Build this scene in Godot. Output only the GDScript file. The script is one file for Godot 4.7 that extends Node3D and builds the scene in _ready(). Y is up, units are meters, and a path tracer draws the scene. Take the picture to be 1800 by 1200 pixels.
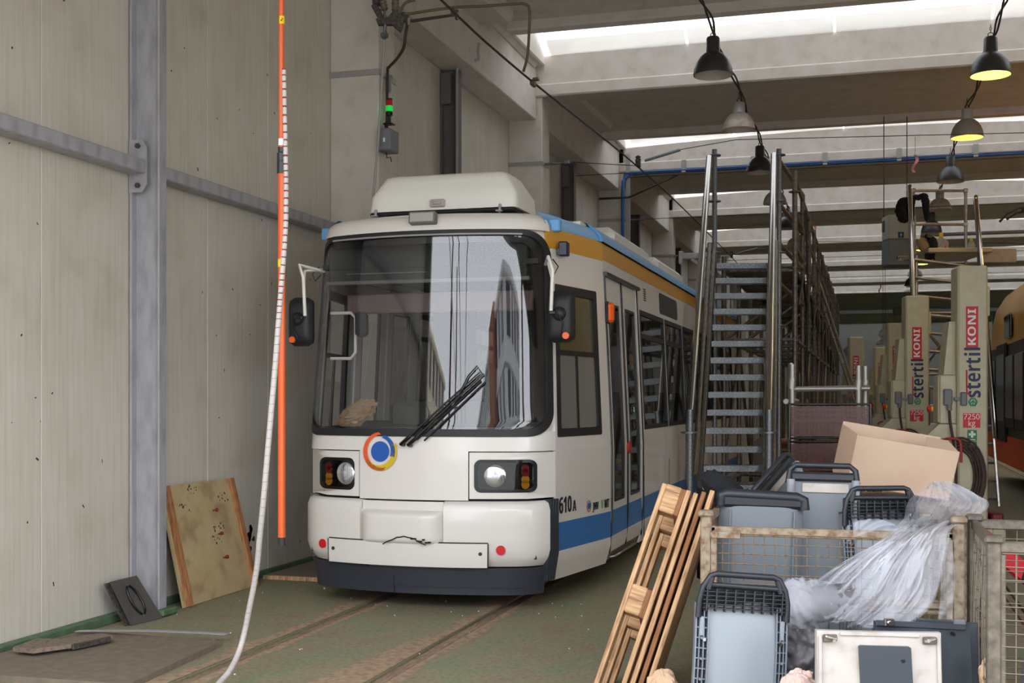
extends Node3D
# A tram depot hall. Metres: x to the right across the hall, y up, -z into the hall. V(u, y, s): s is the distance into the hall.
const TH := 0.28379
const CX := -3.33
const S0 := 8.7
const LAMP := 0.03
var names := {}
var M := {}

class MB:
	var st := SurfaceTool.new()
	var g := 1
	var o := Vector3.ZERO
	func _init(off := Vector3.ZERO):
		o = off
		st.begin(Mesh.PRIMITIVE_TRIANGLES)
	func sm(on: bool) -> void:
		if on:
			g += 1
			st.set_smooth_group(g)
		else:
			st.set_smooth_group(-1)
	func t(a: Vector3, b: Vector3, c: Vector3) -> void:
		st.add_vertex(a - o); st.add_vertex(b - o); st.add_vertex(c - o)
	func to(a: Vector3, b: Vector3, c: Vector3, mid: Vector3) -> void:
		if (a - c).cross(a - b).dot((a + b + c) / 3.0 - mid) < 0.0:
			t(a, c, b)
		else:
			t(a, b, c)
	func q(a: Vector3, b: Vector3, c: Vector3, d: Vector3, mid: Vector3) -> void:
		to(a, b, c, mid); to(a, c, d, mid)
	func box(c: Vector3, s: Vector3, b := 0.0, bs := Basis.IDENTITY) -> void:
		sm(false)
		var h := s * 0.5
		var vv := func(sg: Vector3, k: int) -> Vector3:
			var p := Vector3.ZERO
			for i in 3:
				p[i] = sg[i] * (h[i] if i == k else h[i] - b)
			return c + bs * p
		for k in 3:
			var i := (k + 1) % 3
			var j := (k + 2) % 3
			for w in [-1.0, 1.0]:
				var ps := []
				for e in [[-1, -1], [1, -1], [1, 1], [-1, 1]]:
					var sg := Vector3.ZERO
					sg[k] = w; sg[i] = e[0]; sg[j] = e[1]
					ps.append(vv.call(sg, k))
				q(ps[0], ps[1], ps[2], ps[3], c)
			if b > 0.0:
				for e in [[-1, -1], [1, -1], [1, 1], [-1, 1]]:
					var s1 := Vector3.ZERO
					s1[i] = e[0]; s1[j] = e[1]; s1[k] = -1
					var s2 := s1
					s2[k] = 1
					q(vv.call(s1, i), vv.call(s2, i), vv.call(s2, j), vv.call(s1, j), c)
		if b > 0.0:
			for x in [-1, 1]:
				for y in [-1, 1]:
					for z in [-1, 1]:
						var sg := Vector3(x, y, z)
						to(vv.call(sg, 0), vv.call(sg, 1), vv.call(sg, 2), c)
	func bar(a: Vector3, b: Vector3, w: float, h: float, bev := 0.0, up := Vector3.UP) -> void:
		var f := (b - a).normalized()
		if absf(f.dot(up)) > 0.99:
			up = Vector3.BACK if absf(f.z) < 0.9 else Vector3.UP
		var r := f.cross(up).normalized()
		var u := r.cross(f)
		box((a + b) * 0.5, Vector3(w, h, a.distance_to(b)), bev, Basis(r, u, -f))
	func tube(p: Array, r: float, n := 8, r1 := -1.0, caps := true) -> void:
		if r1 < 0.0:
			r1 = r
		sm(true)
		var f: Vector3 = (p[1] - p[0]).normalized()
		var a := f.cross(Vector3.UP if absf(f.y) < 0.9 else Vector3.RIGHT).normalized()
		var prev := []
		for i in p.size():
			var dir: Vector3 = (p[mini(i + 1, p.size() - 1)] - p[maxi(i - 1, 0)]).normalized()
			a = (a - dir * a.dot(dir)).normalized()
			var b := dir.cross(a)
			var rr := lerpf(r, r1, float(i) / (p.size() - 1))
			var ring := []
			for k in n:
				var an := TAU * k / n
				ring.append(p[i] + (a * cos(an) + b * sin(an)) * rr)
			if i > 0:
				for k in n:
					q(prev[k], prev[(k + 1) % n], ring[(k + 1) % n], ring[k], (p[i] + p[i - 1]) * 0.5)
			if caps and (i == 0 or i == p.size() - 1):
				sm(false)
				for k in range(1, n - 1):
					to(ring[0], ring[k], ring[k + 1], p[i] + (dir if i == 0 else -dir))
				st.set_smooth_group(g)
			prev = ring
	func cyl(a: Vector3, b: Vector3, r: float, n := 10, r1 := -1.0) -> void:
		tube([a, b], r, n, r1)
	# profile of Vector2(radius, along the local y axis)
	func lathe(pr: Array, xf: Transform3D, n := 16, smooth := true) -> void:
		sm(smooth)
		var rings := []
		for v in pr:
			var ring := []
			for k in n:
				var an := TAU * k / n
				ring.append(xf * Vector3(cos(an) * v.x, v.y, sin(an) * v.x))
			rings.append(ring)
		for i in range(1, pr.size()):
			for k in n:
				var a: Vector3 = rings[i - 1][k]
				var b: Vector3 = rings[i - 1][(k + 1) % n]
				var c: Vector3 = rings[i][(k + 1) % n]
				var d: Vector3 = rings[i][k]
				if pr[i - 1].x > 1e-5:
					t(a, b, c)
				if pr[i].x > 1e-5:
					t(a, c, d)
	func ext(poly: PackedVector2Array, z0: float, z1: float, xf := Transform3D.IDENTITY) -> void:
		sm(false)
		var tri := Geometry2D.triangulate_polygon(poly)
		var mz := (z0 + z1) * 0.5
		for k in range(0, tri.size(), 3):
			var a := poly[tri[k]]
			var b := poly[tri[k + 1]]
			var c := poly[tri[k + 2]]
			for z in [z0, z1]:
				to(xf * Vector3(a.x, a.y, z), xf * Vector3(b.x, b.y, z), xf * Vector3(c.x, c.y, z), xf * Vector3((a.x + b.x + c.x) / 3, (a.y + b.y + c.y) / 3, mz))
		var area := 0.0
		for i in poly.size():
			area += poly[i].cross(poly[(i + 1) % poly.size()])
		for i in poly.size():
			var a := poly[i]
			var b := poly[(i + 1) % poly.size()]
			var nn := (b - a).rotated(PI / 2 if area > 0 else -PI / 2) * 0.01
			var md := (a + b) * 0.5 + nn
			q(xf * Vector3(a.x, a.y, z0), xf * Vector3(b.x, b.y, z0), xf * Vector3(b.x, b.y, z1), xf * Vector3(a.x, a.y, z1), xf * Vector3(md.x, md.y, mz))
	# f(u, v) -> Vector3, u and v from 0 to 1
	func grid(f: Callable, nu: int, nv: int, smooth := true, flip := false) -> void:
		sm(smooth)
		var pts := []
		for j in nv + 1:
			var row := []
			for i in nu + 1:
				row.append(f.call(float(i) / nu, float(j) / nv))
			pts.append(row)
		for j in nv:
			for i in nu:
				var a: Vector3 = pts[j][i]
				var b: Vector3 = pts[j][i + 1]
				var c: Vector3 = pts[j + 1][i + 1]
				var d: Vector3 = pts[j + 1][i]
				if flip:
					t(a, c, b); t(a, d, c)
				else:
					t(a, b, c); t(a, c, d)
	# a sheet with two sides: f gives the front, b the back
	func slab(f: Callable, b: Callable, nu: int, nv: int, smooth := true) -> void:
		grid(f, nu, nv, smooth)
		grid(b, nu, nv, smooth, true)
		sm(false)
		for e in 4:
			var n := nu if e < 2 else nv
			for i in n:
				var p := float(i) / n
				var p1 := float(i + 1) / n
				var w := [Vector2(p, 0), Vector2(p1, 0)] if e == 0 else [Vector2(p, 1), Vector2(p1, 1)] if e == 1 else [Vector2(0, p), Vector2(0, p1)] if e == 2 else [Vector2(1, p), Vector2(1, p1)]
				q(f.call(w[0].x, w[0].y), f.call(w[1].x, w[1].y), b.call(w[1].x, w[1].y), b.call(w[0].x, w[0].y), f.call(0.5, 0.5))
	func done() -> ArrayMesh:
		st.generate_normals()
		return st.commit()

func V(u: float, y: float, s: float) -> Vector3:
	return Vector3(u, y, -s)

# a point from its place in the photograph's frame and its distance ahead of the camera
func px(x: float, y: float, d: float) -> Vector3:
	var r := (x - 900.0) / 2150.0 * d
	return V(r * cos(TH) - d * sin(TH), 1.6 + (701.0 - y) / 2150.0 * d, r * sin(TH) + d * cos(TH))

func numbered(called: String) -> String:
	var n: int = names.get(called, -1) + 1
	names[called] = n
	return called if n == 0 else "%s_%03d" % [called, n]

func tag(o: Node, label: String, category := "", group := "", kind := "") -> Node:
	if label: o.set_meta("label", label)
	if category: o.set_meta("category", category)
	if group: o.set_meta("group", group)
	if kind: o.set_meta("kind", kind)
	return o

func thing(called: String, label: String, category: String, at := Vector3.ZERO, turn := 0.0, group := "") -> Node3D:
	var o := Node3D.new()
	o.name = numbered(called)
	add_child(o)
	o.position = at
	o.rotation.y = turn
	tag(o, label, category, group)
	return o

func part(called: String, mb, mat: Material, parent: Node, label := "", kind := "") -> MeshInstance3D:
	var o := MeshInstance3D.new()
	o.name = called
	o.mesh = mb.done() if mb is MB else mb
	o.material_override = mat
	o.cast_shadow = GeometryInstance3D.SHADOW_CASTING_SETTING_DOUBLE_SIDED
	parent.add_child(o, true)
	tag(o, label, "", "", kind)
	return o

func solo(called: String, mb, mat: Material, label: String, category: String, group := "") -> MeshInstance3D:
	var o := part(numbered(called), mb, mat, self)
	tag(o, label, category, group)
	return o

func struct(called: String, mb, mat: Material, label := "") -> MeshInstance3D:
	var o := part(numbered(called), mb, mat, self, label, "structure")
	return o

func copy(o: Node, base: String, label: String, at: Vector3, turn := 0.0, group := "") -> Node3D:
	var c: Node3D = o.duplicate()
	c.name = numbered(base)
	add_child(c)
	c.position = at
	c.rotation.y = turn
	c.set_meta("label", label)
	if group: c.set_meta("group", group)
	return c

func text(s: String, h: float, mat: Material, parent: Node, xf: Transform3D, bold := true, squeeze := 1.0, called := "lettering") -> MeshInstance3D:
	var tm := TextMesh.new()
	var f := SystemFont.new()
	f.font_names = PackedStringArray(["Droid Sans"])
	f.font_weight = 700 if bold else 400
	tm.font = f
	tm.text = s
	tm.font_size = 64
	tm.pixel_size = h / 46.0
	tm.depth = 0.003
	tm.curve_step = 2.0
	var o := MeshInstance3D.new()
	o.name = called
	o.mesh = tm
	o.material_override = mat
	o.transform = xf * Transform3D(Basis.from_scale(Vector3(squeeze, 1, 1)))
	parent.add_child(o, true)
	return o

func noise(freq: float, seed_: int, cols: Array, size := 256, oct := 4, type := FastNoiseLite.TYPE_SIMPLEX_SMOOTH) -> NoiseTexture2D:
	var n := FastNoiseLite.new()
	n.seed = seed_
	n.frequency = freq
	n.noise_type = type
	n.fractal_octaves = oct
	var tx := NoiseTexture2D.new()
	tx.width = size
	tx.height = size
	tx.seamless = true
	tx.noise = n
	var g := Gradient.new()
	var offs := PackedFloat32Array()
	var cc := PackedColorArray()
	for c in cols:
		offs.append(c[0])
		cc.append(c[1])
	g.offsets = offs
	g.colors = cc
	tx.color_ramp = g
	return tx

func flat(c: Color, rough := 0.6, metal := 0.0) -> StandardMaterial3D:
	var m := StandardMaterial3D.new()
	m.albedo_color = c
	m.roughness = rough
	m.metallic = metal
	m.cull_mode = BaseMaterial3D.CULL_DISABLED
	return m

func pat(tx: Texture2D, scale: Vector3, rough := 0.7, metal := 0.0, world := true, tint := Color.WHITE) -> StandardMaterial3D:
	var m := flat(tint, rough, metal)
	m.albedo_texture = tx
	m.uv1_triplanar = true
	m.uv1_world_triplanar = world
	m.uv1_scale = scale
	m.uv1_triplanar_sharpness = 4.0
	return m

func over(m: StandardMaterial3D, tx: Texture2D, scale: float) -> StandardMaterial3D:
	m.detail_enabled = true
	m.detail_albedo = tx
	m.detail_blend_mode = BaseMaterial3D.BLEND_MODE_MUL
	m.detail_uv_layer = BaseMaterial3D.DETAIL_UV_2
	m.uv2_triplanar = true
	m.uv2_world_triplanar = m.uv1_world_triplanar
	m.uv2_scale = Vector3.ONE * scale
	return m

func glass(c: Color, a: float, rough := 0.0) -> StandardMaterial3D:
	var m := flat(Color(c.r, c.g, c.b, a), rough)
	m.transparency = BaseMaterial3D.TRANSPARENCY_ALPHA
	m.metallic_specular = 0.5
	return m

func c8(r: int, g: int, b: int) -> Color:
	return Color(r / 255.0, g / 255.0, b / 255.0)

func materials() -> void:
	var grime := noise(0.012, 5, [[0.0, c8(234, 231, 225)], [0.35, c8(249, 248, 245)], [1.0, Color.WHITE]], 512, 5)
	var streak := noise(0.03, 8, [[0.0, c8(196, 188, 173)], [0.4, c8(206, 199, 185)], [1.0, c8(212, 206, 194)]], 512, 4)
	M.panel = over(pat(streak, Vector3(1.6, 0.06, 1.6), 0.55), grime, 0.23)
	var conc := noise(0.01, 21, [[0.0, c8(202, 194, 183)], [0.4, c8(208, 200, 190)], [1.0, c8(212, 205, 196)]], 512, 5)
	M.concrete = over(pat(conc, Vector3.ONE * 0.5, 0.85), grime, 0.4)
	var greenish := noise(0.012, 33, [[0.0, c8(140, 125, 102)], [0.36, c8(145, 135, 110)], [0.52, c8(140, 138, 109)], [0.75, c8(131, 136, 106)], [1.0, c8(150, 148, 122)]], 512, 6)
	var specks := noise(0.05, 34, [[0.0, c8(205, 195, 180)], [0.3, c8(238, 234, 226)], [0.6, Color.WHITE], [1.0, Color.WHITE]], 512, 5)
	M.floor = over(pat(greenish, Vector3(0.5, 0.5, 0.28), 0.7), specks, 0.9)
	M.asphalt = pat(noise(0.05, 35, [[0.0, c8(158, 155, 150)], [1.0, c8(184, 180, 174)]], 256), Vector3.ONE * 0.5, 0.9)
	M.dirt = pat(noise(0.04, 36, [[0.0, c8(128, 104, 82)], [0.5, c8(158, 132, 106)], [1.0, c8(178, 154, 128)]], 256, 5), Vector3.ONE * 1.3, 0.95)
	M.ground_steel = pat(noise(0.05, 37, [[0.0, c8(112, 92, 75)], [0.6, c8(158, 134, 110)], [1.0, c8(176, 158, 138)]], 256), Vector3(3, 3, 0.6), 0.6, 0.3)
	M.green_paint = pat(noise(0.03, 38, [[0.0, c8(70, 92, 66)], [1.0, c8(95, 124, 92)]], 256), Vector3.ONE, 0.6)
	M.steel_grey = pat(noise(0.02, 39, [[0.0, c8(140, 138, 140)], [0.5, c8(160, 158, 161)], [1.0, c8(171, 169, 172)]], 256), Vector3(1.5, 0.5, 1.5), 0.5)
	M.post_grey = flat(c8(108, 106, 103), 0.6)
	M.strap = flat(c8(160, 157, 153), 0.5, 0.2)
	var spangle := noise(0.06, 41, [[0.0, c8(100, 103, 106)], [0.5, c8(126, 129, 131)], [1.0, c8(154, 157, 158)]], 256, 3, FastNoiseLite.TYPE_CELLULAR)
	M.galv = pat(spangle, Vector3.ONE * 3.0, 0.42, 0.7, false)
	M.old_steel = pat(noise(0.04, 42, [[0.0, c8(86, 78, 68)], [0.5, c8(112, 105, 95)], [1.0, c8(138, 133, 125)]], 256, 4), Vector3.ONE * 1.5, 0.45, 0.6, false)
	M.alu = pat(noise(0.04, 43, [[0.0, c8(170, 165, 160)], [1.0, c8(205, 202, 198)]], 128), Vector3.ONE * 2.0, 0.28, 0.9, false)
	M.chrome = flat(c8(200, 198, 196), 0.16, 1.0)
	M.white = flat(c8(222, 216, 207), 0.32)
	M.white.clearcoat_enabled = true
	M.white.clearcoat = 0.5
	M.white.clearcoat_roughness = 0.08
	M.roofwhite = flat(c8(226, 222, 212), 0.45)
	M.blue = flat(c8(52, 112, 176), 0.3)
	M.skyblue = flat(c8(98, 160, 212), 0.35)
	M.yellow = flat(c8(205, 148, 38), 0.3)
	M.dark = flat(c8(38, 39, 42), 0.4)
	M.rubber = flat(c8(27, 27, 28), 0.55)
	M.skirt = flat(c8(48, 51, 60), 0.42)
	M.black = flat(c8(14, 14, 15), 0.3)
	M.seam = flat(c8(24, 24, 28), 0.7)
	M.red = flat(c8(205, 28, 30), 0.25)
	M.orange = flat(c8(236, 98, 30), 0.3)
	M.orange_red = flat(c8(226, 84, 30), 0.5)
	M.gold = flat(c8(210, 178, 24), 0.5)
	M.logo_blue = flat(c8(20, 84, 170), 0.5)
	M.navy = flat(c8(25, 38, 84), 0.5)
	M.green = flat(c8(92, 158, 50), 0.5)
	M.paper = flat(c8(238, 238, 236), 0.6)
	M.ws = glass(c8(6, 8, 9), 0.1)
	M.tint = glass(c8(8, 10, 9), 0.52)
	M.clear = glass(c8(235, 240, 240), 0.06)
	M.lens = glass(c8(240, 245, 250), 0.12, 0.03)
	M.smoke = glass(c8(10, 10, 11), 0.5)
	M.red_lens = flat(c8(84, 16, 20), 0.15)
	M.amber_lens = flat(c8(128, 84, 18), 0.15)
	M.amber = flat(c8(232, 92, 14), 0.15)
	M.cab = flat(c8(188, 186, 178), 0.7)
	M.cab_dark = flat(c8(46, 46, 46), 0.8)
	M.pole = flat(c8(216, 92, 34), 0.35)
	M.label_yellow = flat(c8(240, 200, 20), 0.5)
	M.hose = flat(c8(188, 180, 175), 0.5)
	M.hose_red = flat(c8(140, 56, 42), 0.6)
	var ply := noise(0.02, 51, [[0.0, c8(150, 128, 94)], [0.4, c8(184, 161, 118)], [0.8, c8(192, 170, 128)], [1.0, c8(166, 144, 106)]], 256, 5)
	M.ply = pat(ply, Vector3(0.6, 0.6, 0.6), 0.75, 0.0, false)
	var grain := noise(0.03, 52, [[0.0, c8(118, 84, 56)], [0.3, c8(172, 132, 94)], [0.7, c8(196, 157, 115)], [1.0, c8(208, 174, 136)]], 256, 4)
	M.wood = pat(grain, Vector3(5.0, 0.5, 5.0), 0.75, 0.0, false)
	M.wood_across = pat(grain, Vector3(0.5, 5.0, 5.0), 0.75, 0.0, false)
	M.wood_dark = pat(grain, Vector3(5.0, 0.5, 5.0), 0.8, 0.0, false, c8(186, 160, 140))
	M.iron = pat(noise(0.05, 53, [[0.0, c8(52, 45, 40)], [0.6, c8(82, 76, 71)], [1.0, c8(112, 100, 90)]], 256, 4), Vector3.ONE * 2.0, 0.6, 0.3, false)
	M.mat = pat(noise(0.05, 54, [[0.0, c8(110, 97, 82)], [0.6, c8(121, 108, 92)], [1.0, c8(130, 117, 100)]], 256, 5), Vector3.ONE * 0.7, 0.9)
	var rusty := noise(0.03, 55, [[0.0, c8(104, 74, 54)], [0.3, c8(126, 102, 80)], [0.5, c8(146, 130, 108)], [1.0, c8(162, 150, 130)]], 256, 5)
	M.rust = pat(rusty, Vector3.ONE * 2.2, 0.65, 0.25, false)
	M.rust_wire = pat(rusty, Vector3.ONE * 6.0, 0.6, 0.3, false, c8(232, 222, 206))
	M.cage_grey = pat(noise(0.03, 56, [[0.0, c8(84, 75, 65)], [0.5, c8(106, 97, 85)], [1.0, c8(128, 119, 106)]], 256, 5), Vector3.ONE * 2.0, 0.5, 0.4, false)
	M.shell = flat(c8(118, 123, 128), 0.42)
	M.shell_light = flat(c8(137, 143, 149), 0.36)
	M.shell_rib = flat(c8(116, 123, 131), 0.45)
	M.trim = flat(c8(36, 38, 43), 0.45)
	M.slate = flat(c8(56, 62, 69), 0.4)
	M.card = pat(noise(0.02, 57, [[0.0, c8(188, 160, 136)], [1.0, c8(202, 175, 150)]], 128), Vector3(0.8, 0.8, 0.8), 0.85, 0.0, false)
	M.card_in = flat(c8(182, 146, 118), 0.9)
	M.kraft = flat(c8(214, 178, 146), 0.8)
	M.brown = flat(c8(70, 46, 39), 0.6)
	M.off_white = pat(noise(0.02, 58, [[0.0, c8(164, 151, 140)], [0.4, c8(182, 173, 165)], [1.0, c8(190, 182, 175)]], 256, 4), Vector3.ONE * 1.5, 0.55, 0.0, false)
	M.cloth = flat(c8(26, 27, 32), 0.95)
	M.tan = flat(c8(176, 142, 96), 0.9)
	M.lift = pat(noise(0.02, 59, [[0.0, c8(186, 177, 146)], [1.0, c8(204, 197, 168)]], 256), Vector3.ONE, 0.45, 0.0, false)
	M.lift_red = flat(c8(206, 32, 44), 0.5)
	M.maroon = flat(c8(112, 22, 40), 0.5)
	M.teal = flat(c8(46, 148, 122), 0.5)
	M.aid_green = flat(c8(20, 120, 72), 0.5)
	M.plug = flat(c8(118, 120, 122), 0.5)
	M.cable = flat(c8(62, 40, 38), 0.6)
	M.cable_red = flat(c8(168, 52, 44), 0.5)
	M.wire = flat(c8(48, 44, 38), 0.6)
	M.brass = flat(c8(92, 82, 56), 0.5)
	M.porcelain = flat(c8(104, 92, 78), 0.35)
	M.lamp_black = flat(c8(58, 56, 54), 0.4)
	M.lamp_grey = flat(c8(176, 172, 166), 0.4, 0.2)
	M.lamp_in = flat(c8(196, 186, 172), 0.5)
	M.lamp_cap = flat(c8(190, 196, 200), 0.4, 0.3)
	M.pipe_blue = flat(c8(40, 88, 150), 0.4)
	M.heater = flat(c8(188, 192, 186), 0.5)
	M.heater_grey = flat(c8(120, 130, 130), 0.5)
	M.tram_yellow = flat(c8(230, 166, 36), 0.28)
	M.backwall = pat(noise(0.01, 60, [[0.0, c8(176, 178, 176)], [1.0, c8(200, 202, 200)]], 128), Vector3.ONE * 0.2, 0.9)
	M.crane = flat(c8(124, 130, 108), 0.6)
	M.film = pat(noise(0.02, 71, [[0.0, Color(0.9, 0.9, 0.93, 0.08)], [0.4, Color(0.9, 0.9, 0.93, 0.2)], [0.7, Color(0.91, 0.91, 0.93, 0.34)], [1.0, Color(0.93, 0.93, 0.96, 0.55)]], 256, 2), Vector3(0.5, 0.2, 0.5), 0.35, 0.0, false)
	M.film.transparency = BaseMaterial3D.TRANSPARENCY_ALPHA
	M.film_clear = flat(Color(0.9, 0.92, 0.95, 0.2), 0.28)
	M.film_clear.transparency = BaseMaterial3D.TRANSPARENCY_ALPHA
	M.bag = flat(c8(158, 130, 98), 0.4)
	M.chrome_lens = flat(c8(214, 218, 222), 0.12, 0.85)
	M.cabglass = glass(c8(96, 92, 66), 0.7, 0.08)
	M.cabglass_low = glass(c8(136, 130, 122), 0.72, 0.08)
	M.rooflight = glass(c8(232, 232, 228), 0.44)
	M.plate_black = flat(c8(84, 80, 76), 0.55, 0.2)
	M.frost = flat(c8(168, 160, 154), 0.35)
	M.navy_gloss = flat(c8(20, 24, 56), 0.25)
	M.ink = flat(c8(24, 26, 40), 0.6)
	M.blind = flat(c8(110, 92, 88), 0.8)
	M.glow_green = flat(c8(20, 160, 70), 0.3)
	M.glow_green.emission_enabled = true
	M.glow_green.emission = Color(0.05, 1.0, 0.35)
	M.glow_green.emission_energy_multiplier = 0.06
	M.red_lens2 = flat(c8(190, 24, 34), 0.2)
	M.glow_yellow = flat(c8(240, 250, 120), 0.4)
	M.glow_yellow.emission_enabled = true
	M.glow_yellow.emission = Color(0.95, 1.0, 0.35)
	M.glow_yellow.emission_energy_multiplier = 0.6
	M.glow_orange = flat(c8(255, 220, 120), 0.4)
	M.glow_orange.emission_enabled = true
	M.glow_orange.emission = Color(1.0, 0.8, 0.3)
	M.glow_orange.emission_energy_multiplier = 0.6
	M.batten = pat(grain, Vector3(4.0, 0.6, 4.0), 0.8, 0.0, false, c8(236, 208, 186))
	M.stain = flat(c8(58, 52, 42), 0.9)
	M.rust_plate = pat(noise(0.04, 61, [[0.0, c8(104, 84, 68)], [0.5, c8(132, 118, 104)], [1.0, c8(146, 122, 94)]], 256, 4), Vector3.ONE * 2.5, 0.7, 0.2, false)
	M.rail_shine = flat(c8(176, 172, 165), 0.2, 0.9)
	M.tube_tan = flat(c8(128, 108, 84), 0.5, 0.4)
	M.alu_warm = flat(c8(190, 178, 160), 0.4, 0.7)
	M.lens2 = glass(c8(225, 230, 228), 0.3, 0.05)
	M.navy_sign = flat(c8(24, 70, 100), 0.5)
	M.ribbon = flat(c8(196, 128, 122), 0.8)
	M.lamp_white = pat(noise(0.03, 62, [[0.0, c8(180, 166, 150)], [0.6, c8(208, 198, 186)], [1.0, c8(218, 210, 200)]], 128), Vector3.ONE * 2.0, 0.5, 0.0, false)
	M.cage_wire = flat(c8(128, 117, 102), 0.45, 0.3)
	M.shell_worn = pat(noise(0.04, 63, [[0.0, c8(112, 112, 112)], [0.6, c8(138, 142, 146)], [1.0, c8(150, 158, 166)]], 128), Vector3.ONE * 2.0, 0.5, 0.0, false)
	M.roll = flat(c8(92, 88, 90), 0.6)
	M.kraft_pink = flat(c8(216, 184, 172), 0.8)
	M.alu_dull = flat(c8(138, 133, 128), 0.38, 0.7)
	M.facade_cream = flat(c8(232, 220, 194), 0.9)
	M.facade_white = flat(c8(214, 214, 212), 0.9)
	M.facade_brick = flat(c8(150, 96, 70), 0.9)
	M.pane_dark = flat(c8(44, 52, 62), 0.1)

func _ready() -> void:
	var cam := Camera3D.new()
	cam.name = "camera"
	cam.projection = Camera3D.PROJECTION_FRUSTUM
	cam.near = 0.1
	cam.far = 400.0
	cam.size = 0.1 * 1200.0 / 2150.0
	cam.frustum_offset = Vector2(0, 0.1 * 101.0 / 2150.0)
	cam.position = V(0, 1.6, 0)
	cam.rotation.y = TH
	add_child(cam)
	cam.current = true
	var env := Environment.new()
	var sky := ProceduralSkyMaterial.new()
	sky.sky_top_color = c8(218, 226, 239)
	sky.sky_horizon_color = c8(240, 242, 246)
	sky.ground_horizon_color = c8(150, 148, 144)
	sky.ground_bottom_color = c8(120, 118, 114)
	sky.sky_curve = 0.3
	env.background_mode = Environment.BG_SKY
	env.sky = Sky.new()
	env.sky.sky_material = sky
	env.background_energy_multiplier = 1.0
	env.tonemap_mode = Environment.TONE_MAPPER_LINEAR
	env.tonemap_exposure = 6.9
	env.sdfgi_enabled = true
	env.ssao_enabled = true
	env.ssil_enabled = true
	var we := WorldEnvironment.new()
	we.name = "sky"
	we.environment = env
	add_child(we)
	materials()
	hall()
	roof()
	columns_and_girders()
	street()
	tram()
	left_wall_things()
	overhead()
	lamps()
	platform()
	lifts()
	tower()
	yellow_tram()
	far_things()
	pallets()
	cages()
	seats()
	pile_things()

const BAY := 6.4
func bay(k: int) -> float:
	return 11.4 + BAY * k

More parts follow.
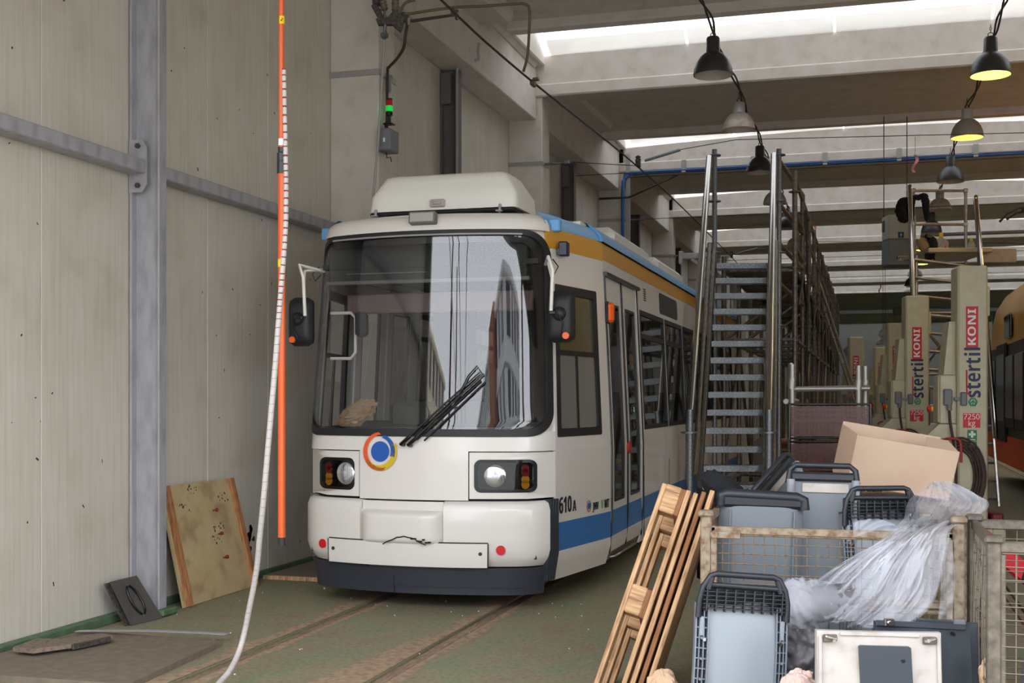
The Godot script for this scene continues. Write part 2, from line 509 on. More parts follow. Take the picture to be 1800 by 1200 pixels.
func hall() -> void:
	# the floor is poured in strips between the grooves of three tracks
	var f := Node3D.new()
	f.name = "floor"
	add_child(f)
	f.set_meta("kind", "structure")
	var tracks := [-3.2, 0.55, 3.55]
	var edges := [-5.4]
	for tr in tracks:
		for sd in [-0.53, 0.53]:
			edges.append(tr + sd - 0.055)
			edges.append(tr + sd + 0.055)
	edges.append(10.2)
	for i in range(0, edges.size(), 2):
		var m := MB.new()
		m.box(V((edges[i] + edges[i + 1]) / 2, -0.1, 32.8), Vector3(edges[i + 1] - edges[i], 0.2, 60.2), 0.004)
		part("floor_slab", m, M.floor, f)
	var under := MB.new()
	under.box(V(2.4, -0.3, 32.8), Vector3(15.6, 0.2, 60.2))
	part("foundation", under, M.dirt, f)
	var rng := RandomNumberGenerator.new()
	rng.seed = 7
	for tr in tracks:
		for sd in [-0.53, 0.53]:
			var m := MB.new()
			m.box(V(tr + sd + 0.012, -0.075, 32.8), Vector3(0.055, 0.14, 60.0), 0.006)
			m.box(V(tr + sd - 0.036, -0.1, 32.8), Vector3(0.03, 0.17, 60.0))
			part("rail", m, M.ground_steel, f)
			if tr > -3.0:
				continue
			# spalled brown strips where the paint has gone beside the rail
			for side in [-1, 1]:
				var d := MB.new()
				var w0: float = (0.10 if side < 0 else 0.06) + (0.05 if sd > 0 and side < 0 else 0.0)
				var n := FastNoiseLite.new()
				n.seed = int(tr * 10 + sd * 100) + side
				n.frequency = 0.9
				var e: float = tr + sd + side * 0.057
				d.grid(func(u: float, v: float):
					var s := 2.8 + v * 9.0
					var w: float = w0 * (0.75 + 1.3 * n.get_noise_1d(s) + 0.35 * n.get_noise_1d(s * 7.0)) + 0.015
					if sd > 0 and side < 0 and s > 5.8 and s < 7.7:
						w += 0.16 * sin(PI * (s - 5.8) / 1.9)
					return V(e + side * u * maxf(w, 0.01), 0.004 - 0.003 * u, s), 2, 160, false)
				part("worn_strip", d, M.dirt, f)
	# small litter flecks on the floor near the tram
	var fl := MB.new()
	for i in 55:
		var p := V(rng.randf_range(-5.0, -1.2), 0.004, rng.randf_range(5.6, 9.6))
		fl.box(p, Vector3(rng.randf_range(0.004, 0.01), 0.004, rng.randf_range(0.004, 0.009)), 0.0, Basis(Vector3.UP, rng.randf() * 3.0))
	tag(solo("litter", fl, M.paper, "white flecks of litter strewn on the green floor before the tram", "litter"), "", "", "", "stuff")
	# left wall of upright sandwich panels
	var wl := Node3D.new()
	wl.name = "wall_left"
	add_child(wl)
	wl.set_meta("kind", "structure")
	var back := MB.new()
	back.box(V(-5.4, 3.6, 32.8), Vector3(0.12, 7.2, 60.2))
	part("backing", back, M.seam, wl)
	var s := 2.646
	while s < 62.9:
		var e := minf(s + 1.06, 62.9)
		var m := MB.new()
		var hh := 7.1
		m.box(V(-5.295, hh / 2 + 0.02, (s + e) / 2), Vector3(0.09, hh, e - s - 0.007), 0.004)
		part("wall_panel", m, M.panel, wl)
		s += 1.06
	var rs := RandomNumberGenerator.new()
	rs.seed = 77
	var sc := MB.new()
	for i in 42:
		var p := V(-5.249, rs.randf_range(0.15, 4.6), rs.randf_range(6.3, 11.2))
		sc.box(p, Vector3(0.003, rs.randf_range(0.006, 0.03), rs.randf_range(0.004, 0.012)), 0.0, Basis(Vector3.RIGHT, rs.randf_range(-1.2, 1.2)))
	part("scuff_marks", sc, M.stain, wl, "", "stuff")
	var bb := MB.new()
	bb.box(V(-5.21, 0.03, 5.3), Vector3(0.08, 0.062, 5.2), 0.006)
	bb.box(V(-5.235, 0.03, 9.9), Vector3(0.03, 0.062, 3.6), 0.006)
	struct("baseboard_left", bb, M.green_paint)
	# right, back and front walls
	var wr := MB.new()
	wr.box(V(10.2, 3.6, 32.8), Vector3(0.3, 7.2, 60.2))
	struct("wall_right", wr, M.concrete)
	var wb := MB.new()
	wb.box(V(2.4, 3.6, 63.0), Vector3(15.9, 7.2, 0.3))
	struct("wall_back", wb, M.backwall)
	var wf := MB.new()
	wf.box(V(-5.2, 3.6, 2.6), Vector3(0.6, 7.2, 0.3))
	wf.box(V(9.9, 3.6, 2.6), Vector3(0.8, 7.2, 0.3))
	wf.box(V(3.4, 2.8, 2.6), Vector3(0.5, 5.6, 0.3))
	wf.box(V(2.3, 6.2, 2.6), Vector3(14.4, 2.0, 0.3))
	struct("wall_front", wf, M.steel_grey)
	var cl := MB.new()
	cl.box(V(2.4, 7.1, 7.0), Vector3(15.6, 0.25, 9.1))
	struct("ceiling", cl, M.panel)

func roof() -> void:
	for k in 8:
		var s := bay(k)
		# cross beam: flat underside, top edge slightly cambered
		var poly := PackedVector2Array([Vector2(-4.85, 6.14), Vector2(10.1, 6.14)])
		for i in 13:
			var u := 10.1 - i * 14.95 / 12.0
			poly.append(Vector2(u, (6.74 if k == 1 else 6.62) + 0.15 * cos(clampf((u + 0.1) / 4.7, -1.0, 1.0) * PI / 2)))
		var b := MB.new()
		b.ext(poly, -s - 0.32, -s)
		b.box(V(2.6, 6.235, s + 0.13), Vector3(14.9, 0.19, 0.36), 0.02)
		struct("cross_beam", b, M.concrete)
		# roof slab behind it, its far edge stiffened by a rib
		var sl := MB.new()
		var low := 6.62 if k == 0 else 6.46
		sl.box(V(2.6, low + 0.37, s + 2.55), Vector3(15.0, 0.5, 4.5))
		sl.box(V(2.6, low + 0.21, s + 4.72), Vector3(15.0, 0.42, 0.26), 0.03)
		sl.box(V(-4.62, 6.5, s + 2.2), Vector3(0.5, 0.25, 3.0), 0.06, Basis(Vector3.RIGHT, 0.03))
		struct("roof_slab", sl, M.concrete)
		# upstands and glass of the rooflight between this slab and the next beam
		var up := MB.new()
		up.box(V(-4.95, 7.05, s + 5.6), Vector3(0.55, 0.9, 1.6), 0.02)
		up.box(V(10.0, 7.05, s + 5.6), Vector3(0.3, 0.9, 1.6))
		up.box(V(2.6, 7.25, s + 4.75), Vector3(15.0, 0.5, 0.2))
		struct("rooflight_curb", up, M.concrete)
		var w := Node3D.new()
		w.name = "window_%d" % (k + 1)
		add_child(w)
		w.set_meta("kind", "structure")
		for i in 7:
			var g := MB.new()
			var tilt := Basis(Vector3.RIGHT, -0.43)
			g.box(V(-4.6 + (i + 0.5) * 2.07, 7.12, s + 5.62), Vector3(2.03, 0.012, 1.85), 0.0, tilt)
			part("pane", g, M.rooflight, w)
	var eb := MB.new()
	eb.box(V(2.6, 6.55, bay(8) - 0.1), Vector3(15.0, 1.0, 0.4))
	struct("cross_beam", eb, M.concrete)

func i_post(m: MB, u_wall: float, u_out: float, s: float, h: float, fl: float) -> void:
	m.box(V(u_out + 0.008, h / 2, s), Vector3(0.016, h, fl), 0.003)
	m.box(V(u_wall + 0.008, h / 2, s), Vector3(0.016, h, fl), 0.003)
	m.box(V((u_wall + u_out) / 2, h / 2, s), Vector3(u_out - u_wall, h, 0.012))

func columns_and_girders() -> void:
	for k in 9:
		var s := bay(k)
		var c := MB.new()
		c.box(V(-4.985, 3.5, s + 0.22), Vector3(0.53, 7.0, 0.44), 0.012)
		struct("column", c, M.concrete)
		if k < 8:
			var g := MB.new()
			g.box(V(-5.03, 6.35, s + 0.44 + (BAY - 0.44) / 2), Vector3(0.44, 1.1, BAY - 0.44), 0.012)
			g.box(V(-4.8, 6.75, s + 4.2), Vector3(0.12, 0.4, 4.2), 0.05)
			struct("edge_girder", g, M.concrete)
			var p := MB.new()
			i_post(p, -5.24, -5.03, s + 3.4, 5.8, 0.16)
			p.box(V(-5.17, 5.55, s + 3.33), Vector3(0.14, 0.4, 0.06), 0.01)
			struct("steel_post", p, M.post_grey)
	# the grey steel post and rails of the front bay
	var t := thing("steel_column", "grey painted steel column with bolted cleats against the panelled left wall", "column", V(-5.14, 0, 8.0))
	t.set_meta("kind", "structure")
	var m := MB.new(t.position)
	i_post(m, -5.24, -5.02, 7.95, 6.95, 0.1)
	m.box(V(-5.23, 3.5, 7.89), Vector3(0.02, 7.0, 0.03), 0.003)
	part("post", m, M.steel_grey, t)
	var pl := MB.new(t.position)
	pl.box(V(-5.08, 0.03, 7.97), Vector3(0.26, 0.05, 0.2), 0.01)
	part("foot", pl, M.green_paint, t)
	for e in [[7.87, 0.14], [8.03, 0.1]]:
		var cp := MB.new(t.position)
		cp.ext(PackedVector2Array([Vector2(-5.24, 3.12), Vector2(-5.13, 3.12), Vector2(-5.09, 3.18), Vector2(-5.09, 3.45), Vector2(-5.13, 3.51), Vector2(-5.24, 3.51)]), -e[0] - 0.01, -e[0])
		var cl := part("cleat", cp, M.steel_grey, t)
		for y in [3.17, 3.46]:
			var b := MB.new(t.position)
			b.cyl(V(-5.16, y, e[0] - 0.02), V(-5.16, y, e[0]), 0.02, 6)
			part("bolt", b, M.iron, cl)
	for e in [[2.76, 7.87, "grey horizontal steel rail on the left wall before the column"], [8.09, 11.4, "grey horizontal steel rail on the wall between column and pillar"]]:
		var g := MB.new()
		g.box(V(-5.17, 3.305, (e[0] + e[1]) / 2), Vector3(0.15, 0.1, e[1] - e[0]), 0.008)
		tag(solo("wall_rail", g, M.steel_grey, e[2], "rail"), "", "", "", "structure")
	# painted straps round the pillars, with the hooks of the span wires
	for k in 5:
		var s := bay(k)
		var y: float = [4.88, 5.15, 5.2, 5.2, 5.2][k]
		var q := thing("pillar_strap", ["grey painted strap round the pillar nearest the tram's front", "grey strap with hook round the second white pillar", "grey strap round the pillar beside the blue pipe", "grey strap round the fourth white pillar", "grey strap round the farthest strapped pillar"][k], "strap", V(-4.7, y, s))
		var b := MB.new(q.position)
		b.box(V(-4.985, y, s - 0.005), Vector3(0.55, 0.06, 0.012), 0.003)
		b.box(V(-4.713, y, s + 0.22), Vector3(0.012, 0.06, 0.46), 0.003)
		part("band", b, M.strap, q)
		var hk := MB.new(q.position)
		if k == 0:
			var rg := []
			for i in 13:
				var a := TAU * i / 12.0
				rg.append(V(-4.69, y - 0.09 + 0.07 * sin(a), s + 0.2 + 0.045 * cos(a)))
			hk.tube(rg, 0.013, 6)
			hk.cyl(V(-4.72, y, s + 0.2), V(-4.66, y - 0.02, s + 0.2), 0.03, 8)
			part("ring", hk, M.strap, q)
			continue
		hk.cyl(V(-4.72, y, s + 0.1), V(-4.62, y, s + 0.1), 0.02, 8)
		var pts := []
		for i in 13:
			var a := TAU * i / 12.0
			pts.append(V(-4.56 + 0.06 * cos(a), y, s + 0.1 + 0.035 * sin(a)))
		hk.tube(pts, 0.012, 6)
		hk.cyl(V(-4.5, y, s + 0.1), V(-4.4, y + 0.01, s + 0.1), 0.012, 6)
		hk.box(V(-4.36, y + 0.01, s + 0.1), Vector3(0.09, 0.06, 0.05), 0.01)
		part("hook", hk, M.galv, q)

func street() -> void:
	var a := MB.new()
	a.box(V(0, -0.1, -58.0), Vector3(160, 0.2, 121.2))
	struct("pavement_outside", a, M.asphalt)
	# houses across the yard, seen mirrored in the tram's windscreen
	for h in [[-17.5, -36.0, 9.0, 20.0, 12.5, 0.35, "cream", "cream town house across the yard with tall windows and cornice"], [12.0, -44.0, 12.0, 46.0, 12.5, -0.06, "white", "white modern apartment block across the yard with brick bay"]]:
		var t := thing("town_house", h[7], "house", V(h[0], 0, h[1]), h[5])
		var b := MB.new()
		b.box(Vector3(0, h[4] / 2, 0), Vector3(h[2], h[4], h[3]), 0.02)
		part("wall", b, M.facade_cream if h[6] == "cream" else M.facade_white, t)
		var cn := MB.new()
		cn.box(Vector3(0, h[4], 0), Vector3(h[2] + 0.8, 0.5, h[3] + 0.8), 0.1)
		cn.box(Vector3(0, h[4] - 3.2, 0), Vector3(h[2] + 0.4, 0.25, h[3] + 0.4), 0.05)
		part("cornice", cn, M.facade_cream if h[6] == "cream" else M.facade_white, t)
		for fl in int(h[4] / 3.1):
			for side in 2:
				var n := int((h[3] if side == 0 else h[2]) / 2.4)
				for i in n:
					var along := (i + 0.5) * 2.4 - n * 1.2
					var w := MB.new()
					var sx: float = (-1.0 if h[0] > 0 else 1.0) * h[2] / 2
					var at := Vector3(sx, fl * 3.1 + 1.9, along) if side == 0 else Vector3(along, fl * 3.1 + 1.9, -h[3] / 2)
					var sz := Vector3(0.2, 1.9, 1.1) if side == 0 else Vector3(1.1, 1.9, 0.2)
					w.box(at, sz, 0.02)
					part("window", w, M.pane_dark, t)
		if h[6] == "white":
			var bay_ := MB.new()
			bay_.box(Vector3(-h[2] / 2 - 0.3, 6.5, -h[3] / 2 + 9.0), Vector3(0.9, 13.0, 5.0), 0.05)
			part("brick_bay", bay_, M.facade_brick, t)
	for e in [[-3.25, 5.3], [-2.6, 5.9], [-4.2, 6.0]]:
		var w := MB.new()
		w.cyl(V(e[0], e[1], 2.4), V(e[0] + 1.5, 6.2, -60), 0.03, 6)
		solo("yard_wire", w, M.wire, {5.3: "contact wire running out over the yard along the tram's own track", 5.9: "thin wire over the yard beside the contact wire, nearer the middle of the gateway", 6.0: "thin wire over the yard beside the contact wire, nearer the left wall"}[e[1]], "wire")

# Outline of the tram in plan: q runs round the nose from the middle (0) to the corner (1.0), along the tapered side (to 2.1) and down the straight side
func hull(q: float, y: float, off := 0.0) -> Vector3:
	var p := hull0(q, y)
	if absf(off) > 1e-6:
		var tn := hull0(q + 0.004, y) - hull0(q - 0.004, y)
		p += Vector3(-tn.z, 0, tn.x).normalized() * off
	return p

func hull0(q: float, y: float) -> Vector3:
	var a := absf(q)
	var x: float
	var z: float
	if a < 0.78:
		x = a; z = 0.14 * (a / 0.8) * (a / 0.8)
	elif a < 1.06:
		var t := (a - 0.78) / 0.28
		var p0 := Vector2(0.78, 0.1331)
		var p1 := Vector2(0.965, 0.196)
		var p2 := Vector2(1.02, 0.42)
		var p := p0.lerp(p1, t).lerp(p1.lerp(p2, t), t)
		x = p.x; z = p.y
	elif a < 2.16:
		var t := (a - 1.06) / 1.1
		x = lerpf(1.02, 1.22, t); z = lerpf(0.42, 1.5, t)
	else:
		x = 1.22; z = 1.5 + a - 2.16
	var tum := clampf((y - 1.2) / 1.8, 0.0, 1.2) * 0.075
	var low := clampf((0.36 - y) / 0.2, 0.0, 1.0) * 0.05
	x *= 1.0 - (tum + low) / 1.1
	z += clampf((y - 1.2) / 1.75, 0.0, 1.2) * 0.17 * clampf(1.0 - (a - 0.9) / 1.2, 0.0, 1.0) + low * 0.6 * clampf(1.4 - a, 0.0, 1.0)
	return Vector3(x * signf(q) if q != 0.0 else 0.0, y, -z)

func patch(m: MB, q0: float, q1: float, y0: float, y1: float, off := 0.0, thick := 0.02, nq := 8, ny := 4) -> void:
	m.slab(func(u: float, v: float): return hull(lerpf(q0, q1, u), lerpf(y0, y1, v), off), func(u: float, v: float): return hull(lerpf(q0, q1, u), lerpf(y0, y1, v), off - thick), nq, ny)

# point of a rounded rectangle (q0, q1, y0, y1, lower radius, upper radius) at angle step i of n
func rr(r: Array, i: int, n: int) -> Vector2:
	var k := n / 4
	var cn := (i / k) % 4
	var a := PI / 2 * (cn + float(i % k) / (k - 1))
	var rad: float = minf(r[5] if cn < 2 else r[4], minf((r[1] - r[0]) / 2, (r[3] - r[2]) / 2))
	var c := Vector2(r[1] - rad if cn == 0 or cn == 3 else r[0] + rad, r[3] - rad if cn < 2 else r[2] + rad)
	return c + Vector2(cos(a), sin(a)) * rad

# a frame between two rounded rectangles on the hull
func ring(m: MB, ro: Array, ri: Array, off := 0.0, thick := 0.02, n := 48, f = null) -> void:
	if f == null:
		f = hull
	var map := func(lev: float, i: int, o: float) -> Vector3:
		var a := rr(ro, i % n, n)
		var b := rr(ri, i % n, n)
		var p := a.lerp(b, lev)
		return f.call(p.x, p.y, o)
	# long straight edges are cut so that they follow the curve of the nose
	var pts_o := []
	var pts_i := []
	for i in n:
		var a0 := rr(ro, i, n)
		var b0 := rr(ri, i, n)
		var a1 := rr(ro, (i + 1) % n, n)
		var b1 := rr(ri, (i + 1) % n, n)
		var cut := maxi(1, int(b0.distance_to(b1) / 0.08))
		for c in cut:
			pts_o.append(a0.lerp(a1, float(c) / cut))
			pts_i.append(b0.lerp(b1, float(c) / cut))
	var L := pts_o.size()
	for lay in 2:
		m.sm(true)
		for i in L:
			var j := (i + 1) % L
			var o: float = off - thick * lay
			var a: Vector3 = f.call(pts_o[i].x, pts_o[i].y, o)
			var b: Vector3 = f.call(pts_o[j].x, pts_o[j].y, o)
			var c: Vector3 = f.call(pts_i[j].x, pts_i[j].y, o)
			var d: Vector3 = f.call(pts_i[i].x, pts_i[i].y, o)
			var mid: Vector3 = f.call(pts_i[i].x, pts_i[i].y, o + (-0.1 if lay == 0 else 0.1))
			m.q(a, b, c, d, mid)
	m.sm(false)
	for i in L:
		var j := (i + 1) % L
		for pp in [pts_o, pts_i]:
			m.q(f.call(pp[i].x, pp[i].y, off), f.call(pp[j].x, pp[j].y, off), f.call(pp[j].x, pp[j].y, off - thick), f.call(pp[i].x, pp[i].y, off - thick), Vector3(0, 1, -4))

func pane(m: MB, r: Array, off := 0.0, nq := 14, ny := 16, f = null, thick := 0.0) -> void:
	if f == null:
		f = hull
	var g := func(u: float, v: float, o: float) -> Vector3:
		var y := lerpf(r[2], r[3], v)
		var inset := 0.0
		if y < r[2] + r[4]:
			inset = r[4] - sqrt(maxf(0.0, r[4] * r[4] - pow(r[2] + r[4] - y, 2)))
		elif y > r[3] - r[5]:
			inset = r[5] - sqrt(maxf(0.0, r[5] * r[5] - pow(y - r[3] + r[5], 2)))
		return f.call(lerpf(r[0] + inset, r[1] - inset, u), y, o)
	if thick > 0.0:
		m.slab(func(u: float, v: float): return g.call(u, v, off), func(u: float, v: float): return g.call(u, v, off - thick), nq, ny)
	else:
		m.grid(func(u: float, v: float): return g.call(u, v, off), nq, ny)

func disc(m: MB, c: Vector3, nrm: Vector3, r: float, h: float, n := 20) -> void:
	m.cyl(c - nrm * 0.01, c + nrm * h, r, n)

func hxf(q: float, y: float, off: float) -> Transform3D:
	var tn := (hull(q + 0.02, y) - hull(q - 0.02, y)).normalized()
	var up := (hull(q, y + 0.02) - hull(q, y - 0.02)).normalized()
	var n := tn.cross(up).normalized()
	return Transform3D(Basis(tn, n.cross(tn), n), hull(q, y, off))

func tram() -> void:
	var t := thing("tram", "white low-floor tram with blue and yellow bands, standing on the track by the left wall", "tram", V(CX, 0, S0))
	# lower front: skirt, bumper, headlamp panels, middle panel
	var m := MB.new()
	patch(m, -1.03, 1.0, 0.12, 0.325, 0.0, 0.05, 28, 3)
	part("skirt", m, M.skirt, t)
	m = MB.new()
	m.slab(func(u: float, v: float): return hull(lerpf(-0.2, 0.86, u), 0.175 + 0.008 * v, 0.012), func(u: float, v: float): return hull(lerpf(-0.2, 0.86, u), 0.175 + 0.008 * v, -0.01), 12, 1)
	part("skirt_lip", m, M.skirt, t)
	m = MB.new()
	m.box(hull(-0.16, 0.22, 0.0), Vector3(0.006, 0.2, 0.01))
	part("joint", m, M.seam, t)
	for e in [[-1.04, -0.425], [0.255, 0.985]]:
		m = MB.new()
		var nq := 16
		var prof := [[0.335, -0.035], [0.40, 0.012], [0.46, 0.03], [0.76, 0.03], [0.81, 0.012], [0.828, -0.02]]
		m.slab(func(u: float, v: float):
			var i := mini(int(v * 5.0), 4)
			var fr := v * 5.0 - i
			return hull(lerpf(e[0], e[1], u), lerpf(prof[i][0], prof[i + 1][0], fr), lerpf(prof[i][1], prof[i + 1][1], fr)), func(u: float, v: float): return hull(lerpf(e[0], e[1], u), lerpf(0.335, 0.828, v), -0.06), nq, 15)
		part("bumper", m, M.white, t)
	m = MB.new()
	patch(m, -0.42, 0.25, 0.50, 0.822, -0.005, 0.04, 10, 2)
	part("coupling_panel", m, M.white, t)
	m = MB.new()
	m.slab(func(u: float, v: float):
		var e: float = 0.075 * (1.0 - pow(absf(2 * u - 1), 8.0)) * (1.0 - pow(absf(2 * v - 1), 10.0))
		return hull(lerpf(-0.425, 0.25, u), lerpf(0.495, 0.755, v), e), func(u: float, v: float): return hull(lerpf(-0.425, 0.25, u), lerpf(0.495, 0.755, v), -0.03), 24, 18)
	part("coupling_cover", m, M.white, t)
	m = MB.new()
	var rng := RandomNumberGenerator.new()
	rng.seed = 3
	var chip := []
	for i in 13:
		var x := -0.2 + i * 0.028
		chip.append(hull(x, 0.50 + 0.06 * sin(PI * i / 12.0) + (rng.randf_range(-0.004, 0.006)), 0.079))
	m.tube(chip, 0.005, 5)
	for i in 7:
		m.box(hull(0.03 + 0.022 * i, 0.548 - 0.004 * i + rng.randf_range(-0.01, 0.012), 0.076), Vector3(0.022, 0.012, 0.01))
	part("scrape", m, M.black, t)
	# tow cover below
	m = MB.new()
	patch(m, -0.71, 0.585, 0.335, 0.515, 0.044, 0.05, 20, 4)
	part("tow_cover", m, M.white, t)
	for x in [-0.66, 0.53]:
		m = MB.new()
		disc(m, hull(x, 0.44, 0.044), Vector3.BACK, 0.014, 0.006, 10)
		part("screw", m, M.dark, t)
	m = MB.new()
	for e in [[-0.71, 0.335, -0.71, 0.515], [0.585, 0.335, 0.585, 0.515]]:
		m = MB.new()
		m.tube([hull(e[0], e[1], 0.045), hull(e[2], e[3], 0.045)], 0.005, 5)
		part("joint", m, M.seam, t)
	m = MB.new()
	var seam := []
	for i in 21:
		seam.append(hull(lerpf(-0.71, 0.585, i / 20.0), 0.519, 0.03))
	m.tube(seam, 0.005, 5)
	part("joint", m, M.seam, t)
	for x in [-0.5, 0.34]:
		m = MB.new()
		m.bar(hull(x, 0.335, 0.03), hull(x + 0.14, 0.335, 0.03), 0.02, 0.02)
		part("tow_slot", m, M.seam, t)
	for x in [-0.775, 0.675]:
		m = MB.new()
		disc(m, hull(x, 0.467, 0.03), (hull(x, 0.467, 0.1) - hull(x, 0.467, 0.0)).normalized(), 0.036, 0.008)
		part("reflector", m, M.red, t, "round red reflector")
	# dark ribbed corner post
	m = MB.new()
	patch(m, 0.985, 1.075, 0.21, 0.835, 0.02, 0.06, 4, 3)
	for i in 4:
		m.tube([hull(0.995 + i * 0.022, 0.22, 0.022), hull(0.995 + i * 0.022, 0.83, 0.022)], 0.006, 5)
	part("corner_post", m, M.skirt, t)
	m = MB.new()
	patch(m, -1.1, -1.03, 0.21, 0.835, 0.01, 0.06, 3, 3)
	part("corner_post", m, M.skirt, t)
	# front panels
	m = MB.new()
	patch(m, -0.445, 0.437, 0.835, 1.35, 0.0, 0.03, 12, 4)
	patch(m, -1.06, -0.445, 1.205, 1.35, 0.0, 0.03, 8, 2)
	patch(m, 0.437, 1.06, 1.205, 1.35, 0.0, 0.03, 8, 2)
	part("front_panel", m, M.white, t)
	m = MB.new()
	patch(m, -1.0, 1.0, 0.81, 1.36, -0.075, 0.02, 60, 2)
	part("front_frame", m, M.seam, t)
	for e in [[-1.055, -0.453, -0.815, -0.497, -0.575, -0.735], [0.445, 1.055, 0.485, 0.905, 0.635, 0.835]]:
		var hp := MB.new()
		ring(hp, [e[0], e[1], 0.848, 1.197, 0.004, 0.004], [e[2], e[3], 0.9, 1.14, 0.05, 0.05], 0.0, 0.03)
		var panel := part("headlamp_panel", hp, M.white, t)
		m = MB.new()
		ring(m, [e[2] - 0.004, e[3] + 0.004, 0.896, 1.144, 0.052, 0.052], [e[2] + 0.016, e[3] - 0.016, 0.918, 1.122, 0.04, 0.04], 0.006, 0.03)
		part("lamp_gasket", m, M.black, panel)
		m = MB.new()
		pane(m, [e[2], e[3], 0.9, 1.14, 0.05, 0.05], -0.045, 6, 6)
		part("lamp_housing", m, M.black, panel)
		m = MB.new()
		pane(m, [e[2], e[3], 0.9, 1.14, 0.05, 0.05], 0.002, 6, 6)
		part("lamp_glass", m, M.smoke, panel)
		m = MB.new()
		var xf := hxf(e[4], 1.022, 0.004) * Transform3D(Basis(Vector3.RIGHT, PI / 2), Vector3.ZERO)
		m.lathe([Vector2(0.088, -0.03), Vector2(0.088, 0.0), Vector2(0.078, 0.006), Vector2(0.05, 0.014), Vector2(0.0, 0.017)], xf, 24)
		part("headlamp", m, M.chrome_lens, panel)
		m = MB.new()
		xf = hxf(e[4], 1.022, 0.02) * Transform3D(Basis(Vector3.RIGHT, PI / 2), Vector3.ZERO)
		m.lathe([Vector2(0.024, 0.0), Vector2(0.024, 0.004), Vector2(0.0, 0.005)], xf, 16)
		for i in 7:
			var bx := hxf(e[4], 1.022, 0.018)
			m.box(bx * Vector3(-0.06 + i * 0.02, 0.0, 0.0), Vector3(0.002, 0.1, 0.004))
		part("lens_rib", m, M.lens, panel)
		m = MB.new()
		for y in [1.075, 1.045]:
			disc(m, hull(e[5], y, 0.004), (hull(e[5], y, 0.1) - hull(e[5], y, 0.0)).normalized(), 0.03, 0.006, 14)
		part("tail_lamp", m, M.red_lens, panel)
		m = MB.new()
		for y in [0.995, 0.955]:
			disc(m, hull(e[5], y, 0.004), (hull(e[5], y, 0.1) - hull(e[5], y, 0.0)).normalized(), 0.032, 0.006, 14)
		part("turn_lamp", m, M.amber_lens, panel)
	# emblem under the windscreen, cut off by its frame
	emblem(t, hxf(-0.262, 1.198, 0.004), 0.148)
	# windscreen, its frame and the white nose round it
	m = MB.new()
	ring(m, [-1.08, 1.08, 1.27, 2.955, 0.003, 0.003], [-1.02, 1.02, 1.33, 2.88, 0.17, 0.2], -0.012, 0.03, 64)
	part("nose", m, M.white, t)
	m = MB.new()
	ring(m, [-1.035, 1.035, 1.315, 2.90, 0.19, 0.22], [-0.985, 0.985, 1.372, 2.855, 0.15, 0.17], 0.012, 0.05, 64)
	part("windscreen_frame", m, M.rubber, t)
	m = MB.new()
	pane(m, [-0.99, 0.99, 1.37, 2.86, 0.15, 0.17], 0.0, 40, 24)
	part("windscreen", m, M.ws, t)
	m = MB.new()
	pane(m, [-0.99, 0.99, 1.37, 2.86, 0.15, 0.17], -0.007, 40, 24)
	part("windscreen_inner_face", m, M.ws, t)
	# black printed band round the glass edge
	m = MB.new()
	ring(m, [-0.99, 0.99, 1.37, 2.86, 0.15, 0.17], [-0.93, 0.90, 1.385, 2.80, 0.1, 0.1], -0.012, 0.004, 64)
	part("glass_border", m, M.black, t)
	m = MB.new()
	var lip := []
	for i in 25:
		lip.append(hull(lerpf(-0.82, 0.82, i / 24.0), 2.862, 0.018))
	m.tube(lip, 0.008, 6)
	part("windscreen_trim", m, M.strap, t)
	# roof front and side bands
	m = MB.new()
	var dome := [[2.90, 0.012], [2.955, 0.006], [2.99, -0.012], [3.02, -0.045], [3.04, -0.10], [3.05, -0.2]]
	m.grid(func(u: float, v: float):
		var i := mini(int(v * 5.0), 4)
		var fr := v * 5.0 - i
		return hull(lerpf(-1.02, 1.02, u), lerpf(dome[i][0], dome[i + 1][0], fr), lerpf(dome[i][1], dome[i + 1][1], fr)), 32, 10)
	m.grid(func(u: float, v: float): return hull(lerpf(-1.02, 1.02, u), 3.05, -0.2).lerp(Vector3(lerpf(-0.95, 0.95, u), 3.09, -1.3), v), 32, 6)
	part("roof_front", m, M.white, t)
	m = MB.new()
	m.box(Vector3(0, 3.07, -6.9), Vector3(2.02, 0.04, 11.2))
	part("roof", m, M.roofwhite, t)
	for sd in [-1.0, 1.0]:
		side(t, sd)
	interior(t)
	# route lamp on the roof edge
	m = MB.new()
	var lx := Transform3D(Basis(Vector3.RIGHT, -0.12), hull(0.04, 2.99, 0.03))
	m.box(lx * Vector3.ZERO, Vector3(0.215, 0.095, 0.07), 0.008, lx.basis)
	var lb := part("marker_light", m, M.post_grey, t)
	m = MB.new()
	m.box(lx * Vector3(0, 0, 0.036), Vector3(0.19, 0.07, 0.012), 0.004, lx.basis)
	part("diffuser", m, M.frost, lb)
	# roof equipment box
	var ac := MB.new()
	var w := 0.64
	var cs := [[-0.68, 3.10, -0.62], [-0.62, 3.28, -0.68], [-0.55, 3.41, -0.78], [-0.5, 3.42, -0.9]]
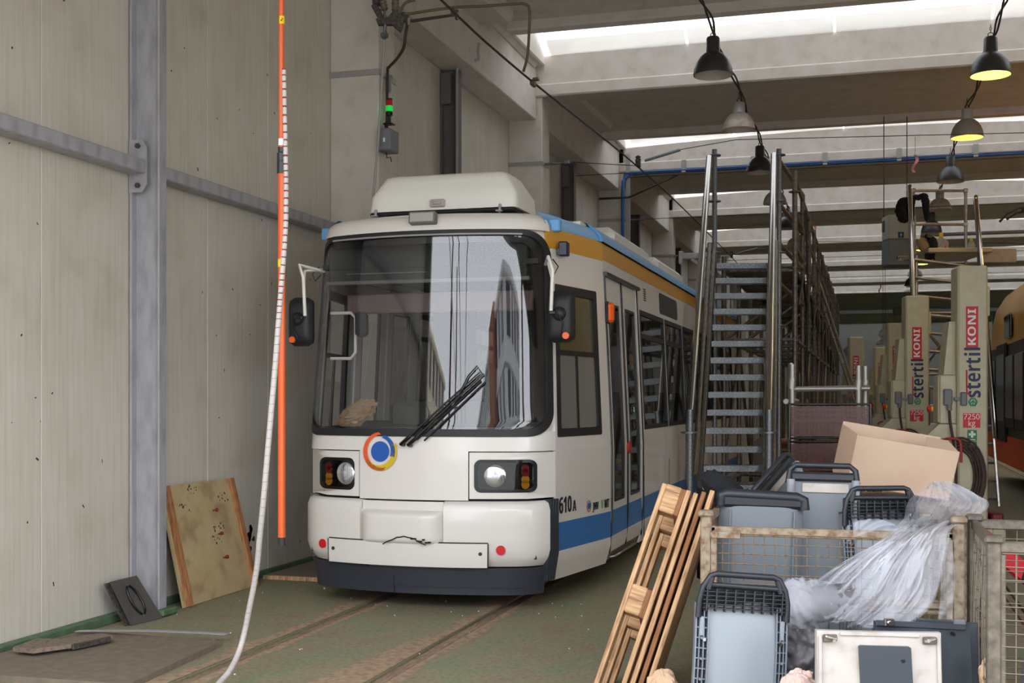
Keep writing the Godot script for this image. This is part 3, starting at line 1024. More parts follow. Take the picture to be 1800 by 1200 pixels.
	ac.slab(func(u: float, v: float):
		var lv := mini(int(v * 3.0), 2)
		var fr := v * 3.0 - lv
		var half := lerpf([0.63, 0.62, 0.52, 0.47][lv], [0.63, 0.62, 0.52, 0.47][lv + 1], fr)
		var y := lerpf([3.11, 3.24, 3.40, 3.42][lv], [3.11, 3.24, 3.40, 3.42][lv + 1], fr)
		var zf := lerpf([0.50, 0.52, 0.60, 0.66][lv], [0.50, 0.52, 0.60, 0.66][lv + 1], fr)
		var zb := lerpf([1.18, 1.17, 1.08, 1.02][lv], [1.18, 1.17, 1.08, 1.02][lv + 1], fr)
		# u runs round the four sides with rounded corners
		var a := u * TAU
		var cx_ := signf(cos(a)) * pow(absf(cos(a)), 0.18)
		var cz := signf(sin(a)) * pow(absf(sin(a)), 0.18)
		return Vector3(0.05 + cx_ * half, y, -(lerpf(zf, zb, cz * 0.5 + 0.5))), func(_u: float, v: float): return Vector3(0.05, 3.1 + 0.2 * v, -0.84), 64, 9)
	ac.sm(false)
	ac.box(Vector3(0.05, 3.41, -0.84), Vector3(0.88, 0.02, 0.36), 0.005)
	var acn := part("roof_unit", ac, M.roofwhite, t)
	m = MB.new()
	m.box(Vector3(0.05, 3.095, -0.84), Vector3(1.22, 0.03, 0.66), 0.01)
	part("roof_unit_base", m, M.seam, t)
	m = MB.new()
	m.box(Vector3(0.03, 3.16, -0.495), Vector3(0.125, 0.062, 0.03), 0.008)
	m.box(Vector3(0.03, 3.16, -0.48), Vector3(0.075, 0.025, 0.03), 0.008)
	part("roof_unit_lamp", m, M.frost, acn)
	for x in [-0.5, 0.55]:
		m = MB.new()
		m.cyl(Vector3(x, 3.06, -0.48), Vector3(x, 3.13, -0.5), 0.012, 8)
		m.box(Vector3(x, 3.075, -0.47), Vector3(0.05, 0.012, 0.04), 0.003)
		part("latch", m, M.strap, t)
	for z in [3.4, 6.1]:
		m = MB.new()
		m.box(Vector3(0.25, 3.2, -z - 1.0), Vector3(1.25, 0.26, 2.1), 0.06)
		m.box(Vector3(0.25, 3.2, -z - 1.0), Vector3(1.27, 0.03, 2.12), 0.01)
		part("roof_box", m, M.roofwhite, t)
	# wipers parked on the lower edge
	for e in [[-0.07, 1.255, 0.52, 1.80, 0.0], [-0.01, 1.25, 0.55, 1.79, 0.02]]:
		m = MB.new()
		var a := hull(e[0], e[1], 0.05)
		var b := hull(e[2], e[3], 0.05)
		m.tube([hull(e[0], e[1], 0.0), a, a.lerp(b, 0.12)], 0.018, 8, 0.014)
		m.tube([a, a.lerp(b, 0.5) + Vector3(0, 0, 0.015), b], 0.011, 6, 0.006)
		var wp := part("wiper", m, M.black, t)
		m = MB.new()
		m.tube([a.lerp(b, 0.12) + Vector3(0.05, -0.03, -0.01), a.lerp(b, 0.95) + Vector3(0.035, -0.035, -0.02)], 0.007, 5)
		m.tube([a.lerp(b, 0.55), a.lerp(b, 0.6) + Vector3(0.04, -0.04, -0.01)], 0.006, 5)
		part("wiper_blade", m, M.rubber, wp)
	m = MB.new()
	m.tube([hull(0.53, 1.8, 0.04), hull(0.5, 1.85, 0.05), hull(0.43, 1.77, 0.04), hull(0.36, 1.62, 0.04), hull(0.26, 1.5, 0.03), hull(0.12, 1.42, 0.03)], 0.006, 5)
	part("washer_hose", m, M.black, t)
	# mirrors
	for e in [[-1.0, -0.955, 2.03, 2.40, 2.215, -1.0], [1.0, 1.16, 2.03, 2.41, 2.2, 1.0]]:
		var cx_: float = -1.055 if e[0] < 0 else 1.1
		var zc := -0.27
		m = MB.new()
		m.slab(func(u: float, v: float):
			var b: float = (1.0 - pow(absf(2 * u - 1), 6.0)) * (1.0 - pow(absf(2 * v - 1), 6.0))
			return rrp(cx_, 2.22, 0.105, 0.195, 0.05, u, v) + Vector3(0, 0, zc + 0.06 * b), func(u: float, v: float): return rrp(cx_, 2.22, 0.105, 0.195, 0.05, u, v) + Vector3(0, 0, zc - 0.03), 14, 14)
		m.lathe([Vector2(0.055, 0.0), Vector2(0.05, 0.03), Vector2(0.03, 0.05), Vector2(0.0, 0.055)], Transform3D(Basis(Vector3.RIGHT, PI / 2), Vector3(cx_ - 0.0, 2.24, zc + 0.05)), 14)
		var mi := part("mirror", m, M.rubber, t)
		m = MB.new()
		disc(m, Vector3(cx_ + (-0.05 if e[0] < 0 else 0.05), 2.075, zc + 0.04), Vector3.BACK, 0.026, 0.024, 14)
		part("mirror_reflector", m, M.orange, mi, "round orange reflector")
		m = MB.new()
		var root := hull(1.0 * e[5], 2.66, 0.0)
		m.tube([root + Vector3(0, -0.02, 0.02), Vector3(lerpf(root.x, cx_, 0.6), 2.66, zc + 0.13), Vector3(cx_ - (0.03 if e[5] > 0 else 0.09) * e[5], 2.56, zc + 0.14), Vector3(cx_ - (0.05 if e[5] > 0 else 0.09) * e[5], 2.26, zc + 0.11)], 0.014, 8)
		m.tube([root + Vector3(0, 0.0, -0.05), Vector3(lerpf(root.x, cx_, 0.5), 2.62, zc + 0.06), Vector3(cx_ - (0.03 if e[5] > 0 else 0.09) * e[5], 2.48, zc + 0.13)], 0.013, 8)
		part("mirror_arm", m, M.roofwhite, t)
		m = MB.new()
		m.tube([root + Vector3(0.05 * e[5], 0.02, 0.0), root + Vector3(0.1 * e[5], -0.04, 0.02), root + Vector3(0.07 * e[5], -0.1, 0.03), root + Vector3(0.02 * e[5], -0.05, 0.03)], 0.005, 5)
		part("mirror_cable", m, M.black, mi)
		m = MB.new()
		m.tube([Vector3(cx_, 2.24, zc + 0.11), Vector3(cx_ + 0.03 * e[5], 2.17, zc + 0.08), Vector3(cx_ + 0.01, 2.08, zc + 0.07)], 0.005, 5)
		m.box(Vector3(cx_ - 0.04 * e[5], 2.245, zc + 0.1), Vector3(0.05, 0.025, 0.03), 0.005)
		part("mirror_cable", m, M.black, mi)
	# blue beacon box behind the right mirror
	m = MB.new()
	m.box(hull(1.16, 2.775, 0.06), Vector3(0.075, 0.115, 0.08), 0.01)
	m.box(hull(1.13, 2.755, 0.03), Vector3(0.03, 0.06, 0.03), 0.005)
	part("camera_box", m, M.navy_gloss, t)

# rounded rectangle filled by u, v
func rrp(cx_: float, cy: float, hw: float, hh: float, r: float, u: float, v: float) -> Vector3:
	var y := lerpf(-hh, hh, v)
	var ins := 0.0
	var e := absf(y) - (hh - r)
	if e > 0.0:
		ins = r - sqrt(maxf(0.0, r * r - e * e))
	return Vector3(cx_ + lerpf(-hw + ins, hw - ins, u), cy + y, 0)

func arc_ring(m: MB, xf: Transform3D, r0: float, r1: float, c1: Vector2, a0: float, a1: float, h := 0.002) -> void:
	# crescent between a circle of radius r1 about the middle and one of radius r0 about c1
	var n := 28
	m.sm(false)
	for i in n:
		var p := []
		for k in 2:
			var a := deg_to_rad(lerpf(a0, a1, float(i + k) / n))
			var d := Vector2(cos(a), sin(a))
			p.append(d * r1)
			p.append(c1 + d * r0)
		var v := []
		for w in p:
			v.append(xf * Vector3(w.x, w.y, h))
		m.q(v[0], v[2], v[3], v[1], xf * Vector3(0, 0, -1))

func emblem(t: Node, xf: Transform3D, r: float) -> void:
	var em := part("emblem", MB_disc(xf, r * 0.53), M.logo_blue, t, "round emblem of blue disc with orange, yellow and blue crescents")
	var m := MB.new()
	arc_ring(m, xf, r * 0.86, r, Vector2(0.10, 0.02) * r, 95, 285)
	part("orange_crescent", m, M.orange_red, em)
	m = MB.new()
	arc_ring(m, xf, r * 0.82, r * 0.99, Vector2(-0.09, 0.10) * r, 215, 385)
	part("yellow_crescent", m, M.gold, em)
	m = MB.new()
	arc_ring(m, xf, r * 0.72, r * 0.88, Vector2(-0.10, 0.02) * r, -20, 75)
	part("blue_crescent", m, M.logo_blue, em)

func MB_disc(xf: Transform3D, r: float) -> MB:
	var m := MB.new()
	m.lathe([Vector2(r, 0.0), Vector2(r, 0.003), Vector2(0.0, 0.003)], xf * Transform3D(Basis(Vector3.RIGHT, PI / 2), Vector3.ZERO), 28, false)
	return m

func side(t: Node, sd: float) -> void:
	var f := func(q: float, y: float, o: float) -> Vector3:
		var p := hull(absf(q), y, o)
		return Vector3(p.x * sd, p.y, p.z)
	var pp := func(m: MB, q0: float, q1: float, y0: float, y1: float, off := 0.0, nq := 6, ny := 4, th := 0.02) -> void:
		m.slab(func(u: float, v: float): return f.call(lerpf(q0, q1, u), lerpf(y0, y1, v), off), func(u: float, v: float): return f.call(lerpf(q0, q1, u), lerpf(y0, y1, v), off - th), nq, ny)
	var end := 13.5
	# nose side: window, panels and bands
	var m := MB.new()
	ring(m, [1.06, 2.2, 1.2, 2.775, 0.003, 0.003], [1.10, 1.985, 1.31, 2.495, 0.02, 0.02], 0.0, 0.03, 32, f)
	pp.call(m, 1.06, 2.2, 0.645, 1.2)
	pp.call(m, 1.06, 2.2, 0.2, 0.425, 0.0, 6, 8)
	part("cab_side", m, M.white, t)
	m = MB.new()
	pp.call(m, 1.06, 2.2, 0.425, 0.645)
	part("blue_band", m, M.blue, t)
	m = MB.new()
	ring(m, [1.095, 1.99, 1.305, 2.5, 0.02, 0.02], [1.165, 1.92, 1.37, 2.43, 0.02, 0.02], 0.006, 0.04, 32, f)
	pp.call(m, 1.15, 1.94, 1.945, 1.985, 0.0, 4, 1)
	pp.call(m, 1.51, 1.55, 1.37, 1.945, -0.005, 1, 2)
	var fr := part("cab_window_frame", m, M.rubber, t)
	m = MB.new()
	pane(m, [1.16, 1.925, 1.95, 2.435, 0.01, 0.01], -0.012, 4, 4, f)
	part("cab_window", m, M.cabglass if sd > 0 else M.clear, fr)
	m = MB.new()
	pane(m, [1.16, 1.925, 1.365, 1.95, 0.01, 0.01], -0.012, 4, 4, f)
	part("cab_window", m, M.cabglass_low if sd > 0 else M.clear, fr)
	m = MB.new()
	pp.call(m, 1.0, 2.2, 2.775, 2.935, 0.004)
	pp.call(m, 2.2, end, 2.79, 2.93, 0.004, 4)
	part("yellow_band", m, M.yellow, t)
	m = MB.new()
	m.grid(func(u: float, v: float): return f.call(lerpf(0.99, 2.14, u), 2.935 + 0.125 * v, 0.006 - 0.09 * v * v), 10, 4)
	m.grid(func(u: float, v: float): return f.call(lerpf(2.14, end, u), lerpf(2.935, 3.10, v), 0.03 - 0.14 * v * v), 4, 5)
	m.grid(func(u: float, v: float): return f.call(2.14, 2.935 + 0.125 * v, 0.006 - 0.09 * v * v).lerp(f.call(2.14, lerpf(2.935, 3.10, v), 0.03 - 0.14 * v * v), u), 1, 5)
	m.grid(func(u: float, v: float): return f.call(lerpf(0.99, 2.14, u), 3.06, -0.084).lerp(Vector3(0.9 * sd, 3.085, -0.9 - 1.0 * u), v), 10, 2)
	m.grid(func(u: float, v: float): return f.call(lerpf(2.14, end, u), 3.10, -0.11).lerp(Vector3(0.98 * sd, 3.10, -lerpf(1.45, 12.8, u)), v), 4, 2)
	part("roof_shoulder", m, M.skyblue, t)
	m = MB.new()
	pp.call(m, 2.14, end, 2.928, 2.94, -0.004, 2, 1)
	part("gutter", m, M.seam, t)
	m = MB.new()
	var bl: Vector3 = f.call(1.1, 2.96, 0.012)
	m.box(bl, Vector3(0.09, 0.1, 0.07), 0.01)
	part("roof_bracket", m, M.skyblue, t)
	# doorway with two leaves
	var dz := 0.66
	m = MB.new()
	for e in [[2.2, 2.245], [3.715, 3.76]]:
		pp.call(m, e[0], e[1], 0.28, 2.66, 0.0, 1, 8)
	pp.call(m, 2.2, 3.76, 2.66, 2.79, 0.0, 4, 2)
	part("door_surround", m, M.white, t)
	m = MB.new()
	pp.call(m, 2.2, 3.78, 2.655, 2.685, 0.035, 4, 1, 0.05)
	pp.call(m, 2.215, 2.24, 0.28, 2.66, 0.012, 1, 8)
	pp.call(m, 2.955, 2.985, 0.28, 2.66, 0.008, 1, 8)
	pp.call(m, 3.72, 3.745, 0.28, 2.66, 0.012, 1, 8)
	part("door_seal", m, M.black, t)
	for e in [[2.245, 2.95], [2.99, 3.715]]:
		m = MB.new()
		ring(m, [e[0], e[1], 0.645, 2.65, 0.003, 0.003], [e[0] + 0.13, e[1] - 0.13, 0.715, 2.43, 0.02, 0.02], -0.004, 0.03, 32, f)
		var leaf := part("door", m, M.white, t)
		m = MB.new()
		pp.call(m, e[0], e[1], 0.285, 0.425, -0.004, 2, 2)
		part("kick_panel", m, M.white, leaf)
		m = MB.new()
		pp.call(m, e[0], e[1], 0.425, 0.645, -0.004, 2, 2)
		part("blue_band", m, M.blue, leaf)
		m = MB.new()
		ring(m, [e[0] + 0.125, e[1] - 0.125, 0.71, 2.435, 0.02, 0.02], [e[0] + 0.15, e[1] - 0.15, 0.735, 2.41, 0.02, 0.02], 0.0, 0.03, 32, f)
		part("gasket", m, M.black, leaf)
		m = MB.new()
		pane(m, [e[0] + 0.14, e[1] - 0.14, 0.725, 2.42, 0.01, 0.01], -0.012, 2, 6, f)
		part("pane", m, M.tint if sd > 0 else M.clear, leaf)
	m = MB.new()
	pp.call(m, 2.2, 3.78, 0.2, 0.285, -0.03, 2, 1)
	part("door_sill", m, M.cage_grey, t)
	if sd > 0:
		m = MB.new()
		m.tube([f.call(2.5, 0.215, -0.03), f.call(2.5, 0.225, 0.01), f.call(3.5, 0.225, 0.01), f.call(3.5, 0.215, -0.03)], 0.012, 6)
		part("door_step_bar", m, M.alu, t)
		m = MB.new()
		m.slab(func(u: float, v: float): return rrp2(f, 3.0, 1.16, 0.06, 0.055, u, v, 0.02), func(u: float, v: float): return rrp2(f, 3.0, 1.16, 0.06, 0.055, u, v, -0.01), 8, 8)
		part("door_button", m, M.cable_red, t)
		m = MB.new()
		m.box(f.call(2.26, 2.34, 0.035), Vector3(0.07, 0.17, 0.09), 0.02)
		var ind := part("indicator", m, M.amber, t)
		m = MB.new()
		m.box(f.call(2.26, 2.34, 0.012), Vector3(0.03, 0.19, 0.11), 0.01)
		part("indicator_base", m, M.rubber, ind)
		m = MB.new()
		for i in 6:
			m.box(f.call(4.2, 2.595 + i * 0.022, 0.003), Vector3(0.006, 0.01, 0.11))
		part("vent_slits", m, M.seam, t)
		# the notice painted on the far leaf
		text("8", 0.055, M.paper, t, side_xf(f, 3.35, 1.5, 0.0), false, 1.0, "door_notice")
	# passenger side: panels between the windows
	var wins := [[3.86, 5.33], [5.40, 6.66], [6.73, 8.0], [8.07, 9.4], [9.47, 10.8], [10.87, 12.2]]
	m = MB.new()
	pp.call(m, 3.76, end, 0.645, 1.3, 0.0, 4, 2)
	pp.call(m, 3.76, end, 0.2, 0.425, 0.0, 4, 6)
	pp.call(m, 3.76, end, 2.48, 2.79, 0.0, 4, 2)
	var q := 3.76
	for w in wins + [[end, end]]:
		pp.call(m, q, w[0], 1.3, 2.48, 0.0, 1, 4)
		q = w[1]
	part("side_wall", m, M.white, t)
	m = MB.new()
	pp.call(m, 3.76, end, 0.425, 0.645, 0.0, 4, 2)
	part("blue_band", m, M.blue, t)
	for w in wins:
		m = MB.new()
		ring(m, [w[0], w[1], 1.3, 2.48, 0.02, 0.02], [w[0] + 0.04, w[1] - 0.04, 1.345, 2.43, 0.02, 0.02], 0.004, 0.03, 32, f)
		pp.call(m, w[0] + 0.03, w[1] - 0.03, 2.2, 2.25, 0.0, 1, 1)
		var wf := part("side_window", m, M.rubber, t)
		m = MB.new()
		pane(m, [w[0] + 0.03, w[1] - 0.03, 1.335, 2.44, 0.01, 0.01], -0.01, 2, 2, f)
		part("pane", m, M.tint if sd > 0 else M.clear, wf)
	m = MB.new()
	pane(m, [5.1, 6.35, 2.525, 2.75, 0.04, 0.04], 0.008, 2, 6, f, 0.02)
	part("route_display", m, M.black, t)
	m = MB.new()
	for z in [3.8, 5.365, 8.03, 10.83]:
		m.box(f.call(z, 0.6, 0.001), Vector3(0.006, 0.7, 0.008))
	m.tube([f.call(5.0, 0.36, 0.01), f.call(5.35, 0.36, 0.01)], 0.012, 6)
	part("panel_joint", m, M.seam, t)
	if sd > 0:
		text("610", 0.125, M.ink, t, side_xf(f, 1.235, 0.772, 0.004), true, 0.85)
		text("A", 0.085, M.ink, t, side_xf(f, 1.41, 0.752, 0.004), true, 0.85)
		text("JNV", 0.062, M.ink, t, side_xf(f, 1.845, 0.717, 0.004), true, 0.8)
		text("V", 0.07, M.green, t, side_xf(f, 1.985, 0.72, 0.004), true, 0.75)
		text("MT", 0.07, M.ink, t, side_xf(f, 2.085, 0.72, 0.004), true, 0.75)
		emblem(t, side_xf(f, 1.7, 0.728, 0.004), 0.05)

func rrp2(f: Callable, q: float, y: float, hw: float, hh: float, u: float, v: float, o: float) -> Vector3:
	var p := rrp(0, 0, hw, hh, minf(hw, hh) * 0.95, u, v)
	return f.call(q + p.x, y + p.y, o)

func side_xf(f: Callable, q: float, y: float, o: float) -> Transform3D:
	var x: Vector3 = (f.call(q + 0.02, y, o) - f.call(q - 0.02, y, o)).normalized()
	var up: Vector3 = (f.call(q, y + 0.02, o) - f.call(q, y - 0.02, o)).normalized()
	var n := x.cross(up).normalized()
	return Transform3D(Basis(x, n.cross(x), n), f.call(q, y, o))

func interior(t: Node) -> void:
	var m := MB.new()
	m.box(Vector3(0, 0.42, -6.9), Vector3(2.2, 0.06, 11.0))
	m.box(Vector3(0, 0.42, -0.85), Vector3(1.85, 0.06, 1.3))
	part("cabin_floor", m, M.cab_dark, t)
	m = MB.new()
	m.box(Vector3(0, 2.72, -6.9), Vector3(2.1, 0.04, 11.0))
	m.box(Vector3(0, 2.66, -0.95), Vector3(1.8, 0.04, 1.2))
	part("cabin_ceiling", m, M.cab_dark, t)
	# sign box behind the top of the glass
	m = MB.new()
	m.box(Vector3(-0.02, 2.68, -0.42), Vector3(1.66, 0.3, 0.12), 0.01)
	part("sign_box", m, M.cab_dark, t)
	m = MB.new()
	m.box(Vector3(-0.02, 2.53, -0.36), Vector3(1.7, 0.03, 0.03), 0.005)
	m.box(Vector3(-0.35, 2.6, -0.355), Vector3(0.68, 0.008, 0.01))
	part("sign_frame", m, M.post_grey, t)
	m = MB.new()
	m.box(Vector3(0, 2.38, -0.62), Vector3(1.6, 0.16, 0.05), 0.01)
	part("sun_blind", m, M.blind, t)
	# dashboard
	m = MB.new()
	m.ext(PackedVector2Array([Vector2(0.30, 0.5), Vector2(1.0, 0.5), Vector2(1.0, 1.3), Vector2(0.75, 1.42), Vector2(0.30, 1.36)]), -0.8, 0.8, Transform3D(Basis(Vector3(0, 0, -1), Vector3(0, 1, 0), Vector3(1, 0, 0)), Vector3.ZERO))
	m.box(Vector3(0.0, 1.47, -0.62), Vector3(0.8, 0.22, 0.2), 0.04)
	part("dashboard", m, M.cab_dark, t)
	# driver's seat
	m = MB.new()
	m.box(Vector3(0.22, 1.05, -1.55), Vector3(0.5, 0.12, 0.5), 0.05)
	m.box(Vector3(0.22, 1.5, -1.82), Vector3(0.48, 0.85, 0.12), 0.05)
	m.cyl(Vector3(0.22, 0.45, -1.55), Vector3(0.22, 1.0, -1.55), 0.07, 10)
	part("driver_seat", m, M.cab_dark, t)
	# partition with door opening, pale cupboard and posts
	m = MB.new()
	m.box(Vector3(0.55, 1.55, -2.1), Vector3(1.1, 2.2, 0.05), 0.01)
	part("partition", m, M.cab_dark, t)
	m = MB.new()
	m.box(Vector3(-0.55, 1.6, -2.6), Vector3(0.34, 2.1, 0.35), 0.02)
	m.box(Vector3(-0.36, 1.6, -2.42), Vector3(0.02, 2.1, 0.02), 0.005)
	part("cupboard", m, M.cab_dark, t)
	m = MB.new()
	m.tube([Vector3(-0.9, 2.3, -0.5), Vector3(-0.72, 2.3, -0.5), Vector3(-0.68, 2.26, -0.5), Vector3(-0.68, 1.98, -0.5), Vector3(-0.72, 1.93, -0.5), Vector3(-0.9, 1.93, -0.5)], 0.014, 8)
	part("grab_rail", m, M.roofwhite, t)
	m = MB.new()
	m.slab(func(u: float, v: float): return rrp(-0.6, 2.2, 0.05, 0.1, 0.03, u, v) + Vector3(0, 0, -0.42 + 0.02 * (1.0 - absf(2 * u - 1))), func(u: float, v: float): return rrp(-0.6, 2.2, 0.05, 0.1, 0.03, u, v) + Vector3(0, 0, -0.46), 8, 8)
	part("inside_mirror", m, M.rubber, t)
	# floor-standing seats further back
	for i in 4:
		for x in [-0.75, 0.75]:
			var sm := MB.new()
			sm.box(Vector3(x, 0.9, -4.2 - i * 1.7), Vector3(0.75, 0.1, 0.45), 0.03)
			sm.box(Vector3(x, 1.3, -4.45 - i * 1.7), Vector3(0.75, 0.75, 0.08), 0.03)
			sm.box(Vector3(x, 0.65, -4.25 - i * 1.7), Vector3(0.5, 0.4, 0.3), 0.02)
			part("passenger_seat", sm, M.slate, t)
	m = MB.new()
	m.box(Vector3(0, 1.6, -12.85), Vector3(2.35, 2.8, 0.06))
	part("rear_wall", m, M.white, t)
	for z in [1.9, 9.6]:
		m = MB.new()
		m.box(Vector3(0, 0.35, -z - 0.9), Vector3(1.9, 0.4, 1.9), 0.05)
		for x in [-0.55, 0.55]:
			for w in [0.2, 1.6]:
				m.cyl(Vector3(x - 0.05, 0.3, -z - w), Vector3(x + 0.05, 0.3, -z - w), 0.3, 20)
		part("bogie", m, M.black, t)
	# crumpled bag lying in the corner of the windscreen is a thing of its own
	var n := FastNoiseLite.new()
	n.seed = 4
	n.noise_type = FastNoiseLite.TYPE_CELLULAR
	n.cellular_return_type = FastNoiseLite.RETURN_DISTANCE2_SUB
	n.frequency = 5.0
	m = MB.new()
	var at := Vector3(CX, 0, -S0)
	m.o = Vector3.ZERO
	m.grid(func(u: float, v: float):
		var a: float = u * TAU
		var b: float = (v - 0.5) * PI
		var d := Vector3(cos(a) * cos(b), sin(b), sin(a) * cos(b))
		var r: float = 1.35 + 0.5 * n.get_noise_3dv(d * 0.35) + 0.25 * n.get_noise_3dv(d * 0.9)
		return Vector3(-0.65, 1.48, -0.46) + Vector3(d.x * 0.22, d.y * 0.13 + 0.09 * d.x, d.z * 0.07) * r, 34, 20, false)
	var bg := solo("plastic_bag", m, M.bag, "crumpled brown translucent bag behind the tram's windscreen", "bag")
	bg.position = at

func left_wall_things() -> void:
	# orange insulated pole hooked over the contact wire, with its spiral-wrapped lead
	var at := V(-3.25, 0.69, 6.4)
	var t := thing("earthing_pole", "orange insulated pole hanging upright in front of the left wall", "pole", at)
	var m := MB.new(at)
	m.cyl(at + Vector3(0, 0.11, 0), V(-3.25, 2.93, 6.4), 0.0215, 14)
	part("lower_tube", m, M.pole, t)
	m = MB.new(at)
	m.cyl(V(-3.252, 3.02, 6.4), V(-3.252, 4.5, 6.4), 0.0165, 14)
	part("upper_tube", m, M.pole, t)
	m = MB.new(at)
	m.lathe([Vector2(0, 0), Vector2(0.024, 0.0), Vector2(0.0245, 0.045), Vector2(0.023, 0.048), Vector2(0.0, 0.048)], Transform3D(Basis.IDENTITY, at + Vector3(0, 0.065, 0)), 14, false)
	part("end_cap", m, M.dark, t, "dark end cap")
	m = MB.new(at)
	m.lathe([Vector2(0.0, 0), Vector2(0.028, 0.0), Vector2(0.028, 0.065), Vector2(0.0265, 0.067), Vector2(0.0265, 0.07), Vector2(0.028, 0.072), Vector2(0.028, 0.115), Vector2(0.024, 0.118), Vector2(0.021, 0.122), Vector2(0.022, 0.15), Vector2(0.0, 0.152)], Transform3D(Basis.IDENTITY, V(-3.25, 2.90, 6.4)), 16, false)
	part("clamp_sleeve", m, M.dark, t, "black clamping sleeve")
	for e in [[2.36, 0.0225, 0.045], [3.76, 0.0175, 0.045]]:
		m = MB.new(at)
		m.cyl(V(-3.25, e[0], 6.4), V(-3.25, e[0] + e[2], 6.4), e[1], 14)
		part("warning_label", m, M.label_yellow, t, "yellow warning label")
		m = MB.new(at)
		m.ext(PackedVector2Array([Vector2(-0.008, 0.012), Vector2(0.002, 0.016), Vector2(-0.002, 0.022), Vector2(0.007, 0.026), Vector2(-0.004, 0.034), Vector2(0.0, 0.025), Vector2(-0.006, 0.022)]), e[1] - 0.001, e[1] + 0.001, Transform3D(Basis(Vector3.UP, TH + 0.3), V(-3.25, e[0], 6.4)))
		part("flash_sign", m, M.black, t)
	m = MB.new(at)
	m.cyl(V(-3.252, 3.06, 6.4), V(-3.252, 3.1, 6.4), 0.0175, 14)
	part("white_label", m, M.paper, t)
	m = MB.new(at)
	m.tube([V(-3.25, 4.45, 6.4), V(-3.25, 4.6, 6.4), V(-3.25, 4.78, 6.43), V(-3.25, 4.83, 6.37), V(-3.25, 4.78, 6.33)], 0.012, 8)
	part("hook", m, M.brass, t)
	var ctl := [px(499, 120, 6.8), px(502, 260, 6.8), px(503, 330, 6.8), px(502, 400, 6.78), px(497, 470, 6.76), px(490, 560, 6.74), px(484, 640, 6.72), px(477, 720, 6.70), px(470, 800, 6.7), px(463, 880, 6.72), px(456, 950, 6.8), px(453, 985, 6.85), px(447, 1025, 6.9), px(438, 1070, 6.95), px(430, 1110, 6.98), px(420, 1145, 6.95), px(404, 1178, 6.8), px(383, 1203, 6.65), px(350, 1245, 6.3), px(312, 1278, 5.95), px(260, 1320, 5.55)]
	var cv := Curve3D.new()
	for i in ctl.size():
		var d: Vector3 = (ctl[mini(i + 1, ctl.size() - 1)] - ctl[maxi(i - 1, 0)]) / 6.0
		cv.add_point(ctl[i], -d, d)
	cv.bake_interval = 0.02
	var pts := cv.get_baked_points()
	var hose := thing("earthing_lead", "white spiral-wrapped cable hanging beside the orange pole down to the floor", "cable", pts[pts.size() - 1])
	m = MB.new(hose.position)
	m.tube(Array(pts), 0.0105, 8)
	part("core", m, M.hose_red, hose)
	m = MB.new(hose.position)
	var n := pts.size()
	var i0 := 0
	var L := 0.0
	var seg := []
	while i0 < n - 1:
		seg = [pts[i0]]
		var run := 0.0
		var want := 0.034
		while i0 < n - 1 and run < want:
			run += pts[i0].distance_to(pts[i0 + 1])
			i0 += 1
			seg.append(pts[i0])
		var hi: float = smoothstep(1.7, 2.6, pts[i0].y)
		if seg.size() > 1:
			seg[0] = seg[0].lerp(seg[1], 0.1 + 0.55 * hi)
			m.tube(seg, lerpf(0.0165, 0.0125, smoothstep(1.5, 4.0, pts[i0].y)), 9)
	part("spiral_wrap", m, M.hose, hose)
	# plywood board with two battens
	at = V(-5.05, 0.0, 8.87)
	t = thing("plywood_board", "stained plywood board with a batten down each edge, leaning on the left wall", "board", at)
	var A := V(-5.02, 0.004, 8.27)
	var B := V(-5.04, 0.004, 9.46)
	var C := V(-5.19, 0.93, 8.21)
	var D := V(-5.19, 0.93, 9.30)
	var nn := (B - A).cross(C - A).normalized()
	if nn.x < 0: nn = -nn
	m = MB.new(at)
	m.slab(func(u: float, v: float): return A.lerp(B, u).lerp(C.lerp(D, u), v), func(u: float, v: float): return A.lerp(B, u).lerp(C.lerp(D, u), v) - nn * 0.018, 2, 2, false)
	part("sheet", m, M.ply, t)
	for e in [[0.025, 0.08], [0.93, 0.985]]:
		m = MB.new(at)
		m.slab(func(u: float, v: float): return A.lerp(B, lerpf(e[0], e[1], u)).lerp(C.lerp(D, lerpf(e[0], e[1], u)), v) + nn * 0.03, func(u: float, v: float): return A.lerp(B, lerpf(e[0], e[1], u)).lerp(C.lerp(D, lerpf(e[0], e[1], u)), v), 1, 2, false)
		part("batten", m, M.batten, t)
	for v in [0.32, 0.53, 0.74]:
		m = MB.new(at)
		var p := A.lerp(B, 0.66).lerp(C.lerp(D, 0.66), v)
		m.cyl(p, p + nn * 0.02, 0.014, 8)
		m.bar(p + nn * 0.012, A.lerp(B, 0.61).lerp(C.lerp(D, 0.61), v) + nn * 0.012, 0.012, 0.01)
		part("screw_hook", m, M.hose_red, t)
	var rg := RandomNumberGenerator.new()
	rg.seed = 12
	m = MB.new(at)
	for i in 60:
		var uu: float = [0.25, 0.6, 0.65, 0.8, 0.4][i % 5] + rg.randf_range(-0.07, 0.07)
		var vv: float = [0.8, 0.5, 0.6, 0.85, 0.96][i % 5] + rg.randf_range(-0.05, 0.03)
		var p := A.lerp(B, uu).lerp(C.lerp(D, uu), vv)
		m.cyl(p, p + nn * 0.0015, rg.randf_range(0.003, 0.011), 6)
	part("ink_stain", m, M.stain, t)
	# black plates leaning beside the column
	at = V(-5.02, 0, 7.7)
	t = thing("steel_plate", "black steel plate with a slotted oval, front of two leaning by the grey column", "plate", at)
	A = V(-4.99, 0.004, 7.53); B = V(-4.95, 0.004, 7.86)
	C = V(-5.12, 0.315, 7.47); D = V(-5.12, 0.315, 7.79)
	nn = (B - A).cross(C - A).normalized()
	if nn.x < 0: nn = -nn
	m = MB.new(at)
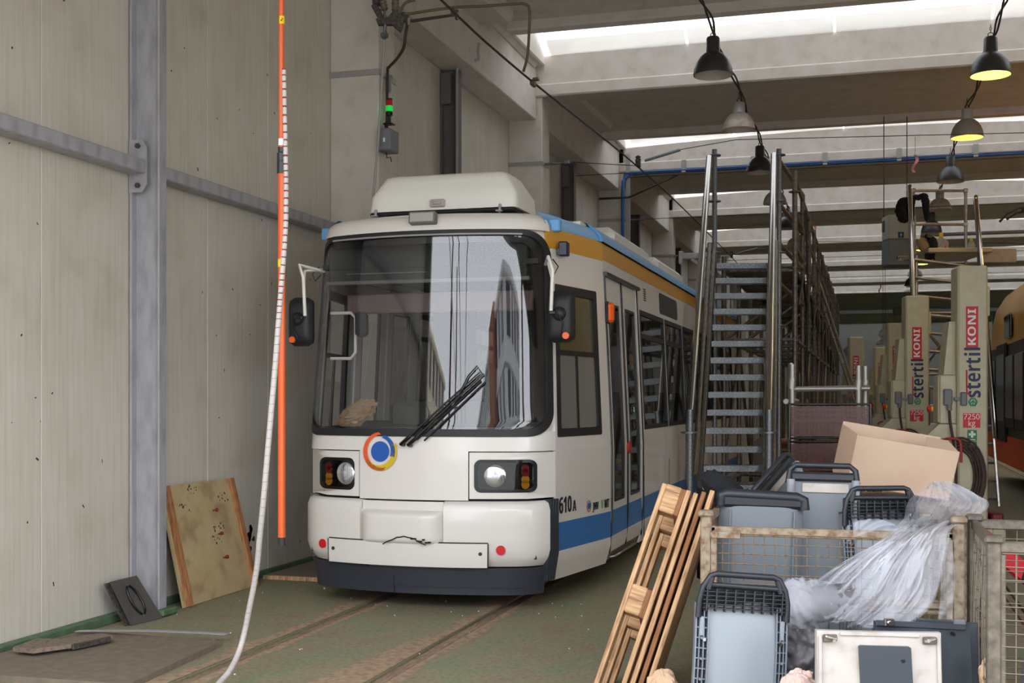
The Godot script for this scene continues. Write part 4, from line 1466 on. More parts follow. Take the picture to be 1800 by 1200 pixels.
	m.slab(func(u: float, v: float): return A.lerp(B, u).lerp(C.lerp(D, u), v), func(u: float, v: float): return A.lerp(B, u).lerp(C.lerp(D, u), v) - nn * 0.012, 1, 1, false)
	part("sheet", m, M.plate_black, t)
	m = MB.new(at)
	for sgn in [-1.0, 1.0]:
		var arc := []
		for i in 13:
			var a: float = lerpf(-76, 76, i / 12.0) if sgn > 0 else lerpf(104, 256, i / 12.0)
			var uu := 0.5 + 0.17 * cos(deg_to_rad(a))
			var vv := 0.5 + 0.33 * sin(deg_to_rad(a))
			arc.append(A.lerp(B, uu).lerp(C.lerp(D, uu), vv) + nn * 0.002)
		m.tube(arc, 0.009, 6)
	part("oval_slot", m, M.black, t)
	m = MB.new(at)
	m.slab(func(u: float, v: float): return A.lerp(B, u).lerp(C.lerp(D, u), v) - nn * 0.03 + Vector3(0, 0, 0.03), func(u: float, v: float): return A.lerp(B, u).lerp(C.lerp(D, u), v) - nn * 0.042 + Vector3(0, 0, 0.03), 1, 1, false)
	solo("steel_plate", m, M.iron, "rusty steel plate tucked behind the one with the oval slot", "plate").position = at
	# flat slab, bracket and metal strip on the floor
	m = MB.new()
	m.ext(PackedVector2Array([Vector2(-4.02, -7.08), Vector2(-5.1, -7.12), Vector2(-5.16, -5.86), Vector2(-4.74, -5.84), Vector2(-3.9, -5.86)]), 0.0, 0.036, Transform3D(Basis(Vector3(1, 0, 0), Vector3(0, 0, 1), Vector3(0, 1, 0)), Vector3.ZERO))
	solo("rubber_mat", m, M.mat, "thick worn dark mat lying on the floor along the left wall", "mat")
	m = MB.new()
	m.ext(PackedVector2Array([Vector2(-5.02, -6.32), Vector2(-4.86, -6.3), Vector2(-4.74, -6.50), Vector2(-4.66, -6.82), Vector2(-4.78, -6.86), Vector2(-4.9, -6.62), Vector2(-5.06, -6.6)]), 0.058, 0.085, Transform3D(Basis(Vector3(1, 0, 0), Vector3(0, 0, 1), Vector3(0, 1, 0)), Vector3.ZERO))
	var bt := solo("metal_bracket", m, M.rust_plate, "rusty flat metal bracket with four holes lying on the mat", "bracket")
	m = MB.new()
	m.box(V(-4.735, 0.064, 6.66), Vector3(0.1, 0.036, 0.3), 0.005, Basis(Vector3.UP, -0.25))
	part("arm", m, M.iron, bt)
	m = MB.new()
	for p in [Vector2(-5.0, 6.37), Vector2(-4.9, 6.36), Vector2(-5.02, 6.54), Vector2(-4.93, 6.53)]:
		m.cyl(V(p.x, 0.08, p.y), V(p.x, 0.0862, p.y), 0.011, 10)
	part("hole", m, M.black, bt)
	m = MB.new()
	m.slab(func(u: float, v: float): return V(lerpf(-5.06, -4.05, u) + 0.0, 0.058 + 0.012 * sin(PI * u) , lerpf(6.98, 7.16, u) + 0.055 * v), func(u: float, v: float): return V(lerpf(-5.06, -4.05, u), 0.055 + 0.012 * sin(PI * u), lerpf(6.98, 7.16, u) + 0.055 * v), 12, 1, false)
	solo("metal_strip", m, M.steel_grey, "thin bowed grey metal strip lying along the mat's far edge", "strip")
	# boards lying on the floor beside the tram
	m = MB.new()
	m.box(V(-4.62, 0.022, 10.6), Vector3(1.05, 0.04, 1.6), 0.003)
	solo("floor_board", m, M.mat, "brown board lying on the floor between the tram's nose and the wall", "board")
	m = MB.new()
	m.box(V(-4.62, 0.022, 9.785), Vector3(1.05, 0.038, 0.025), 0.003)
	solo("floor_batten", m, M.wood, "pale wooden batten along the front edge of the board beside the tram", "batten")
	# scorch mark on the panel
	m = MB.new()
	rg.seed = 5
	for i in 26:
		var a := rg.randf() * TAU
		var r := rg.randf_range(0.0, 0.09)
		m.cyl(V(-5.252, 0.37 + sin(a) * r * 1.3, 9.72 + cos(a) * r), V(-5.2485, 0.37 + sin(a) * r * 1.3, 9.72 + cos(a) * r), rg.randf_range(0.008, 0.03), 8)
	solo("soot_stain", m, M.stain, "black greasy stain on the wall to the right of the plywood board", "stain")

func tube_through(ctl: Array, r: float, m: MB, n := 7, step := 0.05) -> void:
	var cv := Curve3D.new()
	for i in ctl.size():
		var d: Vector3 = (ctl[mini(i + 1, ctl.size() - 1)] - ctl[maxi(i - 1, 0)]) / 6.0
		cv.add_point(ctl[i], -d, d)
	cv.bake_interval = step
	m.tube(Array(cv.get_baked_points()), r, n)

func overhead() -> void:
	# contact wire of the tram's track
	var m := MB.new()
	tube_through([V(-3.25, 4.84, 2.9), V(-3.25, 4.84, 6.4), V(-3.25, 4.76, 9.0), V(-3.25, 4.78, 11.5), V(-3.25, 5.0, 17.7), V(-3.25, 5.09, 25.0), V(-3.25, 5.09, 40.0), V(-3.25, 5.09, 62.5)], 0.011, m, 6, 0.5)
	solo("contact_wire", m, M.wire, "dark contact wire running into the hall above the white tram", "wire")
	for e in [[17.75, 5.02, "clamp with insulator where span wires meet the contact wire, the nearer one"], [30.5, 5.1, "clamp with insulator on the contact wire above the scaffold stairs"]]:
		var at := V(-3.25, e[1], e[0])
		var t := thing("wire_clamp", e[2], "clamp", at)
		m = MB.new(at)
		m.box(at + Vector3(0, 0.03, 0), Vector3(0.06, 0.1, 0.14), 0.012)
		m.lathe([Vector2(0.0, 0.0), Vector2(0.035, 0.0), Vector2(0.045, 0.03), Vector2(0.03, 0.05), Vector2(0.045, 0.07), Vector2(0.0, 0.1)], Transform3D(Basis.IDENTITY, at + Vector3(0, 0.06, 0)), 10)
		part("clamp_body", m, M.wire, t)
		m = MB.new(at)
		m.cyl(at + Vector3(0.1, 0.07, 0), at + Vector3(0.62, 0.2, 0), 0.022, 8)
		part("insulator_rod", m, M.galv, t)
		m = MB.new(at)
		m.cyl(at, V(-4.3, 5.17, e[0] + 0.2), 0.006, 5)
		m.cyl(at + Vector3(0.6, 0.2, 0), V(-1.85, 5.36 + 0.1 * float(e[0] > 20), e[0] + 0.2), 0.006, 5)
		m.cyl(V(-1.85, 5.36 + 0.1 * float(e[0] > 20), e[0] + 0.2), V(9.9, 4.95, e[0] + 0.2), 0.006, 5)
		part("span_wire", m, M.wire, t)
	# disconnecting switch on the first pillar, its cable loop and hanging feeder
	var at := V(-4.52, 5.2, 11.1)
	var t := thing("line_switch", "dark bracket with ribbed porcelain insulators at the top of the nearest pillar", "switch", at)
	m = MB.new(at)
	m.bar(px(657, 8, 11.9), px(676, 42, 11.9), 0.05, 0.06, 0.008)
	m.box(px(662, 3, 11.9), Vector3(0.06, 0.07, 0.1), 0.01)
	m.ext(PackedVector2Array([Vector2(0.05, 0.12), Vector2(0.14, 0.02), Vector2(0.1, -0.1), Vector2(0.02, -0.03), Vector2(-0.12, -0.03), Vector2(-0.14, 0.02), Vector2(-0.02, 0.04)]), -0.05, 0.03, Transform3D(Basis(Vector3.UP, TH), px(686, 38, 11.9)))
	m.bar(px(664, 40, 11.9), px(712, 37, 11.9), 0.03, 0.025, 0.005)
	part("bracket", m, M.iron, t)
	for e in [[676, 17, 0.03], [695, 19, 0.0]]:
		m = MB.new(at)
		var pr := [Vector2(0.0, 0.0)]
		for i in 8:
			pr.append(Vector2(0.034, i * 0.032)); pr.append(Vector2(0.04, i * 0.032 + 0.01)); pr.append(Vector2(0.03, i * 0.032 + 0.024))
		m.lathe(pr, Transform3D(Basis(Vector3.BACK, e[2] * 8.0), px(e[0], e[1], 11.9)), 12)
		m.cyl(px(e[0], e[1] + 12, 11.9), px(e[0], e[1], 11.9), 0.012, 8)
		part("insulator", m, M.porcelain, t, "ribbed grey insulator")
	m = MB.new(at)
	m.tube([px(677, 28, 11.9), px(677, 48, 11.9), px(676, 68, 12.0)], 0.018, 8)
	m.box(px(676, 62, 12.0), Vector3(0.07, 0.05, 0.05), 0.008)
	part("rod_joint", m, M.galv, t)
	m = MB.new(at)
	m.tube([px(675.5, 68, 12.0), px(671, 150, 12.05), px(664, 260, 12.1), px(656, 345, 12.1), px(651, 420, 12.1)], 0.013, 8)
	part("operating_rod", m, M.strap, t, "long grey operating rod")
	for e in [[709, 30, 716, 34], [796, 22, 803, 24]]:
		m = MB.new(at)
		m.cyl(px(e[0], e[1] - 8, 11.9), px(e[0], e[1] + 6, 11.9), 0.02, 8)
		m.box(px(e[2], e[3] + 2, 11.9), Vector3(0.03, 0.1, 0.04), 0.006)
		part("terminal", m, M.iron, t)
		m = MB.new(at)
		m.box(px(e[2] + 3, e[3] + 4, 11.88), Vector3(0.022, 0.07, 0.03), 0.004)
		part("terminal_tag", m, M.alu, t)
	m = MB.new(at)
	m.cyl(px(712, 38, 11.9), px(800, 26, 11.9), 0.014, 8)
	m.cyl(px(724, 39, 11.9), px(790, 29, 11.9), 0.006, 6)
	part("cross_rod", m, M.wire, t)
	m = MB.new()
	tube_through([px(730, 0, 11.9), px(712, 6, 11.9), px(705, 22, 11.9), px(713, 25, 11.9), px(760, 18, 11.9), px(800, 13, 11.9), px(850, 11, 11.95), px(905, 7, 12.0), px(925, 8, 12.0), px(931, 20, 12.05), px(930, 60, 12.1), px(927, 100, 12.15), px(920, 126, 12.2)], 0.014, m)
	solo("feeder_cable", m, M.brass, "thick olive cable looping from the switch out to the contact wire", "cable")
	m = MB.new()
	tube_through([px(717, 41, 11.9), px(713, 60, 11.9), px(709, 85, 11.95), px(696, 105, 12.1), px(684, 118, 12.2), px(681, 130, 12.3), px(680, 225, 12.35)], 0.015, m)
	solo("control_cable", m, M.wire, "black cable dropping from the switch down the side of the nearest pillar", "cable")
	# wire clip where the feeder meets the contact wire
	m = MB.new()
	m.box(V(-3.25, 4.78, 11.9), Vector3(0.04, 0.06, 0.12), 0.01)
	m.box(V(-3.22, 4.82, 11.9), Vector3(0.06, 0.03, 0.05), 0.006)
	solo("feeder_clip", m, M.brass, "brass clip joining the feeder cable to the contact wire", "clip")
	# junction box and signal beacon on the pillar's side
	at = V(-4.64, 4.08, 11.46)
	t = thing("junction_box", "grey junction box on the side of the nearest pillar below the beacon", "box", at)
	m = MB.new(at)
	m.box(at + Vector3(0, 0.11, 0), Vector3(0.14, 0.22, 0.24), 0.01)
	part("case", m, M.plug, t)
	m = MB.new(at)
	m.box(at + Vector3(0.005, 0.1, 0.122), Vector3(0.02, 0.04, 0.006), 0.001)
	part("badge", m, M.paper, t)
	m = MB.new(at)
	m.tube([at + Vector3(-0.02, 0, 0), at + Vector3(-0.01, -0.06, 0.01), at + Vector3(0.03, -0.05, 0.01), at + Vector3(0.04, -0.1, 0.01)], 0.006, 6)
	m.tube([at + Vector3(-0.02, 0.22, 0), at + Vector3(-0.03, 0.29, 0.02), at + Vector3(0.0, 0.3, 0.03)], 0.008, 6)
	part("cable_tail", m, M.wire, t)
	at = px(684, 214, 12.25)
	t = thing("signal_beacon", "small stack light, red above glowing green, on the nearest pillar", "signal light", at)
	m = MB.new(at)
	m.cyl(at + Vector3(0, -0.02, 0), at + Vector3(0, 0.06, 0), 0.018, 10)
	m.cyl(at + Vector3(0, 0.06, 0), at + Vector3(0, 0.10, 0), 0.036, 14)
	m.cyl(at + Vector3(0, 0.215, 0), at + Vector3(0, 0.23, 0), 0.036, 14)
	m.box(at + Vector3(0.0, -0.025, 0), Vector3(0.1, 0.012, 0.09), 0.003)
	part("base", m, M.black, t)
	m = MB.new(at)
	m.cyl(at + Vector3(0, 0.10, 0), at + Vector3(0, 0.158, 0), 0.035, 14)
	part("green_light", m, M.glow_green, t, "lit green lens")
	m = MB.new(at)
	m.cyl(at + Vector3(0, 0.16, 0), at + Vector3(0, 0.215, 0), 0.035, 14)
	part("red_light", m, M.red_lens2, t, "unlit red lens")
	var ol := OmniLight3D.new()
	ol.name = "beacon_glow"
	ol.light_color = Color(0.2, 1.0, 0.45)
	ol.light_energy = 0.0006
	ol.light_size = 0.02
	ol.omni_range = 5.0
	ol.shadow_enabled = true
	t.add_child(ol)
	ol.position = Vector3(0, 0.13, 0)
	# conduit bends on the steel post and girder
	m = MB.new()
	tube_through([px(842, 76, 15.55), px(841, 92, 15.55), px(841, 106, 15.55), px(822, 107, 15.55), px(806, 118, 15.5), px(803, 135, 15.5), px(803, 220, 15.5), px(803, 320, 15.5)], 0.018, m)
	solo("conduit", m, M.strap, "grey conduit running down the dark steel post from the girder", "conduit")
	# blue pipe along the far side of the third beam, with hangers
	at = V(-4.72, 3.4, 24.12)
	t = thing("blue_pipe", "blue pipe rising on a pillar and crossing the hall under a beam", "pipe", at)
	m = MB.new(at)
	tube_through([V(-4.72, 3.4, 24.1), V(-4.72, 5.7, 24.1), V(-4.7, 5.95, 24.1), V(-4.62, 6.06, 24.1), V(-4.4, 6.10, 24.1), V(-2.0, 6.1, 24.1), V(2.0, 6.1, 24.1), V(9.9, 6.1, 24.1)], 0.034, m, 10, 0.1)
	part("pipe_run", m, M.pipe_blue, t)
	m = MB.new(at)
	m.cyl(V(-4.6, 6.02, 24.06), V(9.9, 6.02, 24.06), 0.012, 6)
	m.cyl(V(-4.6, 5.62, 24.08), V(-3.55, 6.05, 24.08), 0.022, 8)
	m.cyl(V(-5.2, 5.62, 24.08), V(-4.6, 5.62, 24.08), 0.022, 8)
	part("stay", m, M.wire, t)
	for i in 9:
		m = MB.new(at)
		m.box(V(-3.5 + i * 1.35, 6.2, 24.09), Vector3(0.1, 0.22, 0.02), 0.003)
		m.box(V(-3.5 + i * 1.35, 6.08, 24.09), Vector3(0.08, 0.05, 0.09), 0.008)
		part("hanger", m, M.strap, t)
	m = MB.new(at)
	m.box(V(-4.62, 5.0, 24.14), Vector3(0.09, 3.0, 0.03), 0.004)
	part("channel", m, M.strap, t)

func lamps() -> void:
	var kinds := {}
	for kd in ["black", "grey", "white"]:
		var t := Node3D.new()
		var m := MB.new()
		var out: Array = [Vector2(0.24, 0.0), Vector2(0.243, 0.012), Vector2(0.232, 0.07), Vector2(0.205, 0.135), Vector2(0.16, 0.19), Vector2(0.11, 0.225), Vector2(0.085, 0.235)] if kd != "white" else [Vector2(0.235, 0.0), Vector2(0.238, 0.01), Vector2(0.222, 0.08), Vector2(0.185, 0.145), Vector2(0.13, 0.19), Vector2(0.08, 0.205)]
		for i in out.size():
			out[i] = Vector2(out[i].x, out[i].y * 1.2)
		m.lathe(out, Transform3D.IDENTITY, 28)
		part("shade", m, {"black": M.lamp_black, "grey": M.lamp_grey, "white": M.lamp_white}[kd], t)
		m = MB.new()
		var inn := []
		for v in out:
			inn.append(Vector2(v.x - 0.006, v.y + 0.0))
		inn.append(Vector2(0.0, inn[inn.size() - 1].y))
		m.lathe(inn, Transform3D.IDENTITY, 28)
		part("reflector", m, M.lamp_in, t)
		m = MB.new()
		var y0: float = out[out.size() - 1].y
		var hh := 0.19 if kd == "black" else 0.16
		m.lathe([Vector2(0.085, y0), Vector2(0.082, y0 + hh - 0.02), Vector2(0.07, y0 + hh), Vector2(0.0, y0 + hh)] if kd != "white" else [Vector2(0.08, y0 - 0.01), Vector2(0.088, y0 + 0.02), Vector2(0.085, y0 + hh - 0.01), Vector2(0.0, y0 + hh)], Transform3D.IDENTITY, 18)
		part("ballast_housing", m, M.lamp_black if kd == "black" else M.lamp_cap, t)
		m = MB.new()
		var ys := y0 + hh
		m.tube([Vector3(-0.03, ys, 0), Vector3(-0.03, ys + 0.04, 0), Vector3(0, ys + 0.06, 0), Vector3(0.03, ys + 0.04, 0), Vector3(0.03, ys, 0)], 0.006, 6)
		for i in 3:
			var y := ys + 0.07 + i * 0.034
			var ln := []
			for k in 7:
				var a := TAU * k / 6.0
				ln.append(Vector3(0.012 * cos(a) if i % 2 else 0.0, y + 0.02 * sin(a), 0.0 if i % 2 else 0.012 * cos(a)))
			m.tube(ln, 0.004, 4, -1.0, false)
		part("hook_chain", m, M.wire, t)
		kinds[kd] = t
	var rows := [[-1.84, [15.15, 18.3, 21.9, 25.5, 29.3, 32.9, 36.5, 40.1, 43.7, 47.3], "row above the scaffold stairs"], [1.44, [16.1, 19.85, 23.8, 27.3, 30.9, 34.5, 38.1, 41.7, 45.3, 48.9], "row above the lifting columns"]]
	var nth := ["nearest", "second", "third", "fourth", "fifth", "sixth", "seventh", "eighth", "ninth", "last"]
	for r in 2:
		for i in rows[r][1].size():
			var s: float = rows[r][1][i]
			var kd: String = "black" if i % 2 == 0 else ("grey" if r == 1 and i == 1 else "white")
			var t: Node3D = kinds[kd].duplicate()
			t.name = numbered("pendant_lamp")
			add_child(t)
			t.position = V(rows[r][0], 5.58, s)
			t.rotation.y = 0.4 * i
			var lit: int = 0
			if r == 1 and i in [0, 1, 5, 6]:
				lit = 2 if i == 1 else 1
			tag(t, "%s%s bowl lamp, %s of the %s" % ["lit yellow-glowing " if lit == 1 else "lit orange-glowing " if lit == 2 else "", {"black": "dark", "grey": "silver grey", "white": "off-white"}[kd], nth[i], rows[r][2]], "lamp", "pendant lamps on the two cable rows")
			if lit:
				var m := MB.new()
				m.lathe([Vector2(0.0, -0.07), Vector2(0.04, -0.055), Vector2(0.055, 0.0), Vector2(0.04, 0.06), Vector2(0.02, 0.1), Vector2(0.0, 0.11)], Transform3D(Basis.IDENTITY, Vector3(0, 0.10, 0)), 14)
				part("bulb", m, M.glow_yellow if lit == 1 else M.glow_orange, t, "glowing bulb")
				var ol := OmniLight3D.new()
				ol.name = "bulb_light"
				ol.light_color = Color(0.95, 1.0, 0.5) if lit == 1 else Color(1.0, 0.82, 0.42)
				ol.light_energy = LAMP
				ol.light_size = 0.05
				ol.omni_range = 60.0
				ol.omni_attenuation = 2.0
				ol.shadow_enabled = true
				t.add_child(ol)
				ol.position = Vector3(0, 0.10, 0)
	# a third row over the yellow tram, all lit
	for i in 6:
		var t: Node3D = kinds["grey"].duplicate()
		t.name = numbered("pendant_lamp")
		add_child(t)
		t.position = V(4.6, 5.5, 15.5 + i * 3.7)
		tag(t, "lit grey bowl lamp, %s of the row above the yellow tram" % nth[i], "lamp", "pendant lamps above the yellow tram")
		var m := MB.new()
		m.lathe([Vector2(0.0, -0.07), Vector2(0.04, -0.055), Vector2(0.055, 0.0), Vector2(0.04, 0.06), Vector2(0.02, 0.1), Vector2(0.0, 0.11)], Transform3D(Basis.IDENTITY, Vector3(0, 0.10, 0)), 14)
		part("bulb", m, M.glow_orange, t, "glowing bulb")
		var ol := OmniLight3D.new()
		ol.name = "bulb_light"
		ol.light_color = Color(1.0, 0.78, 0.38)
		ol.light_energy = 0.2
		ol.light_size = 0.05
		ol.omni_range = 60.0
		ol.omni_attenuation = 2.0
		ol.shadow_enabled = true
		t.add_child(ol)
		ol.position = Vector3(0, 0.10, 0)
	for e in [[1556, 590, 43.5, "upper low-hung lamp before the back wall, right of the scaffold's far ladder"], [1552, 606, 44.5, "lower low-hung lamp before the back wall, next to the third lifting column's top"], [1452, 582, 44.5, "upper low-hung lamp before the back wall, at the scaffold's far corner"], [1456, 602, 45.5, "lower low-hung lamp before the back wall, at the scaffold's far corner"]]:
		var t: Node3D = kinds["white"].duplicate()
		t.name = numbered("pendant_lamp")
		add_child(t)
		t.position = px(e[0], e[1], e[2])
		tag(t, e[3], "lamp", "low-hung lamps before the back wall")
		var m := MB.new()
		m.cyl(Vector3(0, 0.4, 0), Vector3(0, 6.6 - t.position.y, 0), 0.008, 5)
		part("hanging_rod", m, M.wire, t)
	for kd in kinds:
		kinds[kd].free()
	for r in 2:
		var m := MB.new()
		var u: float = rows[r][0]
		var ctl := []
		var rg := RandomNumberGenerator.new()
		rg.seed = 40 + r
		var s := 11.8
		while s < 56.0:
			ctl.append(V(u + 0.03 + rg.randf_range(-0.03, 0.03), 6.08 + rg.randf_range(-0.04, 0.03), s))
			s += 0.9
		for e in [0.0, 1.0]:
			var c2 := []
			for i in ctl.size():
				c2.append(ctl[i] + Vector3(0.025 * cos(i * 2.1 + e * PI), 0.03 * sin(i * 2.1 + e * PI), 0))
			tube_through(c2, 0.013, m, 5, 0.25)
		solo("lamp_cable", m, M.wire, ["twisted dark cable carrying the lamp row above the scaffold stairs", "twisted dark cable carrying the lamp row above the lifting columns"][r], "cable")

func platform() -> void:
	# steel stairs up to the roof-level working platform
	var at := V(-1.6, 0, 14.0)
	var t := thing("access_stairs", "steep galvanised open-tread stairs climbing to the roof-level platform", "stairs", at)
	var bl := V(-1.86, 0.05, 14.0)
	var tl := V(-2.0, 3.6, 16.9)
	var br := V(-1.2, 0.05, 14.2)
	var tr := V(-1.33, 3.6, 17.05)
	for e in [[bl + Vector3(-0.03, 0, 0), tl + Vector3(-0.03, 0, 0)], [br + Vector3(0.035, 0, 0), tr + Vector3(0.035, 0, 0)]]:
		var m := MB.new(at)
		m.bar(e[0], e[1], 0.045, 0.19, 0.006)
		part("stringer", m, M.old_steel, t)
	for i in 16:
		var y := 0.14 + i * 0.22
		var f := (y - 0.05) / 3.55
		var a := bl.lerp(tl, f)
		var b := br.lerp(tr, f)
		var m := MB.new(at)
		var dir := (b - a).normalized()
		var bs := Basis(dir, Vector3.UP, dir.cross(Vector3.UP))
		var L := a.distance_to(b)
		m.box((a + b) / 2 + Vector3(0, -0.03, 0), Vector3(L, 0.075, 0.012), 0.003, bs)
		m.box((a + b) / 2 + Vector3(0, 0.006, -0.1), Vector3(L, 0.008, 0.2), 0.0, bs)
		m.box((a + b) / 2 + Vector3(0, -0.03, -0.2), Vector3(L, 0.075, 0.012), 0.003, bs)
		part("tread", m, M.galv, t)
	# handrails: low standards in front, high standards at the platform
	for sd in [0, 1]:
		var lo := V(-1.955, 1.23, 13.9) if sd == 0 else V(-1.09, 1.23, 14.15)
		var hi := V(-2.09, 4.9, 16.78) if sd == 0 else V(-1.24, 4.93, 17.0)
		var m := MB.new(at)
		m.cyl(V(lo.x, 0.0, -lo.z), lo + Vector3(0, 0.25, 0), 0.045, 10)
		m.cyl(lo + Vector3(0, -0.02, 0), lo + Vector3(0, 0.0, 0), 0.1, 12)
		part("low_post", m, M.galv, t)
		m = MB.new(at)
		m.cyl(lo + Vector3(0.0, 0.1, 0), hi, 0.042, 12)
		part("handrail", m, M.rail_shine, t)
		m = MB.new(at)
		m.cyl(lo + Vector3(0.055, -0.5, 0.02), lo.lerp(hi, 0.9) + Vector3(0.03, -0.85, 0), 0.03, 10)
		part("mid_rail", m, M.old_steel, t)
		m = MB.new(at)
		m.cyl(V(hi.x + 0.06, 0.0, -hi.z + 0.1), V(hi.x + 0.06, 5.02, -hi.z + 0.1), 0.035, 10)
		for y in [4.93, 4.3, 3.6, 2.6]:
			m.cyl(V(hi.x + 0.06, y, -hi.z + 0.1), V(hi.x + 0.06, y + 0.015, -hi.z + 0.1), 0.09, 10)
		part("standard", m, M.galv, t)
	# the platform along the tram: standards, ledgers, guard rails, braces, deck
	at = V(-1.5, 0, 17.2)
	t = thing("scaffold_platform", "long tube scaffold with a roof-level deck and guard rails beside the white tram", "scaffold", at)
	var zs := []
	var s := 17.3
	while s < 43.0:
		zs.append(s)
		s += 2.07
	for s1 in zs:
		for u in [-1.95, -0.98]:
			var m := MB.new(at)
			var top := 4.75 if u > -1.5 else 3.6
			m.cyl(V(u, 0.0, s1), V(u, top, s1), 0.036, 8)
			for y in [0.4, 1.4, 2.4, 3.4, 4.45]:
				if y < top:
					m.cyl(V(u, y, s1), V(u, y + 0.014, s1), 0.085, 8)
			part("standard", m, M.old_steel, t)
		for y in [0.42, 2.42, 3.38]:
			var m2 := MB.new(at)
			m2.cyl(V(-1.95, y, s1), V(-0.98, y, s1), 0.03, 6)
			part("transom", m2, M.old_steel, t)
	for i in zs.size() - 1:
		var a: float = zs[i]
		var b: float = zs[i + 1]
		for y in [4.66, 4.2, 3.72]:
			var m := MB.new(at)
			m.cyl(V(-0.98, y, a), V(-0.98, y, b), 0.03, 8)
			part("guard_rail", m, M.tube_tan, t)
		for u in [-1.95, -0.98]:
			for y in [0.42, 2.42, 3.4]:
				var m3 := MB.new(at)
				m3.cyl(V(u, y, a), V(u, y, b), 0.028, 6)
				part("ledger", m3, M.old_steel, t)
		for e in [[-0.98, 0.42 if i % 2 else 2.42, -0.98, 2.42 if i % 2 else 0.42], [-1.95, 2.42 if i % 2 else 0.42, -1.95, 0.42 if i % 2 else 2.42], [-1.95, 2.42, -0.98, 3.4]]:
			var m4 := MB.new(at)
			m4.cyl(V(e[0], e[1], a), V(e[2], e[3], b), 0.027, 6)
			part("brace", m4, M.old_steel, t)
		for k in 3:
			var m5 := MB.new(at)
			m5.box(V(-1.79 + k * 0.32, 3.45, (a + b) / 2), Vector3(0.3, 0.05, b - a - 0.02), 0.006)
			part("deck_plank", m5, M.old_steel, t)
	for y in [4.9, 4.3, 3.75, 3.2]:
		var m := MB.new(at)
		m.cyl(V(-1.2, y, 17.1), V(-0.98, y - 0.15, 19.37), 0.032, 8)
		part("guard_rail", m, M.tube_tan, t)
	# cables hung along the guard rail
	var m6 := MB.new()
	var rg := RandomNumberGenerator.new()
	rg.seed = 2
	var ctl := []
	for i in 26:
		ctl.append(V(-0.93 + 0.02 * (i % 2), 2.9 + 0.55 * absf(sin(i * 1.1)) - 0.03 * i, 17.4 + i * 0.75))
	tube_through(ctl, 0.02, m6, 6, 0.1)
	m6.tube([V(-0.93, 4.5, 19.3), V(-0.9, 3.4, 19.3), V(-0.92, 2.2, 19.35), V(-0.9, 1.6, 19.4)], 0.02, 6)
	solo("scaffold_cable", m6, M.wire, "dark cables slung along the side of the tube scaffold", "cable")
	# the small arm on the tram side of the stairs
	at = V(-2.3, 3.5, 17.3)
	t = thing("swing_arm", "short grey channel arm sticking out from the stairs over the tram roof", "arm", at)
	m6 = MB.new(at)
	m6.box(V(-2.32, 3.62, 17.3), Vector3(0.5, 0.08, 0.08), 0.008)
	m6.box(V(-2.55, 3.6, 17.3), Vector3(0.06, 0.18, 0.1), 0.008)
	m6.bar(V(-2.4, 3.58, 17.3), V(-2.1, 3.35, 17.3), 0.05, 0.05, 0.005)
	part("channel", m6, M.strap, t)
	# leaning ladder at the scaffold's far end
	at = V(-0.8, 0.0, 26.0)
	t = thing("leaning_ladder", "slim aluminium ladder leaning back against the far end of the scaffold", "ladder", at)
	var top := px(1431, 480, 26.0)
	var foot := px(1541, 813, 30.5)
	foot.y = 0.02
	for e in [-0.16, 0.16]:
		m6 = MB.new(at)
		m6.bar(top + Vector3(e * 0.3, 0, e), foot + Vector3(e * 0.3, 0, e), 0.035, 0.07, 0.004)
		part("stile", m6, M.alu, t)
	for i in 15:
		m6 = MB.new(at)
		var p := foot.lerp(top, (i + 0.7) / 15.5)
		m6.cyl(p + Vector3(-0.048, 0, -0.16), p + Vector3(0.048, 0, 0.16), 0.018, 6)
		part("rung", m6, M.alu, t)

